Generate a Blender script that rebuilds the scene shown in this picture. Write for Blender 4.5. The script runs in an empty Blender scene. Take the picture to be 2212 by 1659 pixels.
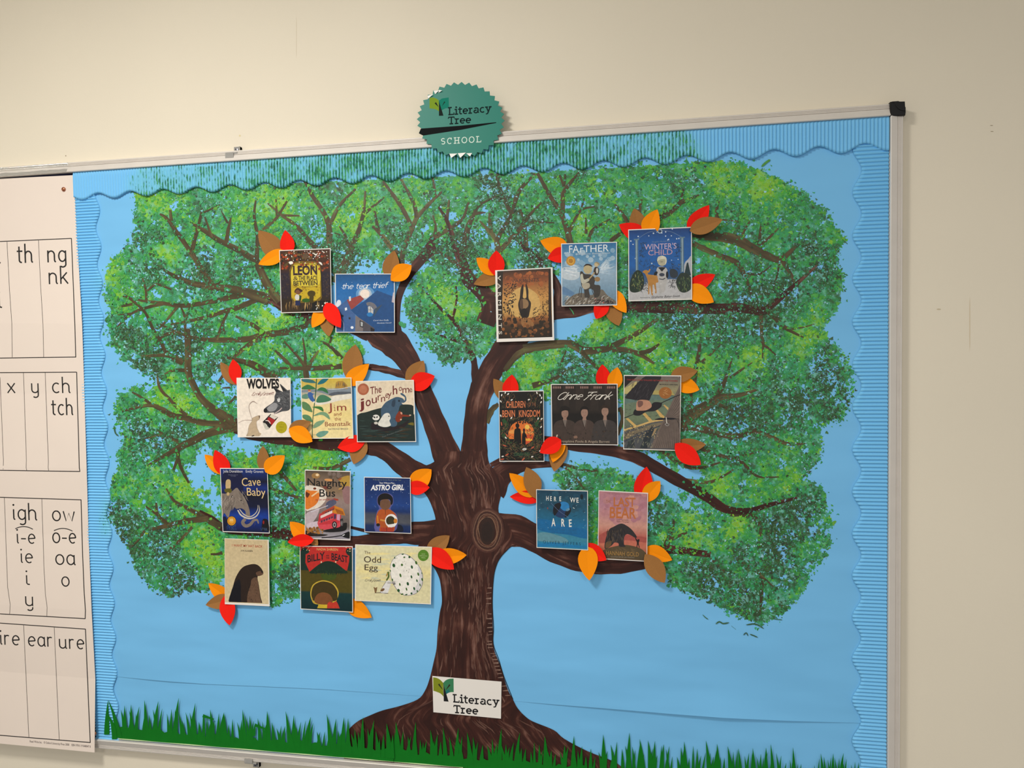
import bpy, math, random
import numpy as np
from mathutils import Matrix, Vector
random.seed(7); rng = np.random.default_rng(7)
scene = bpy.context.scene; COL = scene.collection
PI = math.pi
# ---------------------------------------------------------------- camera, light, exposure
# board frame: u along the board, v down it, w into the wall; Blender x=u, y=w, z=ZT-v
ZT = 2.0
F, CX, CY = 1450.0, 1106.0, 829.5
RX, RY, RZ = 0.03651167, 0.16129809, -0.01006005
T = np.array([-1.01213017, -0.48868313, 1.55533379])
def _R():
    cx, sx, cy, sy, cz, sz = math.cos(RX), math.sin(RX), math.cos(RY), math.sin(RY), math.cos(RZ), math.sin(RZ)
    X = np.array([[1, 0, 0], [0, cx, -sx], [0, sx, cx]]); Y = np.array([[cy, 0, sy], [0, 1, 0], [-sy, 0, cy]])
    Z = np.array([[cz, -sz, 0], [sz, cz, 0], [0, 0, 1]])
    return Z @ Y @ X
R = _R(); CB = -R.T @ T
W_B, H_B = 1.75, 1.3335
cam_d = bpy.data.cameras.new('camera'); cam = bpy.data.objects.new('camera', cam_d); COL.objects.link(cam)
cam_d.sensor_width = 36; cam_d.lens = F / 2212 * 36; cam_d.clip_start = 0.02; cam_d.clip_end = 50
_B = np.array([[1, 0, 0], [0, 0, -1], [0, 1, 0]], float)      # Blender xyz -> board uvw (v without offset)
_M = np.diag([1, -1, -1]) @ R @ _B
cam.matrix_world = Matrix.Translation((CB[0], CB[2], ZT - CB[1])) @ Matrix(_M.T.tolist()).to_4x4()
scene.camera = cam
w = bpy.data.worlds.new('world'); scene.world = w; w.use_nodes = True
w.node_tree.nodes['Background'].inputs[0].default_value = (1, 0.96, 0.9, 1)
w.node_tree.nodes['Background'].inputs[1].default_value = 0.30
scene.view_settings.view_transform = 'Standard'; scene.view_settings.look = 'None'
scene.view_settings.exposure = 0.8; scene.view_settings.gamma = 1.0; scene.view_settings.use_curve_mapping = False
ROOM = dict(x0=-2.6, x1=3.6, y0=-4.6, y1=0.013, zc=2.72)
PANELS = [(0.30, -1.32, 20), (0.30, -3.3, 16), (-1.7, -1.9, 6), (2.5, -3.3, 20)]  # first panel is the main light; the others are unseen, added for fill
for i, (lx, ly, pw) in enumerate(PANELS):
    ld = bpy.data.lights.new('panel_lamp', 'AREA'); ld.shape = 'RECTANGLE'; ld.size = ld.size_y = 0.5 if i else 0.34; ld.energy = pw
    ld.color = (1.0, 0.955, 0.895); lo = bpy.data.objects.new('panel_lamp', ld); lo.location = (lx, ly, ROOM['zc'] - 0.035); COL.objects.link(lo)

# ---------------------------------------------------------------- geometry helpers
def P(px, py, d=0.0):
    """where the sight line through a photograph point meets the plane d metres in front of the board"""
    r = R.T @ np.array([(px - CX) / F, (py - CY) / F, 1.0])
    s = (-d - CB[2]) / r[2]; q = CB + s * r
    return (q[0], q[2], ZT - q[1])
def PA(a, d=0.0):
    a = np.asarray(a, float).reshape(-1, 2); d = np.broadcast_to(np.asarray(d, float), (len(a),))
    r = np.c_[(a - [CX, CY]) / F, np.ones(len(a))] @ R
    s = (-d - CB[2]) / r[:, 2]; q = CB + s[:, None] * r
    return np.c_[q[:, 0], q[:, 2], ZT - q[:, 1]]
def UV(px, py):
    p = P(px, py); return p[0], ZT - p[2]
def proj(u, v, d=0.0):
    u = np.asarray(u, float); v = np.asarray(v, float)
    q = np.stack([u, v, np.broadcast_to(-np.asarray(d, float), u.shape)], -1) @ R.T + T
    return F * q[..., 0] / q[..., 2] + CX, F * q[..., 1] / q[..., 2] + CY
def lin(c):
    c = np.asarray(c, float) / 255
    return np.where(c <= 0.04045, c / 12.92, ((c + 0.055) / 1.055) ** 2.4)
def smooth(pts, n=6, closed=False):
    p = np.asarray(pts, float)
    if len(p) < 3: return p
    q = np.vstack([p[-1], p, p[0], p[1]]) if closed else np.vstack([2 * p[0] - p[1], p, 2 * p[-1] - p[-2]])
    out = []; m = len(p) if closed else len(p) - 1
    for i in range(m):
        a, b, c, d = q[i:i + 4]
        for k in range(n):
            t = k / n
            out.append(0.5 * ((2 * b) + (c - a) * t + (2 * a - 5 * b + 4 * c - d) * t * t + (3 * b - a - 3 * c + d) * t ** 3))
    if not closed: out.append(p[-1])
    return np.array(out)
def offs(p, w):
    """left and right rims of a ribbon of width w along p"""
    p = np.asarray(p, float); t = np.gradient(p, axis=0) if len(p) > 2 else np.repeat((p[1] - p[0])[None], 2, 0)
    t /= np.maximum(np.linalg.norm(t, axis=1), 1e-9)[:, None]; n = np.c_[-t[:, 1], t[:, 0]]
    w = np.broadcast_to(np.asarray(w, float), (len(p),))[:, None] / 2
    return p + n * w, p - n * w
class MB:
    def __init__(s): s.v = []; s.f = []; s.c = []; s.n = 0; s.z = 0
    def add(s, V, Fs, c):
        V = np.asarray(V, float).reshape(-1, 3); s.v.append(V); s.f += [[i + s.n for i in f] for f in Fs]
        c = lin(c); s.c.append(np.broadcast_to(c, (len(V), 3)) if c.ndim == 1 else c); s.n += len(V)
    def poly(s, pts, d, c): s.add(PA(pts, d), [list(range(len(pts)))], c)
    def rib(s, pts, w, d, c):
        l, r = offs(pts, w); n = len(l); s.add(PA(np.vstack([l, r]), d), [[i, i + 1, n + i + 1, n + i] for i in range(n - 1)], c)
    def build(s, name, mat, parent=None, smooth_=False):
        me = bpy.data.meshes.new(name); V = np.vstack(s.v)
        me.from_pydata(V.tolist(), [], s.f); c = np.c_[np.vstack(s.c), np.ones(len(V))]
        a = me.color_attributes.new('Col', 'FLOAT_COLOR', 'POINT'); a.data.foreach_set('color', c.astype(np.float32).ravel())
        me.materials.append(mat); me.update()
        if smooth_: me.shade_smooth()
        o = bpy.data.objects.new(name, me); COL.objects.link(o)
        if parent: o.parent = parent; o.matrix_parent_inverse = parent.matrix_world.inverted()
        return o
def link(name, V, Fs, mat, parent=None, sm=False):
    me = bpy.data.meshes.new(name); me.from_pydata([tuple(v) for v in V], [], Fs); me.materials.append(mat)
    me.update()
    if sm: me.shade_smooth()
    o = bpy.data.objects.new(name, me); COL.objects.link(o)
    if parent: o.parent = parent
    return o
def box(x0, x1, y0, y1, z0, z1):
    V = [(x, y, z) for x in (x0, x1) for y in (y0, y1) for z in (z0, z1)]
    return V, [[0, 1, 3, 2], [4, 6, 7, 5], [0, 4, 5, 1], [2, 3, 7, 6], [0, 2, 6, 4], [1, 5, 7, 3]]
def tag(o, label=None, cat=None, group=None, kind=None):
    for k, v in (('label', label), ('category', cat), ('group', group), ('kind', kind)):
        if v: o[k] = v
    return o
def sheet(pts, d, th):
    """a flat sheet with thickness; pts: outline in photograph points, d: depth of its front"""
    a = PA(pts, d); b = a.copy(); b[:, 1] += th; n = len(a)
    return np.vstack([a, b]), [list(range(n)), list(range(2 * n - 1, n - 1, -1))] + [[i, n + i, n + (i + 1) % n, (i + 1) % n] for i in range(n)]

# ---------------------------------------------------------------- materials
def mat(name, col=None, rough=0.6, metal=0.0, attr=False, noise=0.0, nscale=60, bump=0.0, bscale=80, coat=0.0, spec=0.5, bdist=0.002):
    m = bpy.data.materials.new(name); m.use_nodes = True; nt = m.node_tree; N = nt.nodes; L = nt.links; b = N['Principled BSDF']
    b.inputs['Roughness'].default_value = rough; b.inputs['Metallic'].default_value = metal
    b.inputs['Coat Weight'].default_value = coat; b.inputs['Coat Roughness'].default_value = 0.12; b.inputs['Specular IOR Level'].default_value = spec
    tc = N.new('ShaderNodeTexCoord')
    if attr: src = N.new('ShaderNodeVertexColor'); src.layer_name = 'Col'; out = src.outputs[0]
    else: src = N.new('ShaderNodeRGB'); src.outputs[0].default_value = (*lin(col), 1); out = src.outputs[0]
    if noise:
        nz = N.new('ShaderNodeTexNoise'); nz.inputs['Scale'].default_value = nscale; nz.inputs['Detail'].default_value = 5
        L.new(tc.outputs['Object'], nz.inputs['Vector'])
        mr = N.new('ShaderNodeMapRange'); mr.inputs[1].default_value = 0.3; mr.inputs[2].default_value = 0.7
        mr.inputs[3].default_value = 1 - noise; mr.inputs[4].default_value = 1 + noise; L.new(nz.outputs['Fac'], mr.inputs[0])
        mx = N.new('ShaderNodeVectorMath'); mx.operation = 'SCALE'; L.new(out, mx.inputs[0]); L.new(mr.outputs[0], mx.inputs['Scale']); out = mx.outputs[0]
    L.new(out, b.inputs['Base Color'])
    if bump:
        bz = N.new('ShaderNodeTexNoise'); bz.inputs['Scale'].default_value = bscale; bz.inputs['Detail'].default_value = 3; L.new(tc.outputs['Object'], bz.inputs['Vector'])
        bp = N.new('ShaderNodeBump'); bp.inputs['Strength'].default_value = bump; bp.inputs['Distance'].default_value = bdist
        L.new(bz.outputs['Fac'], bp.inputs['Height']); L.new(bp.outputs[0], b.inputs['Normal'])
    return m
M_wall = mat('wall_paint', (235, 226, 206), 0.75, noise=0.015, nscale=3, bump=0.25, bscale=220, bdist=0.0006)
M_ceil = mat('ceiling_paint', (240, 238, 232), 0.9); M_floor = mat('carpet', (110, 112, 118), 0.95, noise=0.2, nscale=300)
M_alu = mat('anodised_aluminium', (222, 216, 208), 0.5, metal=0.15, noise=0.03, nscale=30)
M_black = mat('black_plastic', (9, 9, 11), 0.45, spec=.3); M_felt = mat('navy_felt', (20, 26, 66), 0.95, noise=0.2, nscale=900)
M_chart = mat('chart_paper', (238, 224, 212), 0.55, noise=0.012, nscale=9); M_ink = mat('print_ink', attr=True, rough=0.55)
M_art = mat('laminated_print', attr=True, rough=0.38, noise=0.10, nscale=170, coat=0.12, spec=0.35)
M_text = mat('laminated_lettering', attr=True, rough=0.38, coat=0.12)
M_card = mat('white_card', (240, 235, 228), 0.5); M_tack = mat('sticky_tack', (120, 160, 200), 0.8)
M_brass = mat('copper_pin', (190, 120, 90), 0.25, metal=0.9); M_steel = mat('screw_steel', (150, 150, 155), 0.25, metal=0.9)
M_leafc = {'red': mat('red_card', (246, 32, 18), 0.85, noise=0.05, nscale=700, spec=0.2), 'orange': mat('orange_card', (255, 150, 6), 0.85, noise=0.04, nscale=700, spec=0.2),
           'brown': mat('brown_card', (160, 112, 62), 0.9, noise=0.07, nscale=700, spec=0.2)}
M_grass = mat('green_sugar_paper', (4, 116, 24), 0.8, noise=0.05, nscale=40, spec=0.25)
M_grass2 = mat('cut_edge', (200, 225, 170), 0.8)
def foliage_mat():
    m = mat('foliage_paint', attr=True, rough=0.6, noise=0.10, nscale=160); N = m.node_tree.nodes; L = m.node_tree.links; b = N['Principled BSDF']; src = b.inputs['Base Color'].links[0].from_socket
    tc = N.new('ShaderNodeTexCoord'); nz = N.new('ShaderNodeTexNoise'); nz.inputs['Scale'].default_value = 210; nz.inputs['Detail'].default_value = 3; nz.inputs['Distortion'].default_value = 1.6
    L.new(tc.outputs['Object'], nz.inputs[0]); mr = N.new('ShaderNodeMapRange'); mr.inputs[1].default_value = .56; mr.inputs[2].default_value = .76; mr.inputs[4].default_value = .6; L.new(nz.outputs[0], mr.inputs[0])
    mx = N.new('ShaderNodeMix'); mx.data_type = 'RGBA'; L.new(mr.outputs[0], mx.inputs[0]); L.new(src, mx.inputs[6]); mx.inputs[7].default_value = (*lin((116, 190, 190)), 1)
    n2 = N.new('ShaderNodeTexNoise'); n2.inputs['Scale'].default_value = 260; n2.inputs['Detail'].default_value = 3; n2.inputs['Distortion'].default_value = 2.0; mp = N.new('ShaderNodeMapping'); mp.inputs['Location'].default_value = (3, 1, 7); L.new(tc.outputs['Object'], mp.inputs[0]); L.new(mp.outputs[0], n2.inputs[0])
    m2 = N.new('ShaderNodeMapRange'); m2.inputs[1].default_value = .58; m2.inputs[2].default_value = .76; m2.inputs[4].default_value = .45; L.new(n2.outputs[0], m2.inputs[0])
    mz = N.new('ShaderNodeMix'); mz.data_type = 'RGBA'; L.new(m2.outputs[0], mz.inputs[0]); L.new(mx.outputs[2], mz.inputs[6]); mz.inputs[7].default_value = (*lin((36, 96, 52)), 1); L.new(mz.outputs[2], b.inputs['Base Color']); return m
M_paint = foliage_mat()
M_clear = mat('clear_plastic', (205, 203, 198), 0.08); M_clear.node_tree.nodes['Principled BSDF'].inputs['Transmission Weight'].default_value = 0.45
M_tape = mat('clear_tape', (205, 205, 200), 0.12); M_tape.node_tree.nodes['Principled BSDF'].inputs['Transmission Weight'].default_value = 0.7
# blue backing paper: flat dye with soft buckles and a few stray daubs
def paper_mat():
    m = mat('blue_backing_paper', (121, 195, 245), 0.62, noise=0.02, nscale=4, spec=0.35); N = m.node_tree.nodes; L = m.node_tree.links; b = N['Principled BSDF']
    tc = N.new('ShaderNodeTexCoord'); mp = N.new('ShaderNodeMapping'); mp.inputs['Rotation'].default_value = (0, 0.7, 0); mp.inputs['Scale'].default_value = (1.2, 1, 4.5)
    nz = N.new('ShaderNodeTexNoise'); nz.inputs['Scale'].default_value = 1.6; nz.inputs['Detail'].default_value = 2.5; nz.inputs['Roughness'].default_value = 0.45
    bp = N.new('ShaderNodeBump'); bp.inputs['Strength'].default_value = 0.6; bp.inputs['Distance'].default_value = 0.02
    L.new(tc.outputs['Object'], mp.inputs[0]); L.new(mp.outputs[0], nz.inputs[0]); L.new(nz.outputs[0], bp.inputs['Height']); L.new(bp.outputs[0], b.inputs['Normal'])
    return m
M_paper = paper_mat()
# corrugated border card: blue, with green foliage paint where the attribute 'Col' red channel says how thick it is
def border_mat():
    m = bpy.data.materials.new('corrugated_card'); m.use_nodes = True; N = m.node_tree.nodes; L = m.node_tree.links; b = N['Principled BSDF']; b.inputs['Roughness'].default_value = 0.6
    at = N.new('ShaderNodeVertexColor'); at.layer_name = 'Col'; sp = N.new('ShaderNodeSeparateColor'); L.new(at.outputs[0], sp.inputs[0])
    tc = N.new('ShaderNodeTexCoord'); mp = N.new('ShaderNodeMapping'); L.new(tc.outputs['Object'], mp.inputs[0]); mp.inputs['Scale'].default_value = (210, 1, 75)
    nz = N.new('ShaderNodeTexNoise'); nz.inputs['Scale'].default_value = 1; nz.inputs['Detail'].default_value = 3; L.new(mp.outputs[0], nz.inputs[0])
    nb = N.new('ShaderNodeTexNoise'); nb.inputs['Scale'].default_value = 28; nb.inputs['Detail'].default_value = 3; L.new(tc.outputs['Object'], nb.inputs[0])
    def math_(op, a, bb=None, v=None, clamp=False):
        n = N.new('ShaderNodeMath'); n.operation = op; n.use_clamp = clamp; L.new(a, n.inputs[0])
        if bb is not None: L.new(bb, n.inputs[1])
        elif v is not None: n.inputs[1].default_value = v
        return n.outputs[0]
    g = math_('MULTIPLY', sp.outputs[1], v=0.30)                       # paint keeps to the grooves
    s = math_('ADD', nz.outputs[0], math_('MULTIPLY', nb.outputs[0], v=0.55)); s = math_('ADD', s, math_('MULTIPLY', sp.outputs[0], v=0.42)); s = math_('SUBTRACT', s, g)
    k = math_('MULTIPLY', math_('SUBTRACT', s, v=0.97), v=7, clamp=True)
    k = math_('MULTIPLY', k, math_('MULTIPLY', sp.outputs[0], v=4, clamp=True), clamp=True)
    cr = N.new('ShaderNodeValToRGB'); e = cr.color_ramp.elements; e[0].position = 0.35; e[0].color = (*lin((22, 104, 78)), 1); e[1].position = 0.62; e[1].color = (*lin((70, 160, 92)), 1)
    x = e.new(0.5); x.color = (*lin((38, 138, 104)), 1); nc = N.new('ShaderNodeTexNoise'); nc.inputs['Scale'].default_value = 120; L.new(tc.outputs['Object'], nc.inputs[0]); L.new(nc.outputs[0], cr.inputs[0])
    w1 = N.new('ShaderNodeMix'); w1.data_type = 'RGBA'; w1.inputs[6].default_value = (*lin((120, 198, 246)), 1); w1.inputs[7].default_value = (*lin((116, 202, 218)), 1)
    L.new(math_('MULTIPLY', sp.outputs[0], v=.75, clamp=True), w1.inputs[0])
    mx = N.new('ShaderNodeMix'); mx.data_type = 'RGBA'; L.new(k, mx.inputs[0]); L.new(w1.outputs[2], mx.inputs[6]); L.new(cr.outputs[0], mx.inputs[7])
    L.new(mx.outputs[2], b.inputs['Base Color']); return m
M_border = border_mat()
def bark_mat(nm='bark_paint', cols=None):
    m = bpy.data.materials.new(nm); m.use_nodes = True; N = m.node_tree.nodes; L = m.node_tree.links; b = N['Principled BSDF']; b.inputs['Roughness'].default_value = 0.5
    b.inputs['Specular IOR Level'].default_value = 0.35
    uv = N.new('ShaderNodeAttribute'); uv.attribute_name = 'grain'; mp = N.new('ShaderNodeMapping'); mp.inputs['Scale'].default_value = (75, 7, 1); L.new(uv.outputs['Vector'], mp.inputs[0])
    nz = N.new('ShaderNodeTexNoise'); nz.inputs['Scale'].default_value = 1; nz.inputs['Detail'].default_value = 5; nz.inputs['Roughness'].default_value = 0.62; nz.inputs['Distortion'].default_value = 0.5; L.new(mp.outputs[0], nz.inputs[0])
    n2 = N.new('ShaderNodeTexNoise'); n2.inputs['Scale'].default_value = 22; n2.inputs['Detail'].default_value = 3; tc = N.new('ShaderNodeTexCoord'); L.new(tc.outputs['Object'], n2.inputs[0])
    ad = N.new('ShaderNodeMath'); ad.operation = 'MULTIPLY_ADD'; L.new(n2.outputs[0], ad.inputs[0]); ad.inputs[1].default_value = 0.45; L.new(nz.outputs[0], ad.inputs[2])
    cr = N.new('ShaderNodeValToRGB'); e = cr.color_ramp.elements; e[0].position = 0.62; e[0].color = (*lin((50, 24, 19)), 1); e[1].position = 1.05; e[1].color = (*lin((136, 100, 88)), 1)
    x = e.new(0.78); x.color = (*lin((66, 33, 26)), 1); x = e.new(0.86); x.color = (*lin((96, 60, 49)), 1); L.new(ad.outputs[0], cr.inputs[0])
    at = N.new('ShaderNodeVertexColor'); at.layer_name = 'Col'; mx = N.new('ShaderNodeMix'); mx.data_type = 'RGBA'; mx.blend_type = 'MULTIPLY'; mx.inputs[0].default_value = 1
    L.new(cr.outputs[0], mx.inputs[6]); L.new(at.outputs[0], mx.inputs[7]); L.new(mx.outputs[2], b.inputs['Base Color'])
    if cols:
        for el, c_ in zip(e, cols): el.color = (*lin(c_), 1)
    return m
M_bark = bark_mat(); M_twig = bark_mat('twig_paint', [(66, 60, 38), (86, 72, 48), (96, 92, 56), (110, 116, 66)])

# ---------------------------------------------------------------- the room
tag(link('wall_back', *box(ROOM['x0'], ROOM['x1'], 0.013, 0.15, 0, ROOM['zc']), M_wall), 'cream painted plaster wall behind the display board', kind='structure')
tag(link('wall_left', *box(ROOM['x0'] - 0.1, ROOM['x0'], ROOM['y0'], 0.15, 0, ROOM['zc']), M_wall), 'cream painted side wall', kind='structure')
tag(link('floor', *box(ROOM['x0'] - 0.1, ROOM['x1'], ROOM['y0'], 0.15, -0.1, 0), M_floor), 'grey carpet floor', kind='structure')
tag(link('ceiling', *box(ROOM['x0'] - 0.1, ROOM['x1'], ROOM['y0'], 0.15, ROOM['zc'], ROOM['zc'] + 0.1), M_ceil), 'white ceiling', kind='structure')
tag(link('baseboard_back', *box(ROOM['x0'], ROOM['x1'], -0.005, 0.013, 0, 0.1), M_ceil), 'white skirting board', kind='structure')
for i, (lx, ly, pw) in enumerate(PANELS):
    o = link('ceiling_light', *box(lx - .3, lx + .3, ly - .3, ly + .3, ROOM['zc'] - 0.02, ROOM['zc']), M_ceil)
    tag(o, ['square white ceiling light panel nearest the display board', 'unseen square ceiling panel added for fill light, second row, straight back from the board', 'unseen square ceiling panel added for fill light, toward the side wall', 'unseen square ceiling panel added for fill light, farthest from the side wall'][i], 'light', 'ceiling light panels')
# small marks on the wall paint
mk = MB()
for (x, y, rx, ry, c) in [(2142, 271, 3.5, 0.7, (165, 148, 118)), (2143, 284, 3.5, 0.7, (165, 148, 118)), (142, 336.5, 1.3, 1.3, (165, 150, 125)), (2028, 668, 5, 1.5, (205, 190, 160)),
                          (518, 293, 2, 2, (225, 210, 160)), (2095, 700, 0.8, 60, (222, 206, 176)), (640, 80, 0.6, 45, (226, 214, 190))]:
    t = np.linspace(0, 2 * PI, 9)[:-1]; mk.poly(np.c_[x + rx * np.cos(t), y + ry * np.sin(t)], -0.0127, c)
tag(mk.build('wall_marks', M_ink), 'small scuffs and nail marks on the cream wall', kind='structure')

# ---------------------------------------------------------------- notice board
nb = bpy.data.objects.new('notice_board', None); COL.objects.link(nb); nb.location = (0.6, 0.013, ZT - H_B - 0.03)
tag(nb, 'long aluminium framed notice board on the cream wall', 'notice board'); bpy.context.view_layer.update()
IN = Matrix.Translation(nb.location).inverted()
def child(o, par):
    o.parent = par; o.matrix_parent_inverse = Matrix.Translation(par.location).inverted(); return o
UL = -1.35
child(link('felt_panel', *box(UL, W_B + 0.004, 0.0, 0.012, ZT - H_B - 0.004, ZT + 0.004), M_felt), nb)['label'] = 'navy felt panel'
# rail section: distance outward from the inner edge, depth in front of the board
PR = [(0, -0.002), (0, 0.0100), (0.0012, 0.0110), (0.0135, 0.0066), (0.0140, 0.0050), (0.0148, 0.0068), (0.0164, 0.0064), (0.0169, 0.0052), (0.0178, 0.0064), (0.0192, 0.0060), (0.0197, 0.0048), (0.0206, 0.0060), (0.0230, 0.0054), (0.0240, 0.0040), (0.0240, -0.0125)]
def rail(a, b, out):
    V = []; n = len(PR)
    for p in (a, b):
        for (o_, d_) in PR: V.append((p[0] + out[0] * o_, -d_, p[1] + out[1] * o_))
    return V, [[i, i + 1, n + i + 1, n + i] for i in range(n - 1)] + [list(range(n)), list(range(2 * n - 1, n - 1, -1))]
zb = ZT - H_B
child(link('frame_rail', *rail((UL, ZT), (W_B, ZT), (0, 1)), M_alu), nb); child(link('frame_rail', *rail((UL, zb), (W_B, zb), (0, -1)), M_alu), nb)
child(link('frame_rail', *rail((W_B, zb), (W_B, ZT), (1, 0)), M_alu), nb); child(link('frame_rail', *rail((UL, zb), (UL, ZT), (-1, 0)), M_alu), nb)
def corner(x, z, sx, sz):
    pts = [(-.001, -.001), (.0255, -.001), (.0262, .004), (.0262, .013), (.0235, .0185), (.019, .0235), (.013, .0262), (.003, .0262), (-.001, .0255)]
    c0 = [(x + sx * a, z + sz * b) for a, b in pts]; cc = (x + sx * .012, z + sz * .012); V = []; n = len(pts)
    for (k, d) in ((1, -0.0128), (1, 0.0095), (0.93, 0.0112), (0.6, 0.0116)):
        V += [(cc[0] + (a - cc[0]) * k, -d, cc[1] + (b - cc[1]) * k) for a, b in c0]
    Fs = [[r * n + i, r * n + (i + 1) % n, (r + 1) * n + (i + 1) % n, (r + 1) * n + i] for r in range(3) for i in range(n)] + [list(range(3 * n, 4 * n))]
    o = child(link('corner_cap', V, Fs, M_black), nb); o['label'] = 'black plastic corner cap'
    V2, F2 = [], []; m = 12                                          # raised quarter disc on the cap
    for d, k in ((0.0112, 1), (0.0124, 0.94)):
        V2 += [(x + sx * (.0245 - .019 * k * math.cos(t)), -d, z + sz * (.0245 - .019 * k * math.sin(t)) ) for t in np.linspace(0, PI / 2, m)] + [(x + sx * .0235, -d, z + sz * .0235)]
    q = m + 1; F2 = [[i, (i + 1) % q, q + (i + 1) % q, q + i] for i in range(q)] + [list(range(q, 2 * q))]
    e = link('corner_boss', V2, F2, M_black); e.parent = o
for s in ((W_B, ZT, 1, 1), (W_B, zb, 1, -1), (UL, ZT, -1, 1), (UL, zb, -1, -1)): corner(*s)
# adhesive tape on the top rail, left
tV = []; n = 28
for i in range(n):
    x = -0.62 + (0.62 - 0.012) * i / (n - 1)
    for j, (o_, d_) in enumerate(PR[2:14:2]): tV.append((x, -(d_ + 0.0006 + 0.0006 * random.random()), ZT + o_))
tF = [[i * 6 + j, i * 6 + j + 1, (i + 1) * 6 + j + 1, (i + 1) * 6 + j] for i in range(n - 1) for j in range(5)]
tag(link('sticky_tape', tV, tF, M_tape, sm=True), 'strip of crinkled clear tape along the top rail above the letter chart', 'tape')
# clear plastic clips with screws
def clip(px, py, up, label):
    x, _, z = P(px, py, 0.006); s = 1 if up else -1
    r = bpy.data.objects.new('fixing_clip', None); COL.objects.link(r); r.location = (x, 0.013, z)
    tag(r, label, 'clip', 'clear fixing clips on the board rails')
    V, Fs = [], []
    def bx(*a):
        v, f = box(*a); k = len(V); V.extend(v); Fs.extend([[i + k for i in g] for g in f])
    z0, z1 = (sorted((0.000, s * .019))); bx(0.0005, .0155, -.0075, 0, z0, z1); z0, z1 = sorted((s * -.0085, s * .0015)); bx(-.012, .0075, -.0225, -.0205, z0, z1)
    z0, z1 = sorted((s * 0.0002, s * .0035)); bx(-.012, .0155, -.0205, -.0002, z0, z1); bx(.0135, .0155, -.0095, -.0002, *sorted((s * .003, s * .019)))
    o = link('clip_body', V, Fs, M_clear, r)
    Vs = []; m = 14
    for k, d in ((1, -.0075), (.9, -.0098), (.45, -.0102), (.35, -.0088)): Vs += [(.0075 + .0042 * k * math.cos(t), d, s * .0115 + .0042 * k * math.sin(t)) for t in np.linspace(0, 2 * PI, m + 1)[:-1]]
    link('screw', Vs, [[a * m + i, a * m + (i + 1) % m, (a + 1) * m + (i + 1) % m, (a + 1) * m + i] for a in range(3) for i in range(m)] + [list(range(3 * m, 4 * m))], M_steel, r)
clip(499, 333, True, 'clear plastic clip with a screw on the top rail of the board')
clip(540, 1646, False, 'clear plastic clip under the bottom rail below the green paper grass')
def pin(px, py, d, label):
    x, _, z = P(px, py, d); V = []; m = 12; prof = [(.0048, 0), (.0052, .001), (.0044, .0026), (.0026, .0036), (.0008, .004)]
    for r_, h in prof: V += [(x + r_ * math.cos(t), -d - h, z + r_ * math.sin(t)) for t in np.linspace(0, 2 * PI, m + 1)[:-1]]
    o = link('drawing_pin', V, [[a * m + i, a * m + (i + 1) % m, (a + 1) * m + (i + 1) % m, (a + 1) * m + i] for a in range(4) for i in range(m)] + [list(range(4 * m, 5 * m))], M_brass, sm=True)
    tag(o, label, 'drawing pin', 'copper drawing pins in the letter chart')
# ---------------------------------------------------------------- blue backing paper
def grid_sheet(name, top, bot, nx, ny, dfun, mat_):
    V = []; Fs = []
    for i in range(nx):
        t = i / (nx - 1); u = 0.0 + (W_B) * t
        for j in range(ny):
            s = j / (ny - 1); v = top(u) * (1 - s) + bot(u) * s; V.append((u, -dfun(u, v, s), ZT - v))
    Fs = [[i * ny + j, i * ny + j + 1, (i + 1) * ny + j + 1, (i + 1) * ny + j] for i in range(nx - 1) for j in range(ny - 1)]
    return link(name, V, Fs, mat_, sm=True)
seam_px = [(163, 1452), (253, 1461), (360, 1470), (450, 1477), (570, 1482), (700, 1488), (905, 1503), (1110, 1514), (1300, 1527.5), (1450, 1539), (1600, 1548.5), (1700, 1554.5), (1856, 1561), (1915, 1563)]
SU, SV = np.array([UV(*p) for p in seam_px]).T
seam = lambda u: float(np.interp(u, SU, SV))
def lift(u):
    px = np.interp(u, SU, [p[0] for p in seam_px])
    return float(np.interp(px, [163, 260, 330, 370, 460, 690, 900, 1120, 1200, 1400, 1480, 1560, 1640, 1700, 1800, 1850], [0, .0004, .0022, .0024, .0010, .0010, 0, 0, .0020, .0045, .0060, .0078, .0055, .0040, .0016, .0004]))
tag(grid_sheet('backing_paper', seam, lambda u: H_B, 60, 4, lambda u, v, s: 0.0004, M_paper), 'lower strip of blue backing paper behind the green paper grass', 'paper')
tag(grid_sheet('backing_paper', lambda u: 0.0, lambda u: seam(u), 140, 60, lambda u, v, s: 0.0009 + lift(u) * max(0, (s - 0.93) / 0.07) ** 2, M_paper), 'large sky blue backing paper sheet behind the painted tree', 'paper')

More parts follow.
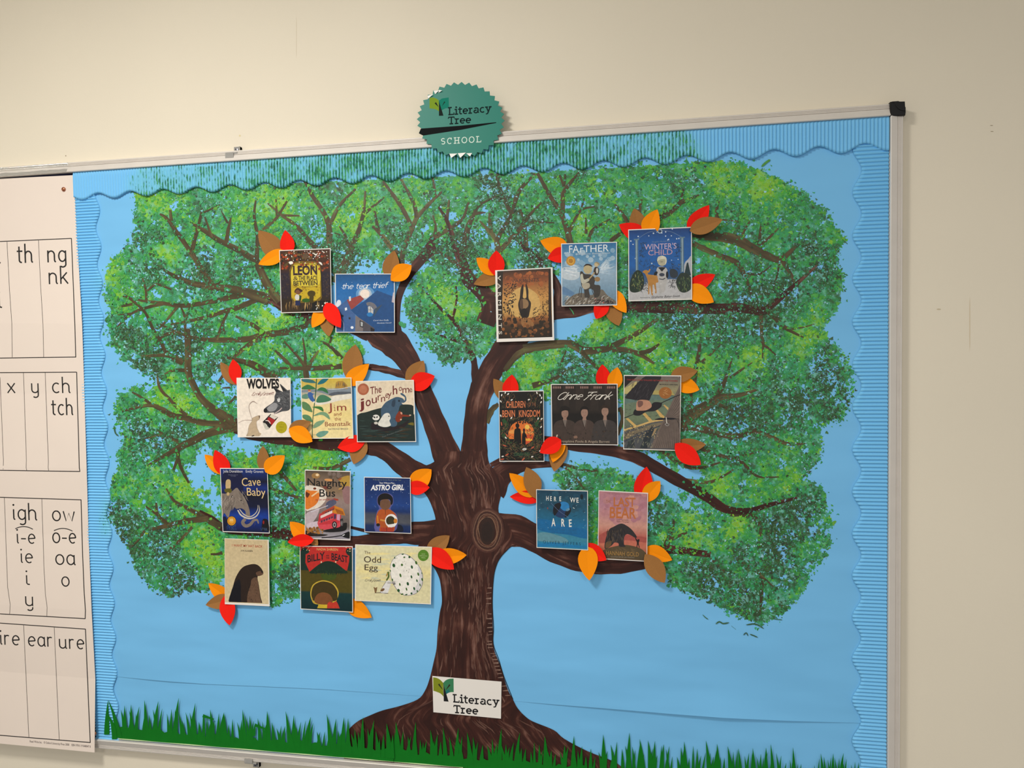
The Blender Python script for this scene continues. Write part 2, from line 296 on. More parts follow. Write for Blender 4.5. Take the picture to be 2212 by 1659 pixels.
# ---------------------------------------------------------------- foliage mask (photograph points, 4 px cells)
GW, GH, GS = 553, 415, 4
gx, gy = np.meshgrid((np.arange(GW) + .5) * GS, (np.arange(GH) + .5) * GS)
def inside(poly):
    p = np.asarray(poly, float); r = np.zeros(gx.shape, bool); j = len(p) - 1
    for i in range(len(p)):
        (x1, y1), (x2, y2) = p[i], p[j]
        if y1 != y2: r ^= ((y1 > gy) != (y2 > gy)) & (gx < (x2 - x1) * (gy - y1) / (y2 - y1) + x1)
        j = i
    return r
def blur(a, n=1):
    for _ in range(n):
        b = np.pad(a, 1, 'edge'); a = (b[:-2, 1:-1] + b[2:, 1:-1] + b[1:-1, :-2] + b[1:-1, 2:] + 2 * b[1:-1, 1:-1]) / 6
    return a
def vnoise(cell, seed):
    r = np.random.default_rng(seed); g = r.random((int(1700 / cell) + 3, int(2300 / cell) + 3)); X = gx / cell; Y = gy / cell
    x0 = X.astype(int); y0 = Y.astype(int); fx = X - x0; fy = Y - y0; fx = fx * fx * (3 - 2 * fx); fy = fy * fy * (3 - 2 * fy)
    return (g[y0, x0] * (1 - fx) + g[y0, x0 + 1] * fx) * (1 - fy) + (g[y0 + 1, x0] * (1 - fx) + g[y0 + 1, x0 + 1] * fx) * fy
dens = np.zeros(gx.shape)
FULL = [
 [(300, 385), (292, 420), (290, 455), (296, 500), (280, 522), (270, 545), (242, 562), (230, 590), (226, 640), (236, 665), (230, 700), (238, 745), (262, 768), (290, 792), (318, 808), (345, 822), (400, 828), (440, 822), (480, 800), (520, 810), (600, 815), (640, 820), (652, 870), (640, 880), (640, 820), (720, 818), (760, 790), (790, 760), (770, 735), (725, 700), (690, 680), (640, 672), (600, 668), (575, 650), (620, 640), (700, 640), (724, 600), (775, 590), (830, 575), (880, 560), (960, 572), (1010, 600), (1060, 640), (1090, 640), (1130, 600), (1190, 590), (1197, 540), (1216, 560), (1300, 640), (1300, 680), (1260, 720), (1200, 745), (1140, 755), (1105, 780), (1085, 810), (1075, 850), (1120, 850), (1165, 850), (1180, 872), (1192, 868), (1250, 840), (1300, 835), (1345, 870), (1350, 960), (1400, 975), (1440, 985), (1500, 1010), (1560, 1020), (1470, 1050), (1530, 1080), (1590, 1115), (1480, 1100), (1420, 1060), (1350, 1020), (1290, 1005), (1230, 1005), (1195, 1030), (1215, 1060), (1280, 1080), (1290, 1160), (1400, 1190), (1430, 1235), (1450, 1265), (1500, 1288), (1550, 1305), (1600, 1328), (1640, 1348), (1690, 1325), (1725, 1290), (1755, 1245), (1785, 1200), (1798, 1150), (1792, 1095), (1765, 1050), (1730, 1030), (1770, 1000), (1772, 955), (1780, 915), (1820, 910), (1835, 870), (1842, 820), (1828, 775), (1800, 735), (1780, 715), (1790, 690), (1815, 650), (1822, 600), (1810, 555), (1828, 520), (1800, 490), (1785, 455), (1745, 425), (1700, 395), (1640, 365), (1560, 350), (1530, 330), (1525, 250), (300, 330)],
 [(330, 832), (300, 835), (268, 850), (252, 880), (247, 905), (262, 935), (268, 955), (256, 985), (262, 1005), (244, 1030), (234, 1065), (238, 1105), (250, 1145), (272, 1172), (285, 1205), (300, 1238), (332, 1268), (365, 1290), (420, 1276), (450, 1275), (485, 1240), (560, 1250), (590, 1312), (645, 1290), (655, 1180), (700, 1160), (700, 1080), (750, 1070), (765, 1030), (740, 990), (690, 965), (600, 955), (560, 960), (540, 990), (520, 970), (470, 975), (435, 985), (440, 1040), (470, 1080), (478, 1125), (440, 1095), (415, 1060), (400, 1010), (440, 960), (500, 948), (520, 920), (500, 890), (460, 880), (430, 850), (405, 828)],
 [(905, 590), (940, 574), (1000, 592), (1050, 630), (1075, 680), (1073, 740), (1050, 765), (1005, 778), (975, 788), (952, 780), (925, 752), (902, 718), (886, 690), (872, 665), (888, 630), (880, 605)],
]
for p in FULL: dens[inside(p)] = 1
for p, k in [([(410, 830), (520, 815), (515, 930), (480, 915), (430, 860)], .42), ([(440, 930), (525, 945), (520, 975), (430, 1010), (415, 985)], .45), ([(400, 1005), (445, 960), (470, 1000), (475, 1110), (430, 1085)], .18),
             ([(1390, 985), (1440, 980), (1490, 1012), (1550, 1020), (1475, 1034), (1420, 1008)], .25), ([(1440, 1060), (1530, 1078), (1590, 1115), (1520, 1120)], .45), ([(558, 655), (600, 655), (606, 690), (580, 680)], .25),
             ([(770, 568), (860, 558), (850, 592), (765, 592)], .3), ([(1196, 560), (1212, 560), (1212, 610), (1198, 605)], .3), ([(1200, 690), (1285, 672), (1290, 690), (1250, 735), (1205, 742)], .10),
             ([(1080, 850), (1190, 870), (1190, 960), (1075, 960)], 0), ([(1334, 890), (1350, 890), (1350, 970), (1334, 970)], 0), ([(1270, 1060), (1293, 1060), (1293, 1190), (1270, 1190)], .8), ([(1520, 508), (1600, 500), (1600, 515), (1530, 512)], .4),
             ([(1540, 548), (1590, 550), (1610, 575), (1600, 585), (1560, 560)], .35), ([(735, 1000), (770, 1010), (765, 1075), (755, 1060)], .4), ([(265, 640), (300, 700), (290, 730), (300, 740), (302, 690)], .6), ([(300, 630), (350, 628), (352, 645), (300, 645)], .4),
             ([(620, 960), (760, 955), (750, 985), (660, 975)], .75), ([(1740, 760), (1830, 760), (1842, 820), (1835, 880), (1775, 900), (1750, 830)], .62), ([(1720, 1180), (1790, 1100), (1798, 1160), (1740, 1270)], .6)]:
    dens[inside(p)] = k
for (x, y, r, k) in [(520, 395, 12, .5), (880, 600, 20, .5), (760, 470, 14, .6), (1095, 470, 18, .5), (1230, 440, 16, .5), (1040, 458, 14, .4), (975, 470, 16, .45), (1035, 510, 22, .5), (690, 505, 26, .45), (605, 510, 14, .5), (1150, 400, 18, .6),
                     (640, 490, 12, .5), (850, 450, 14, .5), (1335, 500, 18, .5), (1300, 395, 14, .6), (1640, 575, 18, .6), (1700, 610, 12, .5), (1600, 920, 16, .6), (1500, 870, 18, .6), (1480, 770, 14, .6), (375, 445, 14, .4), (500, 510, 14, .4), (455, 545, 26, .5),
                     (550, 600, 30, .5), (540, 640, 16, .4), (430, 720, 16, .6), (350, 745, 10, .3), (410, 640, 12, .5), (1470, 935, 12, .5), (1590, 960, 14, .5), (1680, 1000, 22, .5), (1510, 1225, 14, .5), (620, 1080, 18, .6), (600, 1290, 22, .5), (320, 830, 14, .4)]:
    m = (gx - x) ** 2 + (gy - y) ** 2 < r * r; dens[m] = np.minimum(dens[m], k)
dens = blur(dens, 4)
edge = dens.copy()
dens = np.clip(dens * 1.25 + (vnoise(26, 3) - .5) * .7 * (dens * (1 - dens) * 4) ** .5 - .04, 0, 1)
dark = np.zeros(gx.shape); lime = np.zeros(gx.shape)
for x, y, r in [(310, 520, 45), (330, 585, 50), (430, 590, 70), (520, 585, 60), (280, 730, 60), (330, 775, 60), (400, 745, 80), (450, 790, 60), (290, 920, 50), (325, 955, 60), (370, 940, 50), (250, 1110, 45), (270, 1140, 60), (330, 1190, 80), (390, 1250, 70), (350, 1150, 50),
                (715, 540, 70), (745, 580, 70), (880, 520, 60), (850, 500, 50), (1000, 545, 70), (1130, 480, 80), (1160, 560, 60), (1090, 430, 50), (1050, 400, 40), (960, 750, 50), (1010, 730, 50), (920, 690, 40), (1480, 680, 90), (1560, 690, 80), (1640, 650, 90), (1700, 630, 60), (1770, 580, 60), (1740, 540, 50),
                (1560, 890, 100), (1640, 900, 80), (1710, 860, 80), (1780, 820, 60), (1800, 880, 50), (1490, 900, 50), (1700, 1150, 90), (1740, 1090, 60), (1620, 1260, 100), (1520, 1250, 80), (1690, 1210, 70), (1245, 1050, 40), (1380, 640, 50), (1250, 800, 60), (610, 1110, 60), (630, 1250, 50), (1600, 630, 60), (1350, 790, 50), (1400, 1120, 50), (560, 950, 40), (600, 840, 40)]:
    dark = np.maximum(dark, np.exp(-((gx - x) ** 2 + (gy - y) ** 2) / (r * .8) ** 2))
for x, y, r in [(330, 430, 50), (240, 600, 45), (360, 550, 45), (590, 430, 60), (770, 465, 50), (885, 440, 40), (570, 700, 55), (610, 675, 40), (385, 860, 60), (410, 895, 35), (400, 1070, 50), (460, 1200, 60), (420, 1170, 40), (620, 1200, 40), (680, 1000, 55), (960, 640, 60), (990, 670, 40), (730, 765, 45), (1150, 790, 60), (1190, 770, 50),
                (1290, 710, 50), (1400, 750, 70), (1450, 780, 70), (1520, 790, 60), (1480, 730, 50), (1620, 770, 50), (1745, 725, 45), (1640, 400, 50), (1560, 1040, 50), (1700, 1050, 45), (1500, 1160, 50), (1600, 1130, 40), (1260, 480, 40), (1290, 560, 30), (540, 970, 40), (1560, 380, 50), (900, 400, 30), (1460, 690, 30)]:
    lime = np.maximum(lime, np.exp(-((gx - x) ** 2 + (gy - y) ** 2) / (r * .8) ** 2))
dark = np.clip(dark + (vnoise(34, 5) - .5) * .7, 0, 1); lime = np.clip(lime * (1 - dark * .6) + (vnoise(40, 8) - .5) * .6, 0, 1); teal = vnoise(46, 11)
# the border strips hide what is behind them
def under_border(x, y):
    top = np.interp(x, [160, 640, 1150, 1920], [419, 395, 374, 325]); return y < top
def sample(arr, x, y): return arr[np.clip((y / GS).astype(int), 0, GH - 1), np.clip((x / GS).astype(int), 0, GW - 1)]
def dabs(n, smin, smax, colfun, d0, power=1.0, lo=0.0, seed=1, spill=0.0, filt=None, comma=0.5):
    """n irregular little brush dabs, flat paint on the paper: returns (verts, faces, cols)"""
    r = np.random.default_rng(seed); X, Y = [], []
    wgt = np.clip(dens - lo, 0, 1).ravel() ** power; yy, xx = np.divmod(np.arange(wgt.size), GW)
    wgt[under_border((xx + .5) * GS, (yy + .5) * GS + 3)] = 0; wgt[(xx * GS < 222)] = 0
    if filt is not None: wgt = wgt * filt.ravel()
    idx = r.choice(wgt.size, n, p=wgt / wgt.sum()); x = (idx % GW + r.random(n)) * GS; y = (idx // GW + r.random(n)) * GS
    if spill: x += r.normal(0, spill, n); y += r.normal(0, spill, n)
    k = 7; s = smin + (smax - smin) * r.random(n) ** 1.8; ang = r.random(n) * 2 * PI; el = 0.35 + 0.5 * r.random(n)
    th = np.linspace(0, 2 * PI, k + 1)[:-1][None] + r.normal(0, .16, (n, k)); rad = s[:, None] / 2 * (0.72 + 0.5 * r.random((n, k)))
    a = rad * np.cos(th); b = rad * np.sin(th) * el[:, None] + comma * (a / s[:, None]) ** 2 * s[:, None] * r.choice([-1, 1], n)[:, None]
    px = x[:, None] + a * np.cos(ang)[:, None] - b * np.sin(ang)[:, None]; py = y[:, None] + a * np.sin(ang)[:, None] + b * np.cos(ang)[:, None]
    c = lin(colfun(x, y, r, n)); d = np.repeat(d0 + 0.00025 * r.random(n), k)
    V = PA(np.c_[px.ravel(), py.ravel()], d); return V, k, np.repeat(c, k, 0)
def dab_object(name, parts, parent):
    V = np.vstack([p[0] for p in parts]); C = np.vstack([p[2] for p in parts]); k = parts[0][1]; nf = len(V) // k
    me = bpy.data.meshes.new(name); me.vertices.add(len(V)); me.vertices.foreach_set('co', V.astype(np.float32).ravel())
    me.loops.add(len(V)); me.loops.foreach_set('vertex_index', np.arange(len(V), dtype=np.int32)); me.polygons.add(nf)
    me.polygons.foreach_set('loop_start', np.arange(nf, dtype=np.int32) * k); me.update(calc_edges=True)
    a = me.color_attributes.new('Col', 'FLOAT_COLOR', 'POINT'); a.data.foreach_set('color', np.c_[C, np.ones(len(C))].astype(np.float32).ravel()); me.materials.append(M_paint)
    o = bpy.data.objects.new(name, me); COL.objects.link(o); child(o, parent); o['kind'] = 'stuff'; return o
def mixc(stops, t, r, n, jit=10):
    t = np.clip(t, 0, .9999) * (len(stops) - 1); i = t.astype(int); f = (t - i)[:, None]; s = np.array(stops, float)
    return np.clip(s[i] * (1 - f) + s[i + 1] * f + r.normal(0, jit, (n, 3)) * [1, 1, .8], 2, 255)
DARKS = [(50, 96, 58), (58, 106, 56), (66, 122, 70)]; MIDS = [(50, 146, 104), (60, 158, 92), (70, 162, 76), (92, 172, 70)]; LIMES = [(92, 176, 56), (116, 184, 48), (140, 192, 48)]
def col_wash(x, y, r, n):
    return mixc([(112, 196, 178), (88, 180, 140), (76, 172, 108), (96, 180, 92)], r.random(n) * .6 + .4 * sample(lime, x, y), r, n, 9)
def col_mid(x, y, r, n):
    dk = sample(dark, x, y); lm = sample(lime, x, y); tl = sample(teal, x, y); c = mixc(MIDS, .15 + .5 * (1 - tl) + .35 * r.random(n), r, n, 12)
    c2 = mixc(DARKS, r.random(n), r, n, 10); c3 = mixc(LIMES, r.random(n), r, n, 10); u = r.random(n)
    c = np.where((u < dk * .42)[:, None], c2, c); return np.where((r.random(n) < lm * .6)[:, None], c3, c)
def col_top(x, y, r, n):
    dk = sample(dark, x, y); lm = sample(lime, x, y); c = mixc(MIDS, r.random(n), r, n, 14)
    c = np.where((r.random(n) < .06 + dk * .62)[:, None], mixc([(52, 78, 44), (60, 96, 50), (70, 118, 66), (78, 130, 90)], r.random(n), r, n, 9), c)
    return np.where((r.random(n) < lm * .62)[:, None], mixc(LIMES, r.random(n), r, n, 12), c)
def col_pale(x, y, r, n): return mixc([(150, 206, 226), (126, 200, 204), (112, 198, 170)], r.random(n) ** 1.4, r, n, 8)

# ---------------------------------------------------------------- the painted tree
tree = bpy.data.objects.new('painted_tree', None); COL.objects.link(tree); tree.location = P(1010, 1600, 0)
tag(tree, 'large painted tree with brown trunk and green leafy crown on blue paper', 'tree'); bpy.context.view_layer.update()
def bark_strip(name, L, Rr, d, tint=(1, 1, 1), na=6, label=None, mt=None):
    L = np.asarray(L, float); Rr = np.asarray(Rr, float); n = len(L); a3 = PA((L + Rr) / 2, d); s = np.r_[0, np.cumsum(np.linalg.norm(np.diff(a3, axis=0), axis=1))]
    wd = np.linalg.norm(PA(L, d) - PA(Rr, d), axis=1); V = []; G = []; ph = random.random() * 50
    for i in range(n):
        for j in range(na + 1):
            t = j / na; V.append(L[i] * (1 - t) + Rr[i] * t); G.append(((t - .5) * wd[i] + ph, s[i] + ph * 3, 0))
    V3 = PA(V, d); Fs = [[i * (na + 1) + j, i * (na + 1) + j + 1, (i + 1) * (na + 1) + j + 1, (i + 1) * (na + 1) + j] for i in range(n - 1) for j in range(na)]
    me = bpy.data.meshes.new(name); me.from_pydata(V3.tolist(), [], Fs); me.materials.append(mt or M_bark)
    c = me.color_attributes.new('Col', 'FLOAT_COLOR', 'POINT'); cc = np.ones((len(V), 4)); cc[:, :3] = tint; c.data.foreach_set('color', cc.astype(np.float32).ravel())
    g = me.attributes.new('grain', 'FLOAT_VECTOR', 'POINT'); g.data.foreach_set('vector', np.array(G, np.float32).ravel()); me.update()
    o = bpy.data.objects.new(name, me); COL.objects.link(o); child(o, tree)
    if label: o['label'] = label
    return o
_bd = [0.00105]
def branch(pts, w, name='branch', tint=(1, 1, 1), n=5):
    p = smooth(pts, n); w = np.interp(np.linspace(0, 1, len(p)), np.linspace(0, 1, len(w)), w)
    w = w * (1 + .10 * np.sin(np.arange(len(p)) * 1.9 + pts[0][0])) if w.max() < 20 else w * (1 + .03 * np.sin(np.arange(len(p)) * 1.3))
    l, r = offs(p, w); _bd[0] += 0.0000045; return bark_strip(name, l, r, _bd[0] + (0.0004 if max(w) > 22 else 0), tint, 3 if max(w) < 20 else 6, mt=M_twig if name == 'branch' and not (-60 < pts[0][0] - 850 < 215 and pts[0][1] > 600) else None)
# trunk rows: y, left x, right x
rows = [(1668, 735, 1352), (1647, 741, 1330), (1623, 746, 1270), (1596, 751, 1219), (1577, 753, 1196), (1558, 773, 1150), (1545, 800, 1132), (1534.5, 827, 1122), (1525, 864, 1115), (1511, 902, 1108), (1492, 918, 1098), (1466, 928, 1089), (1431, 936.5, 1078), (1400, 943, 1066.5),
        (1365, 945, 1065), (1324, 950, 1063.5), (1299, 954.7, 1063), (1262, 951.6, 1064.5), (1242, 946, 1066), (1222, 934, 1072), (1203, 915, 1082), (1184, 900, 1100), (1160, 925, 1110), (1130, 940, 1095), (1106, 937, 1077), (1075, 924, 1081), (1050, 905, 1091), (1030, 900, 1085), (1012, 905, 1065), (998, 937, 1056), (975, 948, 1052)]
rw = smooth([(a, b, c) for a, b, c in rows], 4); lift_tr = 0.00165
bark_strip('trunk', np.c_[rw[:, 1], rw[:, 0]], np.c_[rw[:, 2], rw[:, 0]], lift_tr, na=14, label='dark brown trunk with streaked bark')
_bd[0] = 0.00106
BIG = [
 ([(1010, 1040), (985, 1015), (966, 985), (945, 930), (925, 880), (905, 830), (885, 785), (855, 745), (822, 722), (790, 700)], [78, 66, 60, 50, 46, 44, 46, 62, 62, 46]),
 ([(868, 748), (858, 710), (857, 680), (862, 640), (876, 606), (900, 572), (925, 542), (940, 515)], [22, 17, 14, 14, 18, 20, 24, 22]),
 ([(800, 715), (760, 700), (720, 690), (665, 680), (620, 662), (590, 645), (560, 640)], [46, 40, 34, 30, 30, 28, 16]),
 ([(1024, 1050), (1024, 985), (1026, 930), (1030, 880), (1042, 838), (1064, 795), (1088, 760), (1112, 728), (1150, 702), (1190, 680)], [72, 58, 50, 48, 52, 50, 54, 58, 50, 34]),
 ([(1000, 1090), (955, 1048), (905, 1027), (870, 1003), (835, 976), (805, 964), (760, 960), (700, 958), (640, 950), (590, 945), (540, 935), (505, 922), (475, 925)], [90, 70, 52, 46, 38, 40, 34, 28, 28, 26, 28, 26, 14]),
 ([(960, 1152), (905, 1152), (860, 1153), (800, 1166), (757, 1171), (700, 1170), (640, 1160), (583, 1148), (530, 1146), (485, 1141), (455, 1120), (430, 1106)], [62, 50, 44, 24, 26, 28, 24, 24, 22, 18, 14, 10]),
 ([(870, 1150), (820, 1153), (787, 1146), (757, 1139)], [30, 12, 7, 6]),
 ([(1060, 1055), (1085, 1025), (1120, 1008), (1160, 1003), (1217, 1004)], [70, 48, 28, 16, 10]),
 ([(1060, 1005), (1100, 985), (1140, 962), (1178, 952), (1240, 964), (1300, 970), (1350, 980), (1385, 992), (1420, 1012), (1462, 1036), (1523, 1070), (1553, 1092), (1577, 1102), (1619, 1103), (1661, 1091), (1722, 1075)], [10, 14, 16, 20, 20, 24, 26, 28, 26, 26, 22, 20, 16, 12, 10, 5]),
 ([(1070, 1150), (1110, 1146), (1150, 1160), (1190, 1185), (1240, 1205), (1290, 1215), (1340, 1216), (1392, 1210), (1425, 1192), (1450, 1187), (1490, 1192), (1535, 1198)], [84, 70, 58, 52, 52, 50, 46, 36, 26, 18, 16, 12]),
 ([(1120, 720), (1165, 690), (1200, 676), (1240, 673), (1290, 663), (1345, 662), (1420, 664), (1499, 666), (1551, 667), (1594, 664), (1644, 672), (1666, 660), (1715, 618), (1766, 572)], [50, 40, 28, 26, 20, 24, 24, 24, 22, 20, 18, 14, 10, 4]),
 ([(1205, 685), (1204, 650), (1203, 618), (1173, 574), (1142, 544), (1117, 517)], [20, 17, 18, 18, 14, 7]),
 ([(1048, 700), (1060, 660), (1040, 628), (1014, 606), (1000, 573), (985, 535), (973, 497), (962, 470), (947, 447)], [40, 40, 34, 30, 24, 14, 10, 8, 4]),
 ([(1047, 640), (1075, 640), (1100, 620)], [26, 20, 10]),
]
for p, w_ in BIG: branch(p, w_, 'limb')
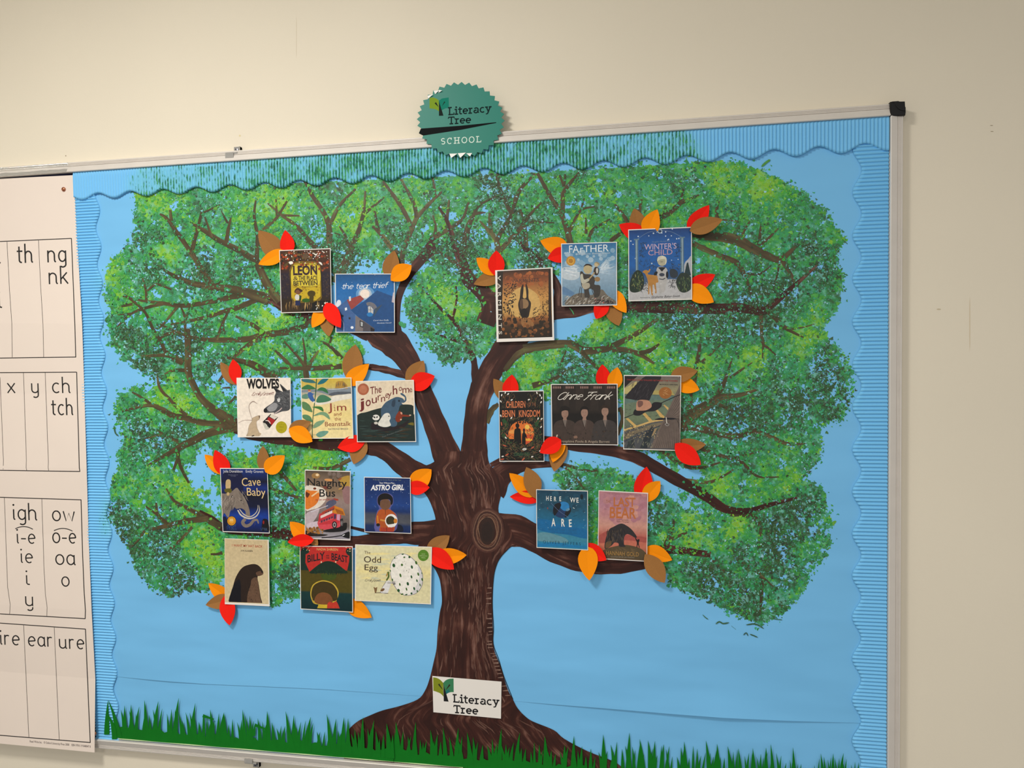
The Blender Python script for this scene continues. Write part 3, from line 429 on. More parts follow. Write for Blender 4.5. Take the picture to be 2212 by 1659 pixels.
TW = [
 ([(797, 792), (834, 799), (880, 812)], [13, 15, 16]), ([(740, 793), (797, 792)], [12, 13]), ([(1028, 830), (1023, 777), (1009, 749), (985, 700), (961, 676), (929, 642), (912, 618)], [18, 13, 11, 9, 7, 5, 3]), ([(977, 690), (986, 652), (985, 618)], [6, 5, 4]), ([(997, 741), (965, 729), (936, 719)], [6, 5, 3]),
 ([(1077, 873), (1062, 886), (1048, 912)], [9, 13, 18]), ([(1435, 1186), (1446, 1160), (1458, 1120)], [13, 11, 4]), ([(1450, 1165), (1475, 1154), (1500, 1144)], [8, 6, 3]), ([(1520, 1192), (1553, 1222), (1565, 1235)], [9, 6, 3]), ([(1590, 1206), (1620, 1225), (1642, 1242), (1646, 1270), (1642, 1322)], [5, 7, 8, 8, 5]), ([(1642, 1242), (1672, 1268)], [6, 2]),
 ([(1217, 1003), (1269, 1017), (1290, 1016)], [7, 5, 3]), ([(1221, 1010), (1245, 1035), (1262, 1058)], [6, 5, 4]), ([(1474, 1036), (1529, 1042), (1565, 1027), (1589, 1011)], [9, 7, 5, 3]), ([(1577, 1108), (1619, 1113), (1640, 1129), (1643, 1150), (1637, 1173)], [14, 12, 9, 6, 3]),
 ([(1425, 970), (1455, 992), (1486, 1009), (1517, 1010), (1562, 997)], [10, 9, 8, 6, 3]), ([(1500, 962), (1553, 983), (1589, 989), (1640, 975)], [10, 8, 7, 3]), ([(1592, 990), (1616, 1011), (1640, 1030), (1691, 1030)], [8, 7, 5, 2]), ([(1465, 924), (1505, 924), (1553, 938), (1589, 942), (1625, 932), (1657, 910)], [16, 15, 13, 11, 8, 4]), ([(1631, 932), (1661, 941), (1691, 956), (1716, 960), (1742, 957)], [9, 9, 8, 7, 3]),
 ([(1465, 918), (1512, 885), (1540, 868), (1557, 858), (1599, 853), (1634, 842)], [24, 22, 18, 13, 9, 5]), ([(1553, 874), (1581, 887), (1610, 903)], [8, 6, 3]), ([(1547, 860), (1564, 827), (1569, 813), (1582, 774)], [13, 9, 7, 3]), ([(1577, 816), (1600, 800), (1625, 783)], [6, 5, 2]), ([(1490, 892), (1492, 850)], [11, 8]), ([(1503, 797), (1510, 760), (1512, 733)], [9, 8, 6]), ([(1512, 785), (1534, 766), (1556, 745)], [6, 5, 3]), ([(1503, 800), (1500, 830)], [8, 8]),
 ([(1644, 675), (1647, 738), (1660, 752), (1676, 767)], [9, 6, 5, 3]), ([(1649, 742), (1647, 774)], [5, 3]), ([(1661, 674), (1677, 690), (1701, 711), (1736, 729)], [12, 10, 8, 3]), ([(1710, 711), (1735, 707), (1759, 700)], [4, 3, 2]), ([(1557, 672), (1590, 690)], [8, 4]),
 ([(1494, 505), (1520, 510), (1568, 513), (1600, 522), (1624, 536), (1655, 551), (1686, 560), (1720, 531)], [10, 15, 22, 22, 20, 16, 13, 6]), ([(1689, 562), (1713, 601), (1716, 622)], [10, 7, 4]), ([(1640, 530), (1642, 505), (1644, 483)], [8, 6, 3]), ([(1645, 528), (1665, 510), (1682, 493)], [7, 5, 2]), ([(1600, 515), (1614, 487), (1624, 473)], [5, 4, 2]), ([(1684, 567), (1678, 597), (1669, 627)], [5, 4, 2]),
 ([(1494, 525), (1520, 537), (1556, 553), (1592, 568), (1609, 597), (1624, 638)], [12, 12, 12, 12, 9, 4]), ([(1612, 591), (1640, 592), (1665, 575)], [5, 5, 2]), ([(1550, 478), (1548, 455), (1553, 431)], [10, 7, 4]), ([(1555, 474), (1596, 478)], [4, 2]), ([(1395, 500), (1425, 471), (1443, 462), (1461, 447), (1472, 432), (1477, 403)], [13, 12, 11, 10, 9, 4]), ([(1471, 438), (1497, 427), (1510, 421)], [8, 5, 3]), ([(1380, 460), (1387, 423)], [9, 4]), ([(1362, 495), (1350, 470), (1328, 441)], [11, 8, 5]),
 ([(1270, 520), (1280, 497), (1300, 484), (1318, 473)], [8, 7, 5, 3]), ([(1318, 521), (1345, 501), (1360, 492)], [9, 9, 8]), ([(1266, 505), (1266, 490), (1265, 470)], [7, 5, 3]),
 ([(1076, 556), (1072, 519), (1054, 497), (1036, 477)], [13, 11, 8, 3]), ([(1061, 503), (1058, 480), (1058, 459)], [9, 7, 5]), ([(1073, 520), (1086, 494), (1103, 468), (1115, 428), (1127, 405), (1156, 375)], [10, 9, 9, 9, 8, 6]), ([(1104, 460), (1090, 432), (1074, 388), (1078, 366)], [9, 8, 7, 5]), ([(1077, 545), (1101, 519), (1124, 494), (1141, 468), (1170, 437)], [11, 10, 9, 7, 3]), ([(1124, 452), (1132, 479), (1137, 532)], [4, 7, 10]), ([(1144, 479), (1197, 481)], [6, 2]),
 ([(1232, 528), (1227, 504), (1220, 483), (1211, 459), (1188, 423), (1173, 396), (1161, 374)], [14, 13, 11, 10, 9, 8, 7]), ([(1216, 460), (1216, 421), (1227, 401), (1251, 372)], [10, 9, 8, 4]), ([(1218, 403), (1209, 378)], [6, 4]), ([(1219, 402), (1221, 375)], [5, 3]), ([(1229, 503), (1244, 470), (1258, 452), (1285, 446)], [8, 6, 5, 3]), ([(1254, 456), (1262, 428)], [5, 3]),
 ([(1000, 560), (1005, 519), (1012, 488), (1023, 465), (1036, 443), (1077, 421)], [16, 14, 12, 8, 6, 3]), ([(1020, 464), (1034, 460), (1049, 459)], [5, 7, 2]), ([(965, 475), (970, 432)], [8, 5]), ([(905, 566), (920, 560), (942, 545), (965, 554), (998, 580)], [7, 6, 7, 7, 9]), ([(930, 525), (945, 508), (957, 502), (998, 474), (1012, 437)], [16, 12, 9, 7, 4]), ([(938, 510), (941, 490), (935, 465)], [7, 6, 3]),
 ([(867, 572), (871, 542), (882, 513), (891, 492), (902, 468), (931, 436), (960, 409)], [12, 11, 10, 10, 9, 7, 4]), ([(891, 497), (884, 479), (867, 447), (849, 421), (827, 391)], [10, 9, 9, 8, 5]), ([(900, 470), (893, 438), (866, 387)], [9, 8, 5]), ([(942, 427), (934, 380)], [6, 4]), ([(858, 550), (817, 499), (804, 489)], [12, 9, 5]), ([(817, 499), (808, 450)], [8, 4]),
 ([(728, 612), (738, 585), (750, 560), (760, 532), (772, 505), (780, 480), (787, 446), (789, 412)], [22, 20, 17, 13, 10, 8, 6, 4]), ([(753, 532), (745, 508), (733, 489)], [7, 6, 3]), ([(750, 520), (735, 508), (722, 503)], [5, 4, 2]), ([(784, 463), (805, 447), (830, 426)], [7, 6, 3]), ([(712, 540), (710, 486), (696, 454), (676, 425), (665, 403), (649, 376)], [13, 12, 10, 9, 8, 6]), ([(713, 484), (734, 443), (768, 408)], [9, 7, 4]),
 ([(682, 536), (661, 512), (638, 486), (611, 467), (578, 439)], [12, 10, 8, 6, 3]), ([(563, 500), (596, 472), (620, 434)], [7, 6, 4]), ([(609, 465), (647, 466)], [6, 3]), ([(598, 466), (596, 430)], [5, 3]),
 ([(605, 650), (580, 619), (562, 583), (553, 563), (538, 554), (507, 536), (471, 518), (430, 491), (415, 484)], [20, 18, 16, 15, 13, 12, 11, 9, 4]), ([(554, 563), (556, 513), (549, 466), (553, 428)], [10, 8, 6, 3]), ([(563, 502), (590, 474)], [6, 4]), ([(489, 524), (493, 495), (500, 465)], [9, 7, 3]), ([(492, 482), (478, 456)], [5, 2]), ([(457, 513), (450, 490), (442, 468)], [7, 5, 3]), ([(415, 540), (428, 489), (437, 451)], [9, 7, 4]),
 ([(460, 620), (440, 590), (415, 549), (381, 500), (359, 471), (345, 462)], [15, 13, 11, 9, 7, 4]), ([(370, 477), (367, 453)], [8, 5]), ([(437, 460), (455, 452), (475, 442)], [4, 4, 3]), ([(580, 646), (544, 636), (507, 626), (453, 619), (417, 612), (381, 598), (354, 583)], [26, 22, 17, 14, 12, 9, 5]), ([(316, 650), (315, 628), (308, 601)], [6, 5, 3]), ([(318, 628), (335, 615), (350, 617), (370, 625)], [4, 5, 5, 4]), ([(460, 618), (473, 611), (477, 605)], [6, 4, 2]),
 ([(560, 644), (520, 662), (491, 671), (437, 687), (368, 701)], [12, 11, 10, 8, 3]), ([(540, 634), (505, 640), (473, 648), (419, 658), (383, 660), (347, 654), (310, 650), (265, 640)], [14, 12, 10, 9, 9, 7, 5, 3]), ([(352, 656), (318, 664), (283, 678), (252, 707)], [7, 6, 5, 3]), ([(258, 663), (289, 656)], [3, 6]), ([(254, 680), (283, 677)], [2, 4]), ([(268, 636), (292, 654), (314, 676), (332, 714), (347, 736), (359, 761), (394, 783)], [5, 6, 6, 7, 7, 9, 15]), ([(383, 663), (365, 685), (348, 705), (335, 710)], [6, 5, 4, 2]), ([(400, 712), (398, 681), (386, 654)], [6, 5, 3]), ([(402, 690), (410, 660)], [4, 2]),
 ([(337, 740), (357, 723), (383, 719), (401, 725)], [4, 7, 7, 6]), ([(345, 700), (370, 712), (395, 722)], [4, 5, 6]), ([(404, 710), (406, 763), (406, 800), (414, 824), (432, 857), (455, 880), (473, 893), (506, 918)], [12, 14, 15, 14, 14, 17, 20, 30]), ([(300, 770), (365, 768), (395, 784)], [4, 9, 13]), ([(402, 800), (375, 800), (355, 808)], [8, 6, 3]), ([(410, 728), (455, 734), (527, 733), (573, 723), (620, 716), (665, 700), (705, 686)], [7, 10, 12, 13, 14, 14, 14]), ([(500, 776), (537, 745), (573, 726)], [7, 10, 11]), ([(571, 721), (545, 701), (509, 683)], [10, 8, 5]), ([(468, 734), (480, 701), (491, 676)], [6, 6, 5]), ([(485, 720), (480, 700)], [4, 4]),
 ([(597, 820), (570, 803), (545, 787), (516, 779), (490, 772)], [20, 19, 15, 10, 5]), ([(663, 820), (659, 792), (659, 767), (654, 730)], [14, 9, 5, 3]), ([(661, 796), (643, 770), (607, 730)], [8, 6, 3]), ([(664, 794), (676, 775), (688, 757)], [10, 7, 3]), ([(630, 794), (610, 772), (588, 752)], [9, 7, 4]), ([(738, 791), (700, 794), (670, 796), (605, 795)], [12, 11, 10, 5]), ([(739, 774), (713, 748), (695, 738)], [9, 7, 4]), ([(716, 728), (712, 742)], [5, 4]),
 ([(512, 922), (482, 927), (446, 937), (419, 951), (392, 964), (365, 979), (318, 1006)], [20, 18, 17, 16, 15, 9, 4]), ([(500, 917), (437, 913), (401, 903), (374, 898), (347, 883), (325, 875), (292, 881), (263, 889)], [12, 13, 13, 13, 11, 8, 6, 3]), ([(403, 898), (383, 880), (365, 861), (345, 838), (339, 810)], [8, 8, 7, 6, 4]), ([(390, 957), (357, 940), (340, 930)], [9, 6, 3]), ([(383, 967), (384, 988), (374, 1015)], [10, 7, 4]), ([(384, 990), (394, 1017), (408, 1043)], [8, 7, 5]), ([(310, 948), (350, 938)], [2, 4]), ([(325, 872), (300, 855), (285, 847)], [6, 5, 3]),
 ([(478, 1139), (448, 1122), (405, 1098), (377, 1083), (359, 1055)], [16, 13, 9, 7, 3]), ([(450, 1120), (405, 1125), (372, 1133), (328, 1143)], [13, 12, 11, 7]), ([(363, 1132), (342, 1114), (337, 1086)], [9, 7, 4]), ([(345, 1116), (315, 1094)], [6, 3]), ([(415, 1138), (394, 1162), (368, 1186)], [6, 6, 7]), ([(312, 1146), (300, 1165), (285, 1180)], [5, 4, 3]), ([(455, 1197), (468, 1197), (480, 1194)], [4, 5, 7]),
 ([(582, 1054), (623, 1068), (660, 1080)], [5, 6, 7]), ([(600, 1016), (618, 1034), (640, 1060)], [9, 8, 5]), ([(757, 992), (732, 1005), (710, 1012), (676, 1010)], [9, 8, 7, 5]), ([(737, 1004), (737, 1018)], [6, 5]), ([(1160, 748), (1120, 765), (1090, 800)], [16, 14, 10]), ([(1130, 752), (1160, 748), (1196, 744), (1232, 743), (1261, 757), (1305, 754), (1332, 743), (1377, 719), (1422, 688)], [16, 20, 18, 16, 17, 14, 12, 10, 6]),
 ([(1322, 756), (1350, 755), (1381, 765), (1413, 785)], [10, 11, 10, 5]), ([(1382, 763), (1404, 757), (1424, 743)], [10, 9, 4]), ([(1257, 760), (1276, 781), (1294, 798)], [10, 8, 6]), ([(1150, 833), (1196, 819), (1223, 799)], [12, 8, 4]), ([(1211, 787), (1223, 757)], [5, 3]), ([(497, 837), (480, 838)], [4, 2]), ([(510, 856), (494, 872)], [6, 3]), ([(485, 806), (472, 824)], [6, 4]), ([(1338, 880), (1345, 900), (1335, 940)], [10, 8, 6]),
 ([(1100, 1400), (1105, 1400)], [1, 1]),
]
for p, w_ in TW[:-1]: branch(p, w_, 'branch')
# knot, dark right rim and pale streaks of the trunk
kn = MB(); t = np.linspace(0, 2 * PI, 25)
for i, (rx, ry, c, wd) in enumerate([(33, 45, (88, 52, 40), 7), (27, 38, (60, 30, 22), 6), (22, 33, (96, 60, 44), 3.5), (30, 43, (118, 86, 68), 1.6), (24, 36, (124, 92, 72), 1.4), (36, 47, (70, 36, 28), 2.5), (20, 29, (128, 96, 74), 1.6)]):
    kn.rib(np.c_[1053 + rx * np.cos(t) + 1.5 * np.sin(3 * t + i), 1146 + ry * np.sin(t)], wd, 0.0019 + i * 8e-6, c)
kn.poly(np.c_[1052 + 17 * np.cos(t[:-1]), 1147 + 30 * np.sin(t[:-1])], 0.00198, (44, 22, 14))
kn.poly(np.c_[1052 + 12 * np.cos(t[:-1]), 1149 + 22 * np.sin(t[:-1])], 0.00199, (36, 18, 12))
child(kn.build('knot', mat('knot_paint', attr=True, rough=.5, noise=.18, nscale=260)), tree)['label'] = 'oval knot hole with pale rings'
st = MB(); rr = random.Random(3)
for i in range(300):
    y = rr.uniform(1010, 1600); k = np.interp(y, [r[0] for r in rows][::-1], range(len(rows))[::-1]); 
    xl = np.interp(y, [r[0] for r in rows][::-1], [r[1] for r in rows][::-1]); xr = np.interp(y, [r[0] for r in rows][::-1], [r[2] for r in rows][::-1])
    f = rr.uniform(.12, .93) if rr.random() < .6 else rr.uniform(.6, .93); ln = rr.uniform(10, 42); P0 = []
    for q in range(5):
        yy = y - ln * q / 4; a = np.interp(yy, [r[0] for r in rows][::-1], [r[1] for r in rows][::-1]); b = np.interp(yy, [r[0] for r in rows][::-1], [r[2] for r in rows][::-1])
        P0.append((a + (b - a) * f + rr.uniform(-1, 1), yy))
    if any((x_ - 1053) ** 2 / 38 ** 2 + (y_ - 1146) ** 2 / 50 ** 2 < 1 for x_, y_ in P0): continue
    g = rr.random(); st.rib(P0, [.3, rr.uniform(1.2, 3.6), rr.uniform(1, 3), rr.uniform(.8, 2.2), .3], 0.00182 + i * 4e-7, (82 + 34 * g, 52 + 30 * g, 43 + 26 * g))
edge_r = smooth([(1114, 1178), (1102, 1182), (1082, 1203), (1072, 1222), (1066, 1250), (1063.5, 1303), (1066, 1355), (1065.5, 1391), (1077, 1424), (1089, 1463), (1108, 1511)], 5)
st.rib(edge_r, 1.5, 0.002, (20, 14, 14))
for i in range(60):                                                   # pale rungs beside the right rim
    q = edge_r[int(rr.uniform(22, len(edge_r) - 1))]; st.rib([(q[0] - rr.uniform(10, 14), q[1] + 1), (q[0] - 2.5, q[1] + rr.uniform(-1, 2))], rr.uniform(.8, 1.8), 0.00195 + i * 4e-7, (140, 112, 98))
for p, wd in [([(940, 1290), (905, 1180)], 0)]: pass
child(st.build('bark_streak', mat('streak_paint', attr=True, rough=.45, noise=.15, nscale=300)), tree)['kind'] = 'stuff'
bpy.data.objects['bark_streak']['label'] = 'pale brown brush streaks'
ov = edge_r
def wash(d0):
    """soft sponged under-painting: an irregular flat skin of small cells with gaps where the paper shows"""
    c = 3.2; xs = np.arange(216, 1856, c); ys = np.arange(318, 1372, c); X, Y = np.meshgrid(xs, ys); r = np.random.default_rng(77)
    def n_(cell, seed):
        q = np.random.default_rng(seed).random((int(1700 / cell) + 3, int(2300 / cell) + 3)); a = X / cell; b = Y / cell; i = a.astype(int); j = b.astype(int); f = a - i; g = b - j; f = f * f * (3 - 2 * f); g = g * g * (3 - 2 * g)
        return (q[j, i] * (1 - f) + q[j, i + 1] * f) * (1 - g) + (q[j + 1, i] * (1 - f) + q[j + 1, i + 1] * f) * g
    D = sample(dens, X, Y); dk = sample(dark, X, Y); lm = sample(lime, X, Y); tl = n_(50, 4); sp = (n_(6.5, 1) - .5) * 1.15 + (n_(15, 2) - .5) * .8 + (n_(34, 3) - .5) * .5
    m = (D * 1.12 - dk * .26 + sp * (1 - lm * .5) > .52) & (D > .1) & ~under_border(X, Y + 2)
    v = .5 + (n_(6, 11) - .5) * .5 + (n_(13, 12) - .5) * .55 + (n_(28, 13) - .5) * .6 - dk * .55 + lm * .55
    pal = np.array([(46, 78, 42), (52, 108, 58), (42, 138, 78), (52, 154, 70), (74, 168, 58), (104, 180, 46), (132, 192, 46)], float); t = np.clip(v, 0, .999) * 6; k = t.astype(int); f = (t - k)[..., None]; C = pal[k] * (1 - f) + pal[np.minimum(k + 1, 6)] * f
    te = np.clip((tl - .45) * 2.2, 0, 1)[..., None] * np.clip(1 - lm, 0, 1)[..., None]; C = C * (1 - te * .5) + np.array((52, 158, 112)) * te * .5
    pl = np.clip((n_(5, 21) * .6 + n_(10, 22) * .6 - .64) * 4, 0, .85)[..., None] * (.6 + .4 * dk)[..., None]; C = C * (1 - pl) + np.array((128, 198, 196)) * pl
    P2 = np.stack([X + r.normal(0, .9, X.shape), Y + r.normal(0, .9, X.shape)], -1).reshape(-1, 2); h, w_ = X.shape; idx = np.arange(h * w_).reshape(h, w_)
    q = (m[:-1, :-1].astype(int) + m[1:, :-1] + m[:-1, 1:] + m[1:, 1:]) >= 3; F4 = np.stack([idx[:-1, :-1][q], idx[1:, :-1][q], idx[1:, 1:][q], idx[:-1, 1:][q]], 1)
    use, inv = np.unique(F4, return_inverse=True); F4 = inv.reshape(-1, 4); V = PA(P2[use], d0); Cc = lin(C.reshape(-1, 3)[use])
    me = bpy.data.meshes.new('foliage'); me.vertices.add(len(V)); me.vertices.foreach_set('co', V.astype(np.float32).ravel()); me.loops.add(F4.size); me.loops.foreach_set('vertex_index', F4.astype(np.int32).ravel()); me.polygons.add(len(F4)); me.polygons.foreach_set('loop_start', np.arange(len(F4), dtype=np.int32) * 4); me.update(calc_edges=True)
    a = me.color_attributes.new('Col', 'FLOAT_COLOR', 'POINT'); a.data.foreach_set('color', np.c_[Cc, np.ones(len(Cc))].astype(np.float32).ravel()); me.materials.append(M_paint)
    o = bpy.data.objects.new('foliage', me); COL.objects.link(o); child(o, tree); o['kind'] = 'stuff'; o['label'] = 'soft sponged green under-painting of the crown'; return o
wash(0.00095)
def col_near(x, y, r, n):
    dk = sample(dark, x, y); lm = sample(lime, x, y); t = .46 + .2 * r.normal(0, 1, n) - dk * .45 + lm * .45
    c = mixc([(48, 80, 44), (54, 110, 58), (44, 138, 80), (52, 152, 68), (76, 168, 56), (106, 182, 46), (134, 194, 46)], t, r, n, 7); u = (r.random(n) < .22 * (1 - lm))[:, None]; return np.where(u, mixc([(48, 150, 104), (70, 168, 124)], r.random(n), r, n, 7), c)
o1 = dab_object('foliage', [dabs(17000, 4, 13, col_near, 0.0011, 1.3, .16, 2, 5, comma=1.3), dabs(5000, 3, 9, col_near, 0.0011, .7, .13, 22, 6, comma=1.3, filt=(1 - np.abs(edge * 2 - 1)) ** 1.2), dabs(4200, 2.5, 7, col_pale, 0.0012, 1.0, .2, 5, 2, filt=.04 + (vnoise(30, 21) ** 2) * (.3 + dark), comma=1.6)], tree)
o1['label'] = 'green painted foliage behind the branches'
o2 = dab_object('foliage', [dabs(10500, 3, 10, col_near, 0.0019, 1.3, .2, 3, 4, comma=1.3, filt=.05 + .9 * (vnoise(38, 31) ** 2.2) + .3 * dark), dabs(6000, 2.5, 8, lambda x, y, r, n: mixc([(40, 62, 38), (56, 84, 44), (62, 100, 54)], r.random(n), r, n, 6), 0.002, 1.1, .1, 6, 4, filt=.02 + dark ** 2.2 * (.2 + vnoise(20, 61) ** 2), comma=1.6), dabs(1500, 2, 6, col_pale, 0.0021, 1.0, .2, 12, 2, filt=.02 + dark * vnoise(24, 41) ** 2, comma=1.6)], tree)
o2['label'] = 'green leaf dabs over the branches'
sm = MB()
for p, w_, c_ in [([(1518, 1328), (1524, 1334), (1530, 1338)], 2, (60, 110, 84)), ([(1546, 1348), (1554, 1343), (1562, 1347), (1575, 1345)], 3, (54, 96, 60)), ([(1580, 1352), (1590, 1360)], 1.5, (70, 120, 90)), ([(1606, 1372), (1612, 1367), (1616, 1374)], 2.5, (50, 86, 70)), ([(1620, 1370), (1628, 1373), (1637, 1377)], 2.5, (56, 96, 70)), ([(1668, 1336), (1680, 1338), (1690, 1339)], 2, (56, 110, 60)), ([(1612, 1350), (1632, 1348), (1650, 1358)], 3, (52, 92, 56)),
                 ([(1645, 360), (1656, 350), (1664, 345)], 5, (76, 150, 60)), ([(246, 920), (249, 935), (256, 942)], 3, (50, 90, 60)), ([(862, 696), (870, 702), (876, 706)], 9, (50, 150, 90)), ([(1230, 665), (1236, 672), (1240, 680)], 2, (60, 160, 90)), ([(1258, 712), (1266, 724)], 3, (40, 120, 100)), ([(882, 711), (890, 712)], 3, (90, 80, 80))]: sm.rib(smooth(p, 3), [w_ * .4] + [w_] * (len(smooth(p, 3)) - 2) + [w_ * .3], .0022, c_)
child(sm.build('foliage', M_paint), tree)['label'] = 'stray green brush marks outside the crown'; bpy.data.objects['foliage.003']['kind'] = 'stuff'
# ---------------------------------------------------------------- scalloped corrugated borders
paintB = np.zeros(gx.shape)
for p, k in [([(300, 345), (330, 355), (460, 350), (900, 300), (1300, 270), (1480, 275), (1530, 330), (1530, 380), (1100, 420), (300, 440)], .8), ([(520, 330), (950, 320), (1290, 290), (1290, 400), (520, 440)], 1.0), ([(280, 380), (340, 380), (340, 430), (280, 430)], .6),
             ([(205, 600), (225, 600), (228, 625), (210, 625)], .55), ([(222, 1080), (245, 1070), (252, 1150), (226, 1160)], .8), ([(228, 900), (236, 900), (237, 925), (228, 925)], .5), ([(1842, 790), (1850, 790), (1850, 900), (1842, 900)], .5)]:
    m = inside(p); paintB[m] = np.maximum(paintB[m], k)
paintB = blur(paintB, 16) * (.75 + .5 * vnoise(22, 77))
def strip(name, label, NL, NA, fa, fe, pitch, vertical, d0=0.0030, h=0.0021, tshift=0.0):
    """NL points along, NA across; fa(s) position along; fe(a) (inner, outer) limits across at a"""
    V = []; C = []
    for i in range(NL):
        a = fa(i / (NL - 1)); lo, hi = fe(a); g = .5 + .5 * math.cos(2 * PI * a / pitch)
        for j in range(NA + 1):
            t = min(j / (NA - 1), 1); b = lo + (hi - lo) * t; soft = min(1, .35 + (j / (NA - 1)) * 6) if vertical else 1
            wob = .0006 * math.sin(a * 9 + b * 30)
            d = d0 + wob * .4 + h * g * soft if j < NA else .0014
            u, v = (a, b) if vertical else (b, a); V.append((u, -d, ZT - v)); C.append((u, v, g))
    C = np.array(C); px, py = proj(C[:, 0], C[:, 1]); pv = sample(paintB, np.clip(px, 0, 2210), np.clip(py, 0, 1655))
    n = NA + 1; Fs = [[i * n + j, i * n + j + 1, (i + 1) * n + j + 1, (i + 1) * n + j] for i in range(NL - 1) for j in range(NA)]
    me = bpy.data.meshes.new(name); me.from_pydata(V, [], Fs); me.materials.append(M_border)
    a = me.color_attributes.new('Col', 'FLOAT_COLOR', 'POINT'); a.data.foreach_set('color', np.c_[pv, C[:, 2], pv * 0, np.ones(len(pv))].astype(np.float32).ravel())
    me.update(); me.shade_smooth(); o = bpy.data.objects.new(name, me); COL.objects.link(o); tag(o, label, 'border', 'scalloped corrugated borders'); return o
uT0, vT0 = UV(250.6, 428.6); uT1, vT1 = UV(1916, 327); perT = (uT1 - uT0) / 20
def top_e(u):
    k = (u - uT0) / (uT1 - uT0); return (0.0003, vT0 + (vT1 - vT0) * k - (.0066 + .0014 * k) * (1 - math.cos(2 * PI * (u - uT0) / perT)))
uL0, vL0 = UV(217, 454.5); uL1, vL1 = UV(257.4, 1526.6); perL = (vL1 - vL0) / 14
def left_e(v):
    k = (v - vL0) / (vL1 - vL0); return (0.0, uL0 + (uL1 - uL0) * k - .0060 * (1 - math.cos(2 * PI * (v - vL0) / perL)))
uR0, vR0 = UV(1841, 415.7); uR1, vR1 = UV(1840, 1599.5); perR = (vR1 - vR0) / 13
def right_e(v):
    k = (v - vR0) / (vR1 - vR0); return (W_B - .0008, uR0 + (uR1 - uR0) * k + .0080 * (1 - math.cos(2 * PI * (v - vR0) / perR)))
vjL = UV(190, 681)[1]; vjR = UV(1900, 688)[1]
strip('border_strip', 'upper piece of the blue corrugated border on the chart side of the board', 620, 8, lambda s: .036 + (vjL + .012 - .036) * s, left_e, .0068, False, 0.0020, .0030)
strip('border_strip', 'lower piece of the blue corrugated border on the chart side of the board', 1200, 8, lambda s: vjL + (H_B - vjL) * s, left_e, .0068, False, 0.0024, .0030)
strip('border_strip', 'upper piece of the blue corrugated border below the black corner cap', 600, 8, lambda s: .036 + (vjR + .012 - .036) * s, right_e, .0074, False, 0.0020, .0030)
strip('border_strip', 'lower piece of the blue corrugated border on the side of the bare wall', 1000, 8, lambda s: vjR + (H_B - vjR) * s, right_e, .0074, False, 0.0024, .0030)
strip('border_strip', 'long blue corrugated border along the board top, dabbed with green paint', 2300, 13, lambda s: .0002 + (W_B - .0012) * s, top_e, .0068, True, 0.0052, .0026)

# ---------------------------------------------------------------- green paper grass
def yb(x): return 1596.7 + .0836 * (x - 254)
gr = random.Random(12)
tall = {233: 1514, 283: 1522, 312: 1512.5, 342: 1515, 386: 1508, 422: 1519, 454: 1533, 484: 1539, 524: 1533, 577: 1536.5, 617: 1536.5, 635: 1545, 671: 1549}
for x, y in [(706, 1543), (726, 1553), (743, 1550), (752, 1552), (784, 1550), (808, 1556), (835, 1563), (855, 1560), (898, 1560), (930, 1577), (957, 1572), (990, 1573), (1009, 1582), (1083, 1575), (1123, 1583), (1177, 1590), (1240, 1590), (1303, 1587), (1360, 1583), (1382, 1597), (1400, 1600), (1415, 1601), (1434, 1608), (1478, 1602), (1525, 1600), (1549, 1607), (1572, 1612), (1595, 1617), (1626, 1616), (1655, 1615), (1665, 1608), (1713, 1615), (1773, 1628), (1800, 1628), (1822, 1627)]:
    tall[x] = y
def blade(mb, x, tip, w, d, lean=None):
    y0 = yb(x) - 8; lean = gr.uniform(-9, 9) if lean is None else lean; bx = x - lean; n = 7
    c = [(bx + (x - bx) * (i / n) ** 1.7 + 0 * i, y0 + (tip - y0) * i / n) for i in range(n + 1)]; ww = [w * (1 - (i / n) ** 1.6) + .3 for i in range(n + 1)]
    l, r = offs(c, ww); a = PA(np.vstack([l, r]), d); k = len(l); mb.add(a, [[i, i + 1, k + i + 1, k + i] for i in range(k - 1)], (4, 116, 24))
cuts = [(232, 850), (850, 1010), (1010, 1330), (1330, 1562), (1562, 1862)]
names = ['green paper grass strip starting over the corrugated border by the letter chart', 'short green paper grass strip in front of the trunk, under the white logo sign', 'green paper grass strip across the spreading root of the painted tree', 'green paper grass strip just beyond the end of the tree root', 'green paper grass strip ending at the corrugated border by the bare wall']
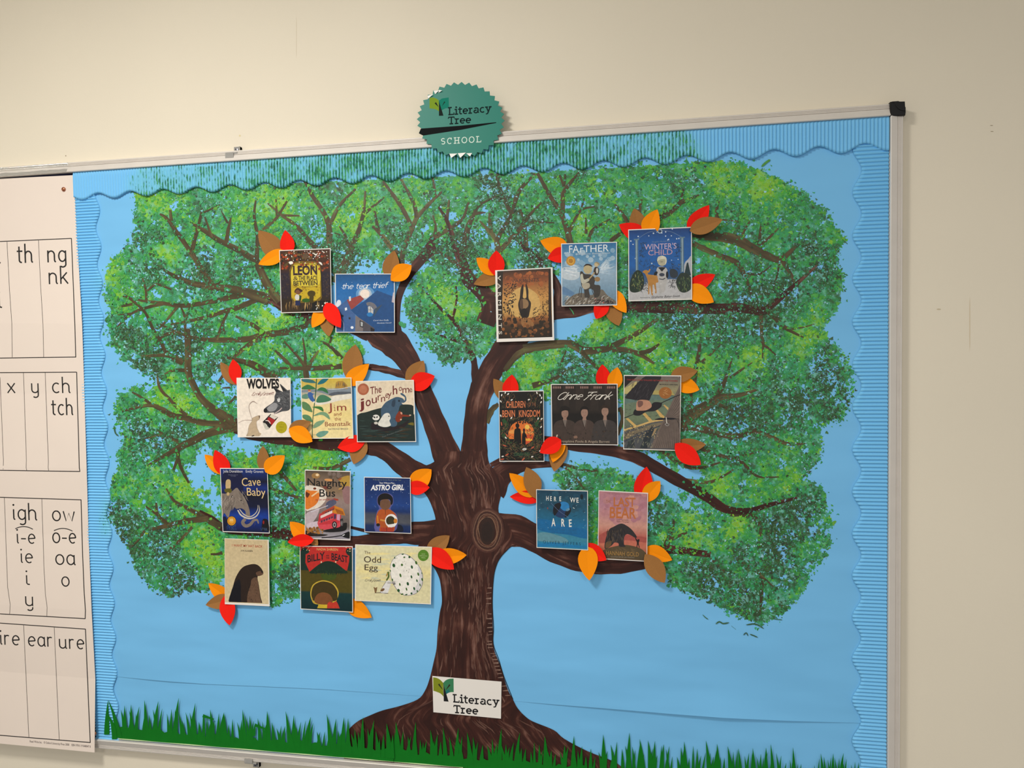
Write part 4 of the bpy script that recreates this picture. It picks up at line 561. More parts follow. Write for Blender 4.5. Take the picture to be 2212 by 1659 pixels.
for ci, (x0, x1) in enumerate(cuts):
    mb = MB(); d0 = 0.0036 + .00025 * (ci % 2) if ci else 0.0056
    d0 = 0.0058 if ci in (0, 4) else d0
    xa = 258 if ci == 0 else x0; xs = np.linspace(xa, x1, max(3, round((x1 - xa) / 8))); topy = [yb(x) - gr.uniform(23, 36) * (0.9 if x < 900 else .8) for x in xs]; n = len(xs)
    low = 1.0
    mb.add(PA(np.vstack([np.c_[xs, topy], np.c_[xs, [yb(x) - low for x in xs]]]), d0), [[i, i + 1, n + i + 1, n + i] for i in range(n - 1)], (4, 116, 24))
    dd = d0 + 6e-6; x = (xa if ci == 0 else x0) + 3
    for tx, ty in tall.items():
        if x0 < tx <= x1: blade(mb, tx, ty, gr.uniform(10, 14), dd); dd += 5e-6
    while x < x1:
        blade(mb, x, yb(x) - gr.choice([52, 58, 64, 70, 74]) * (1 if x < 700 else .92 if x < 1300 else 1.2), gr.uniform(6.5, 10.5), dd); dd += 5e-6; x += gr.uniform(6.5, 11)
    if ci == 0: dd += 5e-6; mb.rib(smooth([(256, 1594), (252, 1570), (245, 1542), (234, 1513)], 4), np.linspace(16, .5, 13), dd, (4, 116, 24))
    if ci == 0:                                                       # bent blades
        for q in [[(440, 1580), (440, 1545)], [(438, 1546), (462, 1554)], [(548, 1590), (551, 1567)], [(550, 1566), (574, 1575)]]: dd += 5e-6; mb.rib(q, [7, 3], dd, (4, 116, 24))
    o = mb.build('paper_grass', M_grass); tag(o, names[ci], 'paper grass', 'strips of green paper grass')
    if ci < 3: # pale cut edge showing along the rail
        e = MB(); xs2 = np.linspace(max(x0, 255), min(x1, 1000), 40)
        if xs2[-1] > xs2[0]: e.rib(np.c_[xs2, [yb(q) - 1.0 for q in xs2]], [1.5 + .9 * math.sin(q * .05) for q in xs2], d0 + .0003, (205, 230, 175)); link_o = e.build('cut_edge', M_ink); link_o.parent = o
mb = MB(); mb.rib(smooth([(247, 1597), (246, 1580), (241, 1560), (229, 1537)], 4), np.r_[np.full(5, 10.5), np.linspace(10, .5, 8)], 0.0068, (4, 116, 24))
tag(mb.build('paper_grass', M_grass), 'single loose green paper grass blade on the corrugated border beside the chart', 'paper grass', 'strips of green paper grass')

# ---------------------------------------------------------------- lettering
def arc(cx, cy, rx, ry, a0, a1, n=12): return [(cx + rx * math.cos(math.radians(a)), cy + ry * math.sin(math.radians(a))) for a in np.linspace(a0, a1, n)]
EL = lambda cx, cy, rx, ry: arc(cx, cy, rx, ry, 90, 450, 20)
INF = {
 'n': (.72, [[(0, 1), (0, 0)], [(0, .55)] + arc(.3, .62, .3, .36, 165, 0) + [(.6, .15), (.64, .03), (.73, .0)]]), 'h': (.72, [[(0, 1.62), (0, 0)], [(0, .55)] + arc(.3, .62, .3, .36, 165, 0) + [(.6, .15), (.64, .03), (.73, 0)]]),
 'm': (1.15, [[(0, 1), (0, 0)], [(0, .6)] + arc(.26, .68, .26, .3, 165, 0) + [(.52, 0)], [(.52, .6)] + arc(.78, .68, .26, .3, 165, 0) + [(1.04, .1), (1.12, 0)]]),
 'g': (.68, [arc(.33, .5, .33, .48, 40, 330), [(.64, 1), (.64, -.2)] + arc(.36, -.22, .28, .26, 0, -140)]), 't': (.48, [[(.18, 1.42), (.18, .25)] + arc(.36, .22, .18, .2, 180, 290), [(0, 1), (.46, 1)]]),
 'k': (.62, [[(0, 1.62), (0, 0)], [(.52, 1), (.03, .42)], [(.2, .58), (.6, 0)]]), 'i': (.12, [[(0, 1), (0, .14), (.04, .03), (.13, 0)], EL(0, 1.42, .03, .035)]), 'x': (.62, [[(0, 1), (.6, 0)], [(.6, 1), (0, 0)]]),
 'y': (.62, [[(0, 1), (0, .36)] + arc(.3, .34, .3, .33, 180, 360), [(.6, 1), (.6, -.25)] + arc(.34, -.25, .26, .25, 0, -140)]), 'c': (.66, [arc(.36, .5, .36, .5, 50, 312)]), 'w': (1.0, [[(0, 1), (.24, 0), (.5, .8), (.76, 0), (1, 1)]]), 'v': (.6, [[(0, 1), (.3, 0), (.6, 1)]]),
 'o': (.7, [EL(.35, .5, .35, .5)]), 'e': (.68, [[(.03, .5), (.66, .56)] + arc(.35, .5, .33, .5, 8, 310)]), 'a': (.7, [arc(.33, .5, .33, .5, 40, 330), [(.64, 1), (.64, .12), (.68, .02), (.76, 0)]]), 'r': (.46, [[(0, 1), (0, 0)], [(0, .55)] + arc(.26, .66, .26, .32, 170, 55)]),
 'u': (.72, [[(0, 1), (0, .36)] + arc(.3, .34, .3, .33, 180, 360), [(.6, 1), (.6, .12), (.64, .02), (.74, 0)]]), '-': (.42, [[(0, .48), (.42, .48)]]), ' ': (.4, []), 'f': (.45, [arc(.36, 1.32, .2, .26, 60, 180) + [(.16, 0)], [(0, 1), (.42, 1)]]), 'l': (.2, [[(0, 1.6), (0, .2), (.06, .04), (.18, 0)]]),
 'A': (1.15, [arc(.5, .75, .5, .78, 50, 320), [(1.0, 1.5), (.92, .2), (.98, .02), (1.12, 0)]]), 'F': (1.1, [[(.15, 1.35), (.1, 1.6), (.35, 1.55), (1.2, 1.62)], [(.72, 1.58), (.55, .8), (.42, .1), (.3, -.15)], [(.35, .85), (.85, .9)]]),
 'E': (.85, [arc(.5, 1.22, .36, .36, 50, 250) + arc(.46, .42, .42, .44, 110, 320)]), 'G': (.95, [arc(.5, .8, .45, .8, 50, 330) + [(.9, .75), (.5, .75)]]),
}
SLAB = {
 'L': (.95, [[(.2, 1.42), (.2, .06)], [(0, 1.38), (.48, 1.38)], [(0, .05), (.88, .05), (.88, .38)]]), 'i': (.46, [[(.22, .95), (.22, .05)], [(0, .95), (.24, .95)], [(0, .04), (.45, .04)], EL(.2, 1.36, .05, .055)]), 't': (.6, [[(.22, 1.35), (.22, .25)] + arc(.4, .25, .18, .2, 180, 320), [(0, .94), (.52, .94)]]),
 'e': (.84, [[(.06, .5), (.74, .5)] + arc(.4, .49, .35, .45, 5, 312)]), 'r': (.68, [[(.2, .95), (.2, .04)], [(0, .95), (.2, .95)], [(0, .04), (.46, .04)], [(.2, .55)] + arc(.46, .62, .26, .32, 160, 60)]), 'a': (.9, [arc(.4, .66, .3, .29, 150, 0) + [(.7, .06), (.86, .05)], arc(.36, .28, .3, .25, 70, 395, 16)]),
 'c': (.78, [arc(.42, .49, .37, .45, 55, 312)]), 'y': (.9, [[(.16, .95), (.46, .08)], [(.76, .95), (.34, -.3), (.08, -.34)], [(0, .95), (.34, .95)], [(.58, .95), (.92, .95)]]), 'T': (1.0, [[(.04, 1.08), (.04, 1.36), (.96, 1.36), (.96, 1.08)], [(.5, 1.36), (.5, .04)], [(.26, .04), (.74, .04)]]),
 'S': (.85, [arc(.4, 1.03, .3, .33, 30, 240) + arc(.4, .36, .33, .34, 60, -140)]), 'C': (.95, [arc(.48, .7, .42, .68, 50, 310), [(.78, 1.38), (.78, 1.0)]]), 'H': (1.15, [[(.22, 1.38), (.22, .04)], [(.88, 1.38), (.88, .04)], [(.22, .72), (.88, .72)], [(.02, 1.38), (.42, 1.38)], [(.68, 1.38), (1.08, 1.38)], [(.02, .04), (.42, .04)], [(.68, .04), (1.08, .04)]]),
 'O': (1.05, [EL(.5, .7, .46, .68)]), ' ': (.4, []),
}
_z = [0.0]
def write(mb, s, p0, p1, xh, d, col, font=INF, wt=.13, gap=.2, up=(0, -1), shear=0.0, wx=None):
    """stroke lettering: baseline from p0 to p1, x-height xh, all in photograph points"""
    tot = sum(font[c][0] for c in s) + gap * (len(s) - 1); dx = (np.array(p1, float) - p0) / tot; up = np.array(up, float) * xh; x = 0; p0 = np.array(p0, float)
    for c in s:
        adv, st = font[c]
        for ln in st:
            q = np.array([p0 + dx * (x + a + shear * b) + up * b for a, b in ln]); _z[0] = (_z[0] + 4e-7) % 4e-5
            if len(q) == 2: e = (q[1] - q[0]) / max(np.linalg.norm(q[1] - q[0]), 1e-6) * wt * xh * .3; q = np.array([q[0] - e, q[1] + e])
            l, r = offs(q, wt * xh); dd = d(np.vstack([l, r])) if callable(d) else d; n = len(l)
            if len(q) > 3 and np.linalg.norm(q[0] - q[-1]) < .05 * xh and np.ptp(q[:, 1]) < .2 * xh:   # a dot
                cen = q.mean(0); t = np.linspace(0, 2 * PI, 11)[:-1]; w_ = wt * xh * .75; qq = np.c_[cen[0] + w_ * np.cos(t), cen[1] + w_ * np.sin(t)]
                mb.add(PA(qq, (d(qq) if callable(d) else d) + _z[0]), [list(range(10))], col); continue
            mb.add(PA(np.vstack([l, r]), dd + _z[0]), [[i, i + 1, n + i + 1, n + i] for i in range(n - 1)], col)
        x += adv + gap
_tc = {}
def bfont(s, off=0.0, sp=1.0):
    k = (s, off, sp)
    if k not in _tc:
        cu = bpy.data.curves.new('t', 'FONT'); cu.body = s; cu.offset = off; cu.space_character = sp; cu.resolution_u = 3; ob = bpy.data.objects.new('t', cu); COL.objects.link(ob)
        me = bpy.data.meshes.new_from_object(ob); V = np.array([v.co[:2] for v in me.vertices]).reshape(-1, 2); Fs = [list(p.vertices) for p in me.polygons]
        bpy.data.objects.remove(ob); bpy.data.curves.remove(cu); bpy.data.meshes.remove(me); _tc[k] = (V, Fs)
    return _tc[k]
_capV = bfont('H')[0]; CAP = _capV[:, 1].max()
def text(mb, s, p0, p1, cap, d, col, off=0.0, up=(0, -1), shear=0.0, sp=1.0):
    V, Fs = bfont(s, off, sp)
    if not len(V): return
    x = (V[:, 0] - V[:, 0].min()) / max(np.ptp(V[:, 0]), 1e-6); y = V[:, 1] / CAP; p0 = np.array(p0, float); dr = np.array(p1, float) - p0; un = np.array(up, float); un /= np.linalg.norm(un)
    q = p0 + x[:, None] * dr + (y * cap)[:, None] * un + (y * cap * shear)[:, None] * dr / np.linalg.norm(dr); _z[0] = (_z[0] + 3e-6) % 6e-5; mb.add(PA(q, d + _z[0]), Fs, col)

# ---------------------------------------------------------------- letter chart
RL = [386, 521, 698, 850, 1009, 1150, 1306.6, 1450, 1606]; RRr = [377, 515, 700, 850, 1011, 1158, 1319, 1465, 1624]; XR = [160, 167, 177.5, 182.5, 187.3, 191.5, 198, 206, 204.5]; CD = [.0032, .0032, .0078, .0042, .0080, .0046, .0092, .0085, .0220]
cg = [.0032]
def chart_d(q):
    q = np.asarray(q).reshape(-1, 2); out = []
    for x, y in q:
        ys = [a + (b - a) * x / 190 for a, b in zip(RL, RRr)]; out.append(np.interp(y, ys, CD) + .00035)
    return np.array(out)
V = []; XL = -640; nx = 24; ny = 0
rowsC = []
for k in range(len(RL) - 1):
    for s in (0, .25, .5, .75): rowsC.append(k + s)
rowsC.append(len(RL) - 1)
for r_ in rowsC:
    k = min(int(r_), len(RL) - 2); f = r_ - k; xr = XR[k] + (XR[k + 1] - XR[k]) * f; d = CD[k] + (CD[k + 1] - CD[k]) * f
    for i in range(nx):
        x = XL + (xr - XL) * i / (nx - 1); ya = [RL[j] + (RRr[j] - RL[j]) * x / 190 for j in (k, k + 1)]; V.append(P(x, ya[0] + (ya[1] - ya[0]) * f, d))
Fs = [[i * nx + j, i * nx + j + 1, (i + 1) * nx + j + 1, (i + 1) * nx + j] for i in range(len(rowsC) - 1) for j in range(nx - 1)]
ch = tag(link('letter_chart', V, Fs, M_chart), 'large folded cream phonics chart with boxed letters beside the blue border', 'poster')
so = ch.modifiers.new('thick', 'SOLIDIFY'); so.thickness = 0.0003; so.offset = -1
mb = MB()
def line(pts, w, c=(24, 20, 22)):
    q = []
    for a, b in zip(pts[:-1], pts[1:]):
        n = max(2, int(np.hypot(b[0] - a[0], b[1] - a[1]) / 12)); q += [(a[0] + (b[0] - a[0]) * i / n, a[1] + (b[1] - a[1]) * i / n) for i in range(n)]
    q.append(pts[-1]); l, r = offs(q, w); a = np.vstack([l, r]); n = len(l); _z[0] = (_z[0] + 6e-6) % 5e-5; mb.add(PA(a, chart_d(a) + _z[0]), [[i, i + 1, n + i + 1, n + i] for i in range(n - 1)], c)
for q in [[(-500, 545), (0, 521.8), (154.3, 515)], [(154.3, 514.5), (161.6, 700), (163.7, 772)], [(-500, 781), (0, 773.5), (163.7, 771.3)], [(-500, 809), (0, 805), (165.5, 803.9)], [(165.5, 803.5), (171.4, 1010.5), (172.5, 1019)], [(-500, 1000), (0, 1016), (172.5, 1018.5)],
          [(-500, 1056), (0, 1074.3), (175, 1079.7)], [(175, 1079), (178.5, 1200), (182, 1283), (184.6, 1319), (184, 1337)], [(-500, 1293), (0, 1326), (184, 1336.5)], [(-500, 1308), (0, 1346), (184.6, 1359)], [(184.6, 1358.5), (193, 1560), (195, 1604.5)], [(-500, 1535), (0, 1588.3), (195, 1604)]]: line(q, 1.9)
for q in [[(15, 521), (20.5, 626), (25.6, 700), (26.5, 772)], [(83, 518), (87.4, 611), (92.8, 700), (94.3, 771.5)], [(50.7, 805), (57, 994), (56.4, 1010), (57.8, 1016)], [(97.6, 804.6), (104.4, 997), (103.9, 1010), (105, 1016.5)], [(0, 815), (7.3, 994), (6.8, 1014)], [(9.5, 1075), (15, 1230), (16.6, 1269), (22, 1306), (20.8, 1327)],
          [(90.3, 1077.5), (95, 1225), (98, 1283), (101.9, 1313), (101, 1331)], [(51, 1349.5), (62.3, 1592)], [(117, 1354), (127.9, 1598)], [(-60, 523), (-48, 771)], [(-120, 1070), (-110, 1318)], [(-14, 1345), (-8, 1588)]]: line(q, 1.0, (60, 50, 50))
LW = []; lm = MB(); IK = (20, 18, 20); upc = (-.037, -1)
def W(s, x0, x1, base, xh, slope=0): w_ = MB(); LW.append(w_); write(w_, s, (x0, base), (x1, base + slope), xh, chart_d, IK, INF, .135, .28, upc)
W('th', 38, 71, 567.5, 24.5, -1); W('ng', 104, 143, 566, 24, -1); W('nk', 107, 147, 613, 23, -1); W('h', -17, 1, 568, 24.5, 0); W('i', -1, 4, 664, 23, 0)
W('x', 17, 32.5, 848.3, 20); W('y', 69, 83, 848.3, 20.3); W('ch', 114, 152, 848.3, 20.8); W('tch', 112, 158, 896, 22)
W('igh', 30, 80, 1122, 22, 1.5); W('i-e', 38, 76, 1173, 20, 1); W('ie', 46.5, 70.5, 1215, 19.5, 1); W('i', 58, 64, 1262.5, 20, 0); W('y', 56, 71, 1308, 20, 1)
W('ow', 114, 161, 1124.5, 21, 1.5); W('o-e', 114.5, 164, 1172, 21, 1.5); W('oa', 121, 162, 1219, 21, 1); W('o', 134, 149.5, 1266, 20, .5)
W('ire', 2, 42, 1391.5, 20, 2); W('ear', 61.5, 113.5, 1395, 20, 1.5); W('ure', 129, 181.5, 1400, 20, 2); W('v', -25, -8, 850, 20)
for cx, cy, ww in ((52, 1137.5, 19), (136.5, 1141.5, 20)):
    q = [(cx + ww * t_, cy + 4.5 * t_ * t_ * 1.2 + .5 * t_) for t_ in np.linspace(-1, 1, 11)]; l, r = offs(q, 1.9); a = np.vstack([l, r]); mb.add(PA(a, chart_d(a)), [[i, i + 1, 11 + i + 1, 11 + i] for i in range(10)], IK)
V_, F_ = bfont('Read Write Inc.   © Oxford University Press 2008    ISBN 978 0 19 848047 8'); x = V_[:, 0] / V_[:, 0].max(); q = np.c_[64 + x * 131.5, 1603.5 + x * 11.5 - V_[:, 1] / CAP * 4.6]; lm.add(PA(q, chart_d(q) + .0002), F_, (95, 85, 85))
mb.build('printed_lines', M_ink, ch); lm.build('printed_small_text', M_ink, ch)
for w_ in LW: w_.build('printed_sound', M_ink, ch)
pin(138, 409, .0038, 'copper drawing pin at the top corner of the letter chart'); pin(205, 1583.5, .0125, 'copper drawing pin near the bottom corner of the letter chart, by the rail')
# ---------------------------------------------------------------- signs
M_flat = mat('flat_lettering', attr=True, rough=.6, spec=.08)
def Z(x0, y0, k): return lambda pts: np.asarray(pts, float).reshape(-1, 2) / k + [x0, y0]
def quad(c, a, b):                                                    # point inside a cover: a across, b down
    c = np.asarray(c, float); return (c[0] * (1 - a) + c[1] * a) * (1 - b) + (c[3] * (1 - a) + c[2] * a) * b
def logo(mb, z, d, lime_, teal_, trunk_, tw, cols):
    for i, (p, c) in enumerate(zip([lime_, teal_, trunk_] + tw, cols)): mb.poly(z(p), d + i * 8e-6, c)
z = Z(860, 160, 7.373); zc = (997, 730); V = []; D = 0.0128; pts = []
for i in range(72):
    a = 2 * PI * i / 72 + PI / 2 - .02; k = 1 if i % 2 == 0 else .925; pts.append((zc[0] + 700 * k * math.cos(a), zc[1] - 606 * k * math.sin(a)))
seal = tag(link('round_sign', *sheet(z(pts), D, .0007), mat('teal_gloss_card', (26, 128, 112), .42, noise=.015, nscale=8, spec=.25)), 'round teal card sign with a zigzag edge, stuck over the top rail', 'sign')
mb = MB(); d = D + .0001
mb.poly(z([(500, 378), (560, 372), (615, 392), (648, 420), (650, 592), (600, 560), (500, 545)]), d, (128, 158, 42)); mb.poly(z([(650, 422), (700, 388), (805, 372), (808, 540), (752, 545), (690, 578)]), d, (20, 128, 108))
mb.poly(z([(652, 430), (662, 470), (722, 662), (650, 665)]), d + 9e-6, (22, 34, 30)); mb.poly(z([(580, 465), (604, 448), (648, 530)]), d + 18e-6, (22, 34, 30)); mb.poly(z([(752, 445), (735, 434), (698, 512)]), d + 18e-6, (22, 50, 40))
mb.poly(z([(330, 945), (362, 868), (1000, 822), (1562, 766), (1562, 778), (1000, 888), (398, 980)]), d, (10, 16, 18)); mb.build('printed_emblem', M_flat, seal)
lt = MB(); write(lt, 'Literacy', z((800, 652))[0], z((1480, 600))[0], 84 / 7.373, d + 3e-5, (14, 38, 38), SLAB, .24, .1); lt.build('lettering', M_flat, seal); lt = MB(); write(lt, 'Tree', z((798, 798))[0], z((1163, 776))[0], 80 / 7.373, d + 3e-5, (14, 38, 38), SLAB, .25, .1); lt.build('lettering', M_flat, seal); lt = MB()
write(lt, 'SCHOOL', z((682, 1118))[0], z((1325, 1082))[0], 66 / 7.373, d + 3e-5, (222, 238, 226), SLAB, .2, .32); lt.build('lettering', M_flat, seal)
for (a, b, c_) in [((815, 1268), (845, 1336), (945, 1265)), ((950, 1262), (990, 1335), (1080, 1250)), ((1085, 1262), (1145, 1312), (1178, 1258)), ((470, 345), (560, 320), (478, 392)), ((562, 262), (650, 262), (590, 320)), ((650, 252), (700, 262), (640, 300))]:  # lower teeth: curled paper; upper-left teeth: glare put into the white colour
    cu = MB(); q = PA(z([a, b, c_]), [D + .0004, D + .0035, D + .0004]); cu.add(q, [[0, 1, 2]], (250, 250, 246)); cu.build('curl_glare_tooth', M_text, seal)['label'] = 'white edge tooth for curled paper and painted glare'
z = Z(900, 1430, 9.217); D = .0040
sg = tag(link('small_sign', *sheet(z([(313, 280), (1690, 393), (1678, 1128), (333, 1000)]), D, .0006), M_card), 'small white rectangular card sign on the trunk, just above the paper grass', 'sign')
mb = MB(); d = D + .0001
mb.poly(z(list(smooth([(328, 305), (400, 318), (465, 352), (528, 415)], 3)) + list(smooth([(536, 690), (480, 632), (410, 598), (332, 572)], 3))), d, (132, 142, 18)); mb.poly(z(list(smooth([(528, 418), (580, 365), (650, 336), (735, 330)], 3)) + list(smooth([(738, 602), (690, 600), (640, 612), (590, 640)], 3))), d, (54, 128, 86))
mb.poly(z([(590, 640), (572, 590), (600, 560), (640, 545), (660, 600), (620, 615)]), d + 8e-6, (14, 112, 112)); mb.poly(z([(532, 440), (556, 520), (636, 790), (540, 782)]), d + 16e-6, (10, 12, 16)); mb.poly(z([(425, 450), (452, 428), (522, 552), (512, 550)]), d + 24e-6, (40, 44, 12)); mb.poly(z([(675, 462), (648, 440), (582, 552), (588, 556)]), d + 24e-6, (46, 34, 16))
mb.poly(z([(528, 420), (556, 520), (540, 560)]), d + 32e-6, (40, 60, 14)); mb.build('printed_emblem', M_ink, sg)
lt = MB(); ups = (-.02, -1); write(lt, 'Literacy', z((728, 798))[0], z((1640, 868))[0], 108 / 9.217, d, (10, 8, 12), SLAB, .25, .1, ups); lt.build('lettering', M_ink, sg); lt = MB(); write(lt, 'Tree', z((738, 1008))[0], z((1228, 1044))[0], 104 / 9.217, d, (10, 8, 12), SLAB, .26, .1, ups); lt.build('lettering', M_ink, sg)

# ---------------------------------------------------------------- book cover prints
def cover(tile, cor, bg, shapes, texts, label, d=.0092, margin=.012, curl=None):
    z = Z(*tile); c = z(cor); k = tile[2]; o = link('book_cover', *sheet(c, d, .0006), M_card); tag(o, label, 'book cover', 'printed book covers on the painted tree')
    up = (c[0] - c[3]) / np.linalg.norm(c[0] - c[3]); mb = MB(); tm = MB(); dd = d + .00006; st = bg; n = len(st); A_ = np.linalg.inv(np.c_[c[1] - c[0], c[3] - c[0]])
    def cl(q):
        q = np.asarray(q, float); ab = (q - c[0]) @ A_.T; m_ = margin if isinstance(margin, tuple) else (margin,) * 4
        ab = np.c_[np.clip(ab[:, 0], m_[0], 1 - m_[2] - .004), np.clip(ab[:, 1], m_[1], 1 - m_[3] - .006)]; return c[0] + ab @ np.c_[c[1] - c[0], c[3] - c[0]].T
    ml, mt, mr, mbm = margin if isinstance(margin, tuple) else (margin,) * 4; qs = []; cs = []
    for i, (p_, c_) in enumerate(st): b = mt + (1 - mt - mbm) * p_; qs += [quad(c, ml, b), quad(c, 1 - mr, b)]; cs += [lin(c_)] * 2
    mb.v.append(PA(qs, dd)); mb.c.append(np.array(cs)); mb.f += [[2 * i, 2 * i + 1, 2 * i + 3, 2 * i + 2] for i in range(n - 1)]; mb.n = 2 * n
    for s in shapes:
        dd += 4e-6; t_ = s[0]
        if t_ == 'p': mb.poly(cl(z(s[2])), dd, s[1])
        elif t_ == 'c': mb.poly(cl(smooth(z(s[2]), 4, True)), dd, s[1])
        elif t_ == 'e': a = np.linspace(0, 2 * PI, 21)[:-1]; r_ = math.radians(s[6]) if len(s) > 6 else 0; ex, ey = s[4] * np.cos(a), s[5] * np.sin(a); mb.poly(z(np.c_[s[2] + ex * math.cos(r_) - ey * math.sin(r_), s[3] + ex * math.sin(r_) + ey * math.cos(r_)]), dd, s[1])
        elif t_ == 's': p = cl(smooth(z(s[3]), 4)); w_ = s[2] / k if not isinstance(s[2], (list, tuple)) else np.interp(np.linspace(0, 1, len(p)), np.linspace(0, 1, len(s[2])), s[2]) / k; mb.rib(p, w_, dd, s[1])
        elif t_ == 'd':                                               # scatter of dots: colour(s), n, box, size range
            r_ = random.Random(s[5] if len(s) > 5 else 1)
            for i in range(s[2]):
                x, y, q = r_.uniform(s[3][0], s[3][2]), r_.uniform(s[3][1], s[3][3]), r_.uniform(*s[4]); a = np.linspace(0, 2 * PI, 8)[:-1]; cc = s[1] if not isinstance(s[1], list) else r_.choice(s[1]); mb.poly(cl(z(np.c_[x + q * np.cos(a), y + q * np.sin(a)])), dd + i * 3e-7, cc)
        elif t_ == 'l':                                               # scatter of leaf/stroke marks: colours, n, box, length, width, angle range
            r_ = random.Random(s[7] if len(s) > 7 else 2)
            for i in range(s[2]):
                x, y, ln, an = r_.uniform(s[3][0], s[3][2]), r_.uniform(s[3][1], s[3][3]), r_.uniform(*s[4]), math.radians(r_.uniform(*s[6])); q = [(x, y), (x + ln * .5 * math.cos(an) + r_.uniform(-.1, .1) * ln, y + ln * .5 * math.sin(an)), (x + ln * math.cos(an), y + ln * math.sin(an))]
                mb.rib(cl(z(q)), np.array([.2, 1, .2]) * s[5] / k, dd + i * 3e-7, r_.choice(s[1]))
    dt = dd + .00005
    for s in texts:
        f, st_, p0, p1, h, cl = s[:6]; kw = s[6] if len(s) > 6 else {}
        if f == 'b': text(tm, st_, z(p0)[0], z(p1)[0], h / k, dt, cl, kw.get('off', 0), kw.get('up', up), kw.get('shear', 0), kw.get('sp', 1))
        else: write(tm, st_, z(p0)[0], z(p1)[0], h / k, dt, cl, SLAB if f == 'slab' else INF, kw.get('wt', .16), kw.get('gap', .1), kw.get('up', up), kw.get('shear', 0))
    mb.build('printed_picture', M_art, o)
    if tm.n: tm.build('lettering', M_text, o)
    for a, b in ((.15, .12), (.85, .12), (.15, .88), (.85, .88)):
        p = P(*quad(c, a, b), d); e = link('sticky_pad', *box(p[0] - .004, p[0] + .004, -d + .0006, -.0013, p[2] - .004, p[2] + .004), M_tack); e.parent = o
    return o
Wt = (236, 232, 226)
# gold panel between dark boards and autumn boughs
t1 = (600, 540, 6.8)
cover(t1, [(21, 4), (776, -26), (793, 910), (49, 928)], [(0, (70, 38, 22)), (.3, (66, 36, 20)), (.38, (38, 30, 44)), (.72, (44, 34, 40)), (.8, (44, 32, 20)), (1, (58, 42, 24))],
 [('d', [(150, 60, 24), (176, 70, 26), (120, 46, 20), (30, 22, 16), (90, 70, 34)], 150, (40, 20, 760, 300), (6, 22), 3), ('d', [(24, 20, 16), (110, 84, 40), (60, 50, 24)], 70, (200, 10, 640, 150), (6, 20), 4), ('p', (116, 92, 20), [(170, 300), (215, 190), (300, 165), (540, 165), (620, 200), (640, 330), (650, 700), (600, 770), (240, 780), (190, 700)]),
  ('p', (196, 168, 34), [(190, 320), (240, 200), (560, 190), (615, 230), (630, 680), (560, 740), (250, 750), (200, 690)]), ('c', (214, 192, 58), [(215, 250), (400, 205), (600, 250), (610, 500), (400, 540), (215, 500)]), ('d', [(150, 120, 24), (170, 140, 30)], 26, (215, 520, 610, 720), (8, 26), 5),
  ('d', [(58, 46, 52), (30, 26, 44), (70, 52, 40)], 60, (60, 350, 165, 720), (4, 14), 6), ('d', [(58, 46, 52), (30, 26, 44), (70, 52, 40)], 60, (660, 350, 770, 720), (4, 14), 7), ('s', (24, 18, 12), 10, [(182, 300), (190, 700)]), ('s', (24, 18, 12), 12, [(636, 300), (655, 700)]),
  ('l', [(150, 118, 70), (96, 70, 40), (40, 30, 18), (180, 150, 96)], 34, (70, 730, 720, 780), (90, 140), 16, (84, 96), 8), ('p', (16, 14, 12), [(330, 905), (420, 830), (560, 750), (770, 740), (785, 900)]), ('e', (70, 58, 10), 495, 640, 60, 45), ('p', (70, 58, 10), [(470, 670), (530, 670), (520, 780), (450, 770)]),
  ('e', (120, 78, 52), 300, 610, 44, 42), ('c', (66, 38, 26), [(245, 600), (290, 556), (345, 580), (368, 600), (340, 620), (300, 585), (262, 600), (258, 640)]), ('e', (206, 204, 200), 285, 695, 34, 44), ('p', (34, 66, 26), [(318, 655), (348, 680), (340, 745), (315, 745)]), ('p', (28, 38, 80), [(258, 742), (330, 742), (328, 815), (258, 815)]), ('e', (40, 90, 26), 415, 740, 60, 30),
  ('d', (244, 238, 226), 46, (60, 15, 745, 205), (5, 9), 9), ('d', (244, 240, 232), 8, (560, 760, 770, 870), (6, 9), 11), ('c', (236, 232, 220), [(160, 180), (200, 165), (225, 185), (190, 215)]), ('c', (236, 232, 220), [(600, 175), (640, 185), (655, 225), (620, 205)]), ('c', (236, 232, 220), [(680, 775), (730, 780), (735, 870), (705, 885), (712, 820)]), ('c', (236, 232, 220), [(520, 40), (560, 60), (590, 40), (560, 85)]), ('c', (96, 74, 52), [(370, 70), (400, 40), (440, 60), (455, 110), (400, 130), (370, 110)])],
 [('b', "ANGELA M'ALLISTER", (225, 222), (580, 218), 18, (84, 66, 20)), ('b', 'LEON', (226, 366), (580, 358), 128, (44, 14, 22), dict(off=.035)), ('b', '&', (230, 446), (295, 444), 60, (50, 30, 24)), ('b', 'THE PLACE', (305, 446), (584, 443), 64, (34, 26, 16), dict(off=.02)), ('b', 'BETWEEN', (230, 520), (584, 514), 62, (34, 26, 16), dict(off=.02)), ('b', 'GRAHAME BAKER-SMITH', (230, 552), (584, 544), 16, (84, 66, 20)), ('b', '~ v ~', (360, 595), (465, 590), 30, (96, 60, 20))],
 'dark autumn coloured book cover with a glowing gold title panel')
t1 = (540, 480, 6.144)
